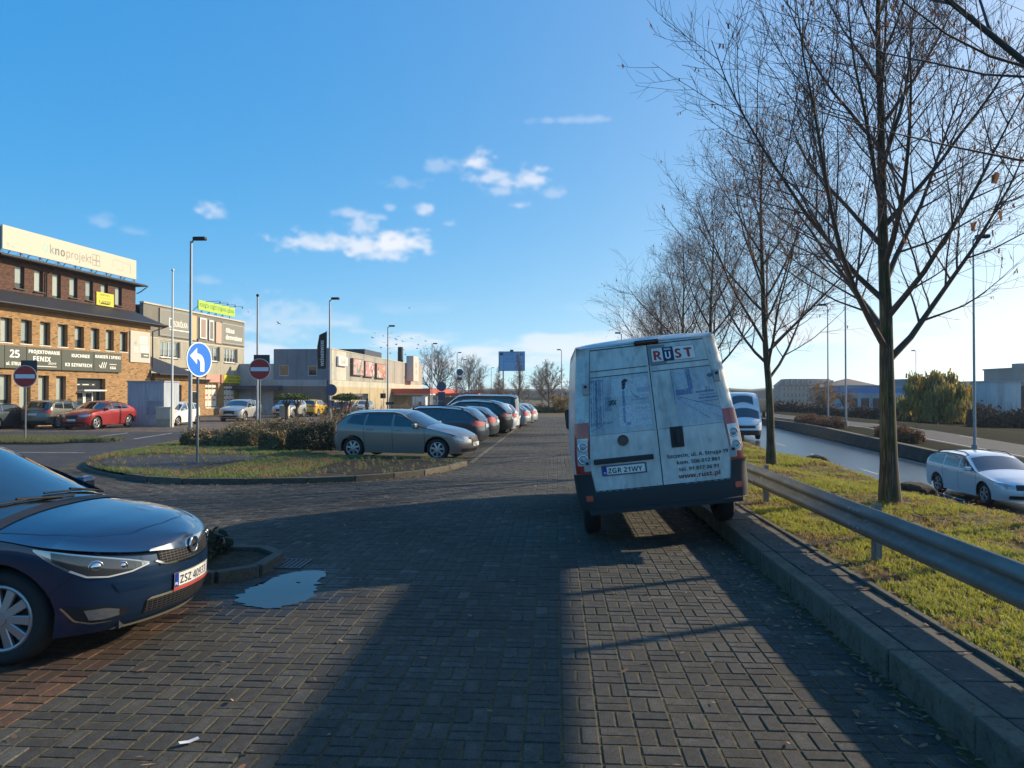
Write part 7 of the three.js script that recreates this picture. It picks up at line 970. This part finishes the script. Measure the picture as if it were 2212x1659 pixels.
// ---------- far side of the road ----------
{
  const apt = T('apartment_block', 'long pale apartment block with a dark mansard roof and dormers', 'building', [133, -5, -400]); apt.scale.set(0.55, 1.2, 1); const pw = plaster(0.34, 0.33, 0.3, 0.05);
  part(apt, 'wall', box(52, 9, 14, 0, 4.0, 0), pw); const mr = new THREE.CylinderGeometry(7.0, 9.6, 3.2, 4, 1).rotateY(Math.PI / 4).scale(4.0, 1, 1.05).translate(0, 10.1, 0); part(apt, 'roof', mr, M(0.12, 0.085, 0.08, 0.8)); for (let k = 0; k < 9; k++) { const d = pgroup(apt, 'dormer', -21 + k * 5.2, 10.1, 7.6); part(d, 'wall', box(2.2, 1.9, 1.8), M(0.42, 0.4, 0.36, 0.8)); part(d, 'pane', box(1.5, 1.2, 0.05, 0, 0, 0.93), darkPaneM); } for (let f = 0; f < 3; f++) for (let k = 0; k < 14; k++) { const g = pgroup(apt, 'window', -23.5 + k * 3.6, 1.8 + f * 2.8, 7.02); part(g, 'pane', box(1.3, 1.5, 0.05), darkPaneM); }
  const bh = T('commercial_hall', 'low blue and white commercial hall across the road', 'building', [63, -2.1, -150]); part(bh, 'wall', box(14, 5.2, 10, 0, 2.6, 0), plaster(0.5, 0.56, 0.62, 0.1)); part(bh, 'fascia', box(14.1, 0.9, 10.1, 0, 4.4, 0), M(0.08, 0.22, 0.5, 0.5)); part(bh, 'roof', box(14.3, 0.2, 10.3, 0, 5.3, 0), poleM); for (let k = 0; k < 6; k++) { const g = pgroup(bh, 'window', -5.6 + k * 2.2, 1.7, 5.02); part(g, 'pane', box(1.5, 2.4, 0.06), darkPaneM); } part(bh, 'tower', box(4.4, 6.6, 6, 6.4, 3.3, 1), M(0.2, 0.2, 0.21, 0.7)); part(bh, 'sign', box(2.6, 1.2, 0.1, 6.6, 5.6, 4.06), M(0.55, 0.17, 0.05, 0.6));
  const wh = T('white_hall', 'white box hall with a dark panel of red and white figures', 'building', [62.5, -1.7, -108]); part(wh, 'wall', box(4, 5.2, 8, -1.0, 2.6, 0), plaster(0.62, 0.64, 0.66, 0.1)); part(wh, 'dark_panel', box(4.4, 4.6, 6, 3.1, 2.2, 0.4), M(0.06, 0.065, 0.075, 0.7)); part(wh, 'poster', face(3.6, 2.2, 3.3, 2.6, 3.43), signM(180, 110, (x) => { x.fillStyle = '#2a2a2e'; x.fillRect(0, 0, 180, 110); for (let k = 0; k < 3; k++) { x.fillStyle = '#d9d4cc'; x.beginPath(); x.ellipse(34 + k * 52, 52, 12, 40, 0, 0, 7); x.fill(); x.fillStyle = '#c23a2c'; x.fillRect(24 + k * 52, 44, 20, 30); } })); part(wh, 'roof', box(8.2, 0.2, 8.2, 1, 5.1, 0), poleM);
  const gb = T('grey_block', 'large grey-green flat-roofed block at the far edge', 'building', [163, -4, -250]); part(gb, 'wall', box(34, 13.5, 18, 0, 6.7, 0), plaster(0.3, 0.33, 0.32, 0.05)); part(gb, 'roof', box(34.6, 0.5, 18.6, 0, 13.6, 0), M(0.2, 0.22, 0.22, 0.8)); for (let f = 0; f < 4; f++) for (let k = 0; k < 9; k++) { const g = pgroup(gb, 'window', -14.5 + k * 3.6, 2.4 + f * 3, 9.03); part(g, 'pane', box(1.6, 1.5, 0.06), darkPaneM); } part(gb, 'roof_plant', box(4, 1.6, 4, -10, 14.6, 0), M(0.2, 0.21, 0.21, 0.8));
  const lb = T('low_block', 'low grey row of houses between the apartment block and the hall', 'building', [93, -3.4, -240]); lb.scale.set(0.6, 1, 1); part(lb, 'wall', box(30, 7, 12, 0, 3.5, 0), plaster(0.3, 0.3, 0.29, 0.05)); part(lb, 'roof', new THREE.CylinderGeometry(0.2, 8.6, 2.8, 4, 1).rotateY(Math.PI / 4).scale(2.7, 1, 1).translate(0, 8.3, 0), M(0.14, 0.1, 0.09, 0.8)); for (let k = 0; k < 8; k++) { const g = pgroup(lb, 'window', -12 + k * 3.4, 4.2, 6.03); part(g, 'pane', box(1.4, 1.6, 0.06), darkPaneM); }
  const tr = T('truck_trailer', 'white box trailer with a blue panel parked behind the far hedge', 'trailer', [66.5, -1.55, -100]); part(tr, 'box', box(6.5, 1.7, 2.3, 0, 1.6, 0), plaster(0.62, 0.6, 0.54, 0.3)); part(tr, 'blue_panel', box(1.3, 1.2, 0.06, 0.4, 1.5, 1.18), M(0.05, 0.16, 0.45, 0.5)); part(tr, 'chassis', box(6.2, 0.2, 1.6, 0, 0.65, 0), blackM); for (const x of [-2, 1.6, 2.5]) for (const s of [-1, 1]) part(tr, 'wheel', new THREE.CylinderGeometry(0.42, 0.42, 0.26, 20).rotateX(Math.PI / 2).translate(x, 0.42, s * 0.95), tyreM);
  // wooded ridge behind everything
  const hp = [], hi = []; const N = 140; for (let k = 0; k <= N; k++) { const a = lerp(-75, 80, k / N) * DEG, rad = 620; const hgt = 6 + 9 * fbm(k * 0.31, 4, 5) + (a > 0.15 ? 3 : 0); hp.push(Math.sin(a) * rad, -8, -Math.cos(a) * rad, Math.sin(a) * rad, hgt - 8, -Math.cos(a) * rad, Math.sin(a) * (rad + 90), hgt - 6, -Math.cos(a) * (rad + 90)); if (k) for (let j = 0; j < 2; j++) { const p = (k - 1) * 3 + j, q = k * 3 + j; hi.push(p, p + 1, q + 1, p, q + 1, q); } }
  const hg = new THREE.BufferGeometry(); hg.setAttribute('position', new THREE.Float32BufferAttribute(hp, 3)); hg.setIndex(hi); hg.computeVertexNormals(); struct('hills', hg, M(0.06, 0.065, 0.05, 1));
}
// ---------- birds and a passer-by ----------
{
  const bg = (() => { const p = []; const tri = (...v) => p.push(...v.flat()); const b = [[0.16, 0, 0], [-0.2, 0.02, 0], [0, 0.045, 0], [0, -0.04, 0], [0.02, 0, 0.04], [0.02, 0, -0.04]]; for (const [i, j] of [[2, 4], [4, 3], [3, 5], [5, 2]]) { tri(b[0], b[i], b[j]); tri(b[1], b[j], b[i]); } for (const s of [1, -1]) { tri([0.07, 0.02, s * 0.03], [-0.07, 0.02, s * 0.03], [0.03, 0.12, s * 0.24]); tri([-0.07, 0.02, s * 0.03], [-0.03, 0.1, s * 0.26], [0.03, 0.12, s * 0.24]); tri([0.03, 0.12, s * 0.24], [-0.03, 0.1, s * 0.26], [-0.05, 0.06, s * 0.44]); } tri([-0.18, 0.02, 0], [-0.3, 0.02, 0.05], [-0.3, 0.02, -0.05]); const g = new THREE.BufferGeometry(); g.setAttribute('position', new THREE.Float32BufferAttribute(p, 3)); g.computeVertexNormals(); return g; })();
  const r = rngOf(9), spots = []; for (const [a, b] of [[910, 823], [936, 819], [950, 823], [964, 825], [973, 820], [984, 833], [1005, 825], [1020, 822], [1039, 832], [912, 840], [930, 848], [945, 842], [950, 850], [959, 849], [967, 840], [984, 853], [990, 865], [1005, 846], [1018, 850], [1020, 841], [1043, 851], [952, 862], [975, 862], [968, 828], [938, 835], [913, 812], [955, 812], [680, 786], [713, 792], [1000, 750], [605, 757]]) spots.push([a, b]);
  spots.forEach(([px, py]) => { const D = 62 + 30 * r(); const az = Math.atan((px - 1250) / 1785) - 0.0599, k = D / Math.cos(az); const m = single('bird', bg, blackM, 'small dark bird flying in the flock above the supermarket', 'bird', 'birds above the supermarket'); m.position.set(Math.sin(az) * k, 1.9 + (958 - py) / 1785 * D * 1.0, -D); m.rotation.set((r() - 0.5) * 0.8, r() * 6.3, (r() - 0.5) * 0.6); m.scale.setScalar(0.55 + 0.3 * r()); });
}
{
  // walking figure in a dark coat: bones with radii, blended and meshed
  const J = { head: [0.04, 1.62, 0], neck: [0.02, 1.48, 0], chest: [0, 1.28, 0], hip: [0, 0.94, 0], sl: [0, 1.38, 0.19], sr: [0, 1.38, -0.19], el: [-0.06, 1.1, 0.26], er: [0.08, 1.1, -0.25], hl: [0.06, 0.88, 0.25], hr: [0.24, 0.94, -0.22], kl: [0.16, 0.5, 0.09], kr: [-0.06, 0.5, -0.09], al: [0.22, 0.08, 0.09], ar: [-0.26, 0.1, -0.09], tl: [0.38, 0.05, 0.1], tr: [-0.12, 0.05, -0.1] };
  const bones = [['head', 'head', 0.115, 0.115], ['neck', 'head', 0.06, 0.07], ['neck', 'chest', 0.07, 0.17], ['chest', 'hip', 0.185, 0.175], ['sl', 'sr', 0.09, 0.09], ['sl', 'el', 0.075, 0.06], ['sr', 'er', 0.075, 0.06], ['el', 'hl', 0.058, 0.042], ['er', 'hr', 0.058, 0.042], ['hip', 'kl', 0.13, 0.085], ['hip', 'kr', 0.13, 0.085], ['kl', 'al', 0.08, 0.05], ['kr', 'ar', 0.08, 0.05], ['al', 'tl', 0.05, 0.04], ['ar', 'tr', 0.05, 0.04]];
  const n = 56, mc = new MarchingCubes(n, blackM, false, false, 60000); mc.isolation = 0; const sc = 1.0;
  for (let z = 0; z < n; z++) for (let y = 0; y < n; y++) for (let x = 0; x < n; x++) { const px = (x / n * 2 - 1) * sc, py = (y / n * 2 - 1) * sc + 0.9, pz = (z / n * 2 - 1) * sc; let d = 9; for (const [a, b, ra, rb] of bones) { const A = J[a], B = J[b]; const dx = B[0] - A[0], dy = B[1] - A[1], dz = B[2] - A[2]; const l2 = dx * dx + dy * dy + dz * dz || 1e-9; const t = clamp(((px - A[0]) * dx + (py - A[1]) * dy + (pz - A[2]) * dz) / l2); const q = Math.hypot(px - A[0] - dx * t, py - A[1] - dy * t, pz - A[2] - dz * t) - lerp(ra, rb, t); const k = 0.05, h = clamp(0.5 + 0.5 * (d - q) / k); d = lerp(d, q, h) - k * h * (1 - h); } mc.field[x + y * n + z * n * n] = -d; }
  mc.update(); const g = new THREE.BufferGeometry(); g.setAttribute('position', new THREE.Float32BufferAttribute(Array.from(mc.positionArray.slice(0, mc.count * 3)), 3)); g.setAttribute('normal', new THREE.Float32BufferAttribute(Array.from(mc.normalArray.slice(0, mc.count * 3)), 3)); g.translate(0, 0.9, 0);
  const p = T('person', 'person in a dark coat walking past the supermarket wall', 'person', [-18.3, gy(70) + 0.0, -70], 0.4); part(p, 'figure', g, M(0.025, 0.025, 0.028, 0.9)); part(p, 'hair', new THREE.SphereGeometry(0.125, 14, 10).scale(1, 1, 0.95).translate(0.02, 1.65, 0), M(0.03, 0.022, 0.018, 0.9)); p.scale.setScalar(1.0);
}
scene.fog = new THREE.FogExp2(0xe6ebee, 0.0003);
renderer.render(scene, camera);
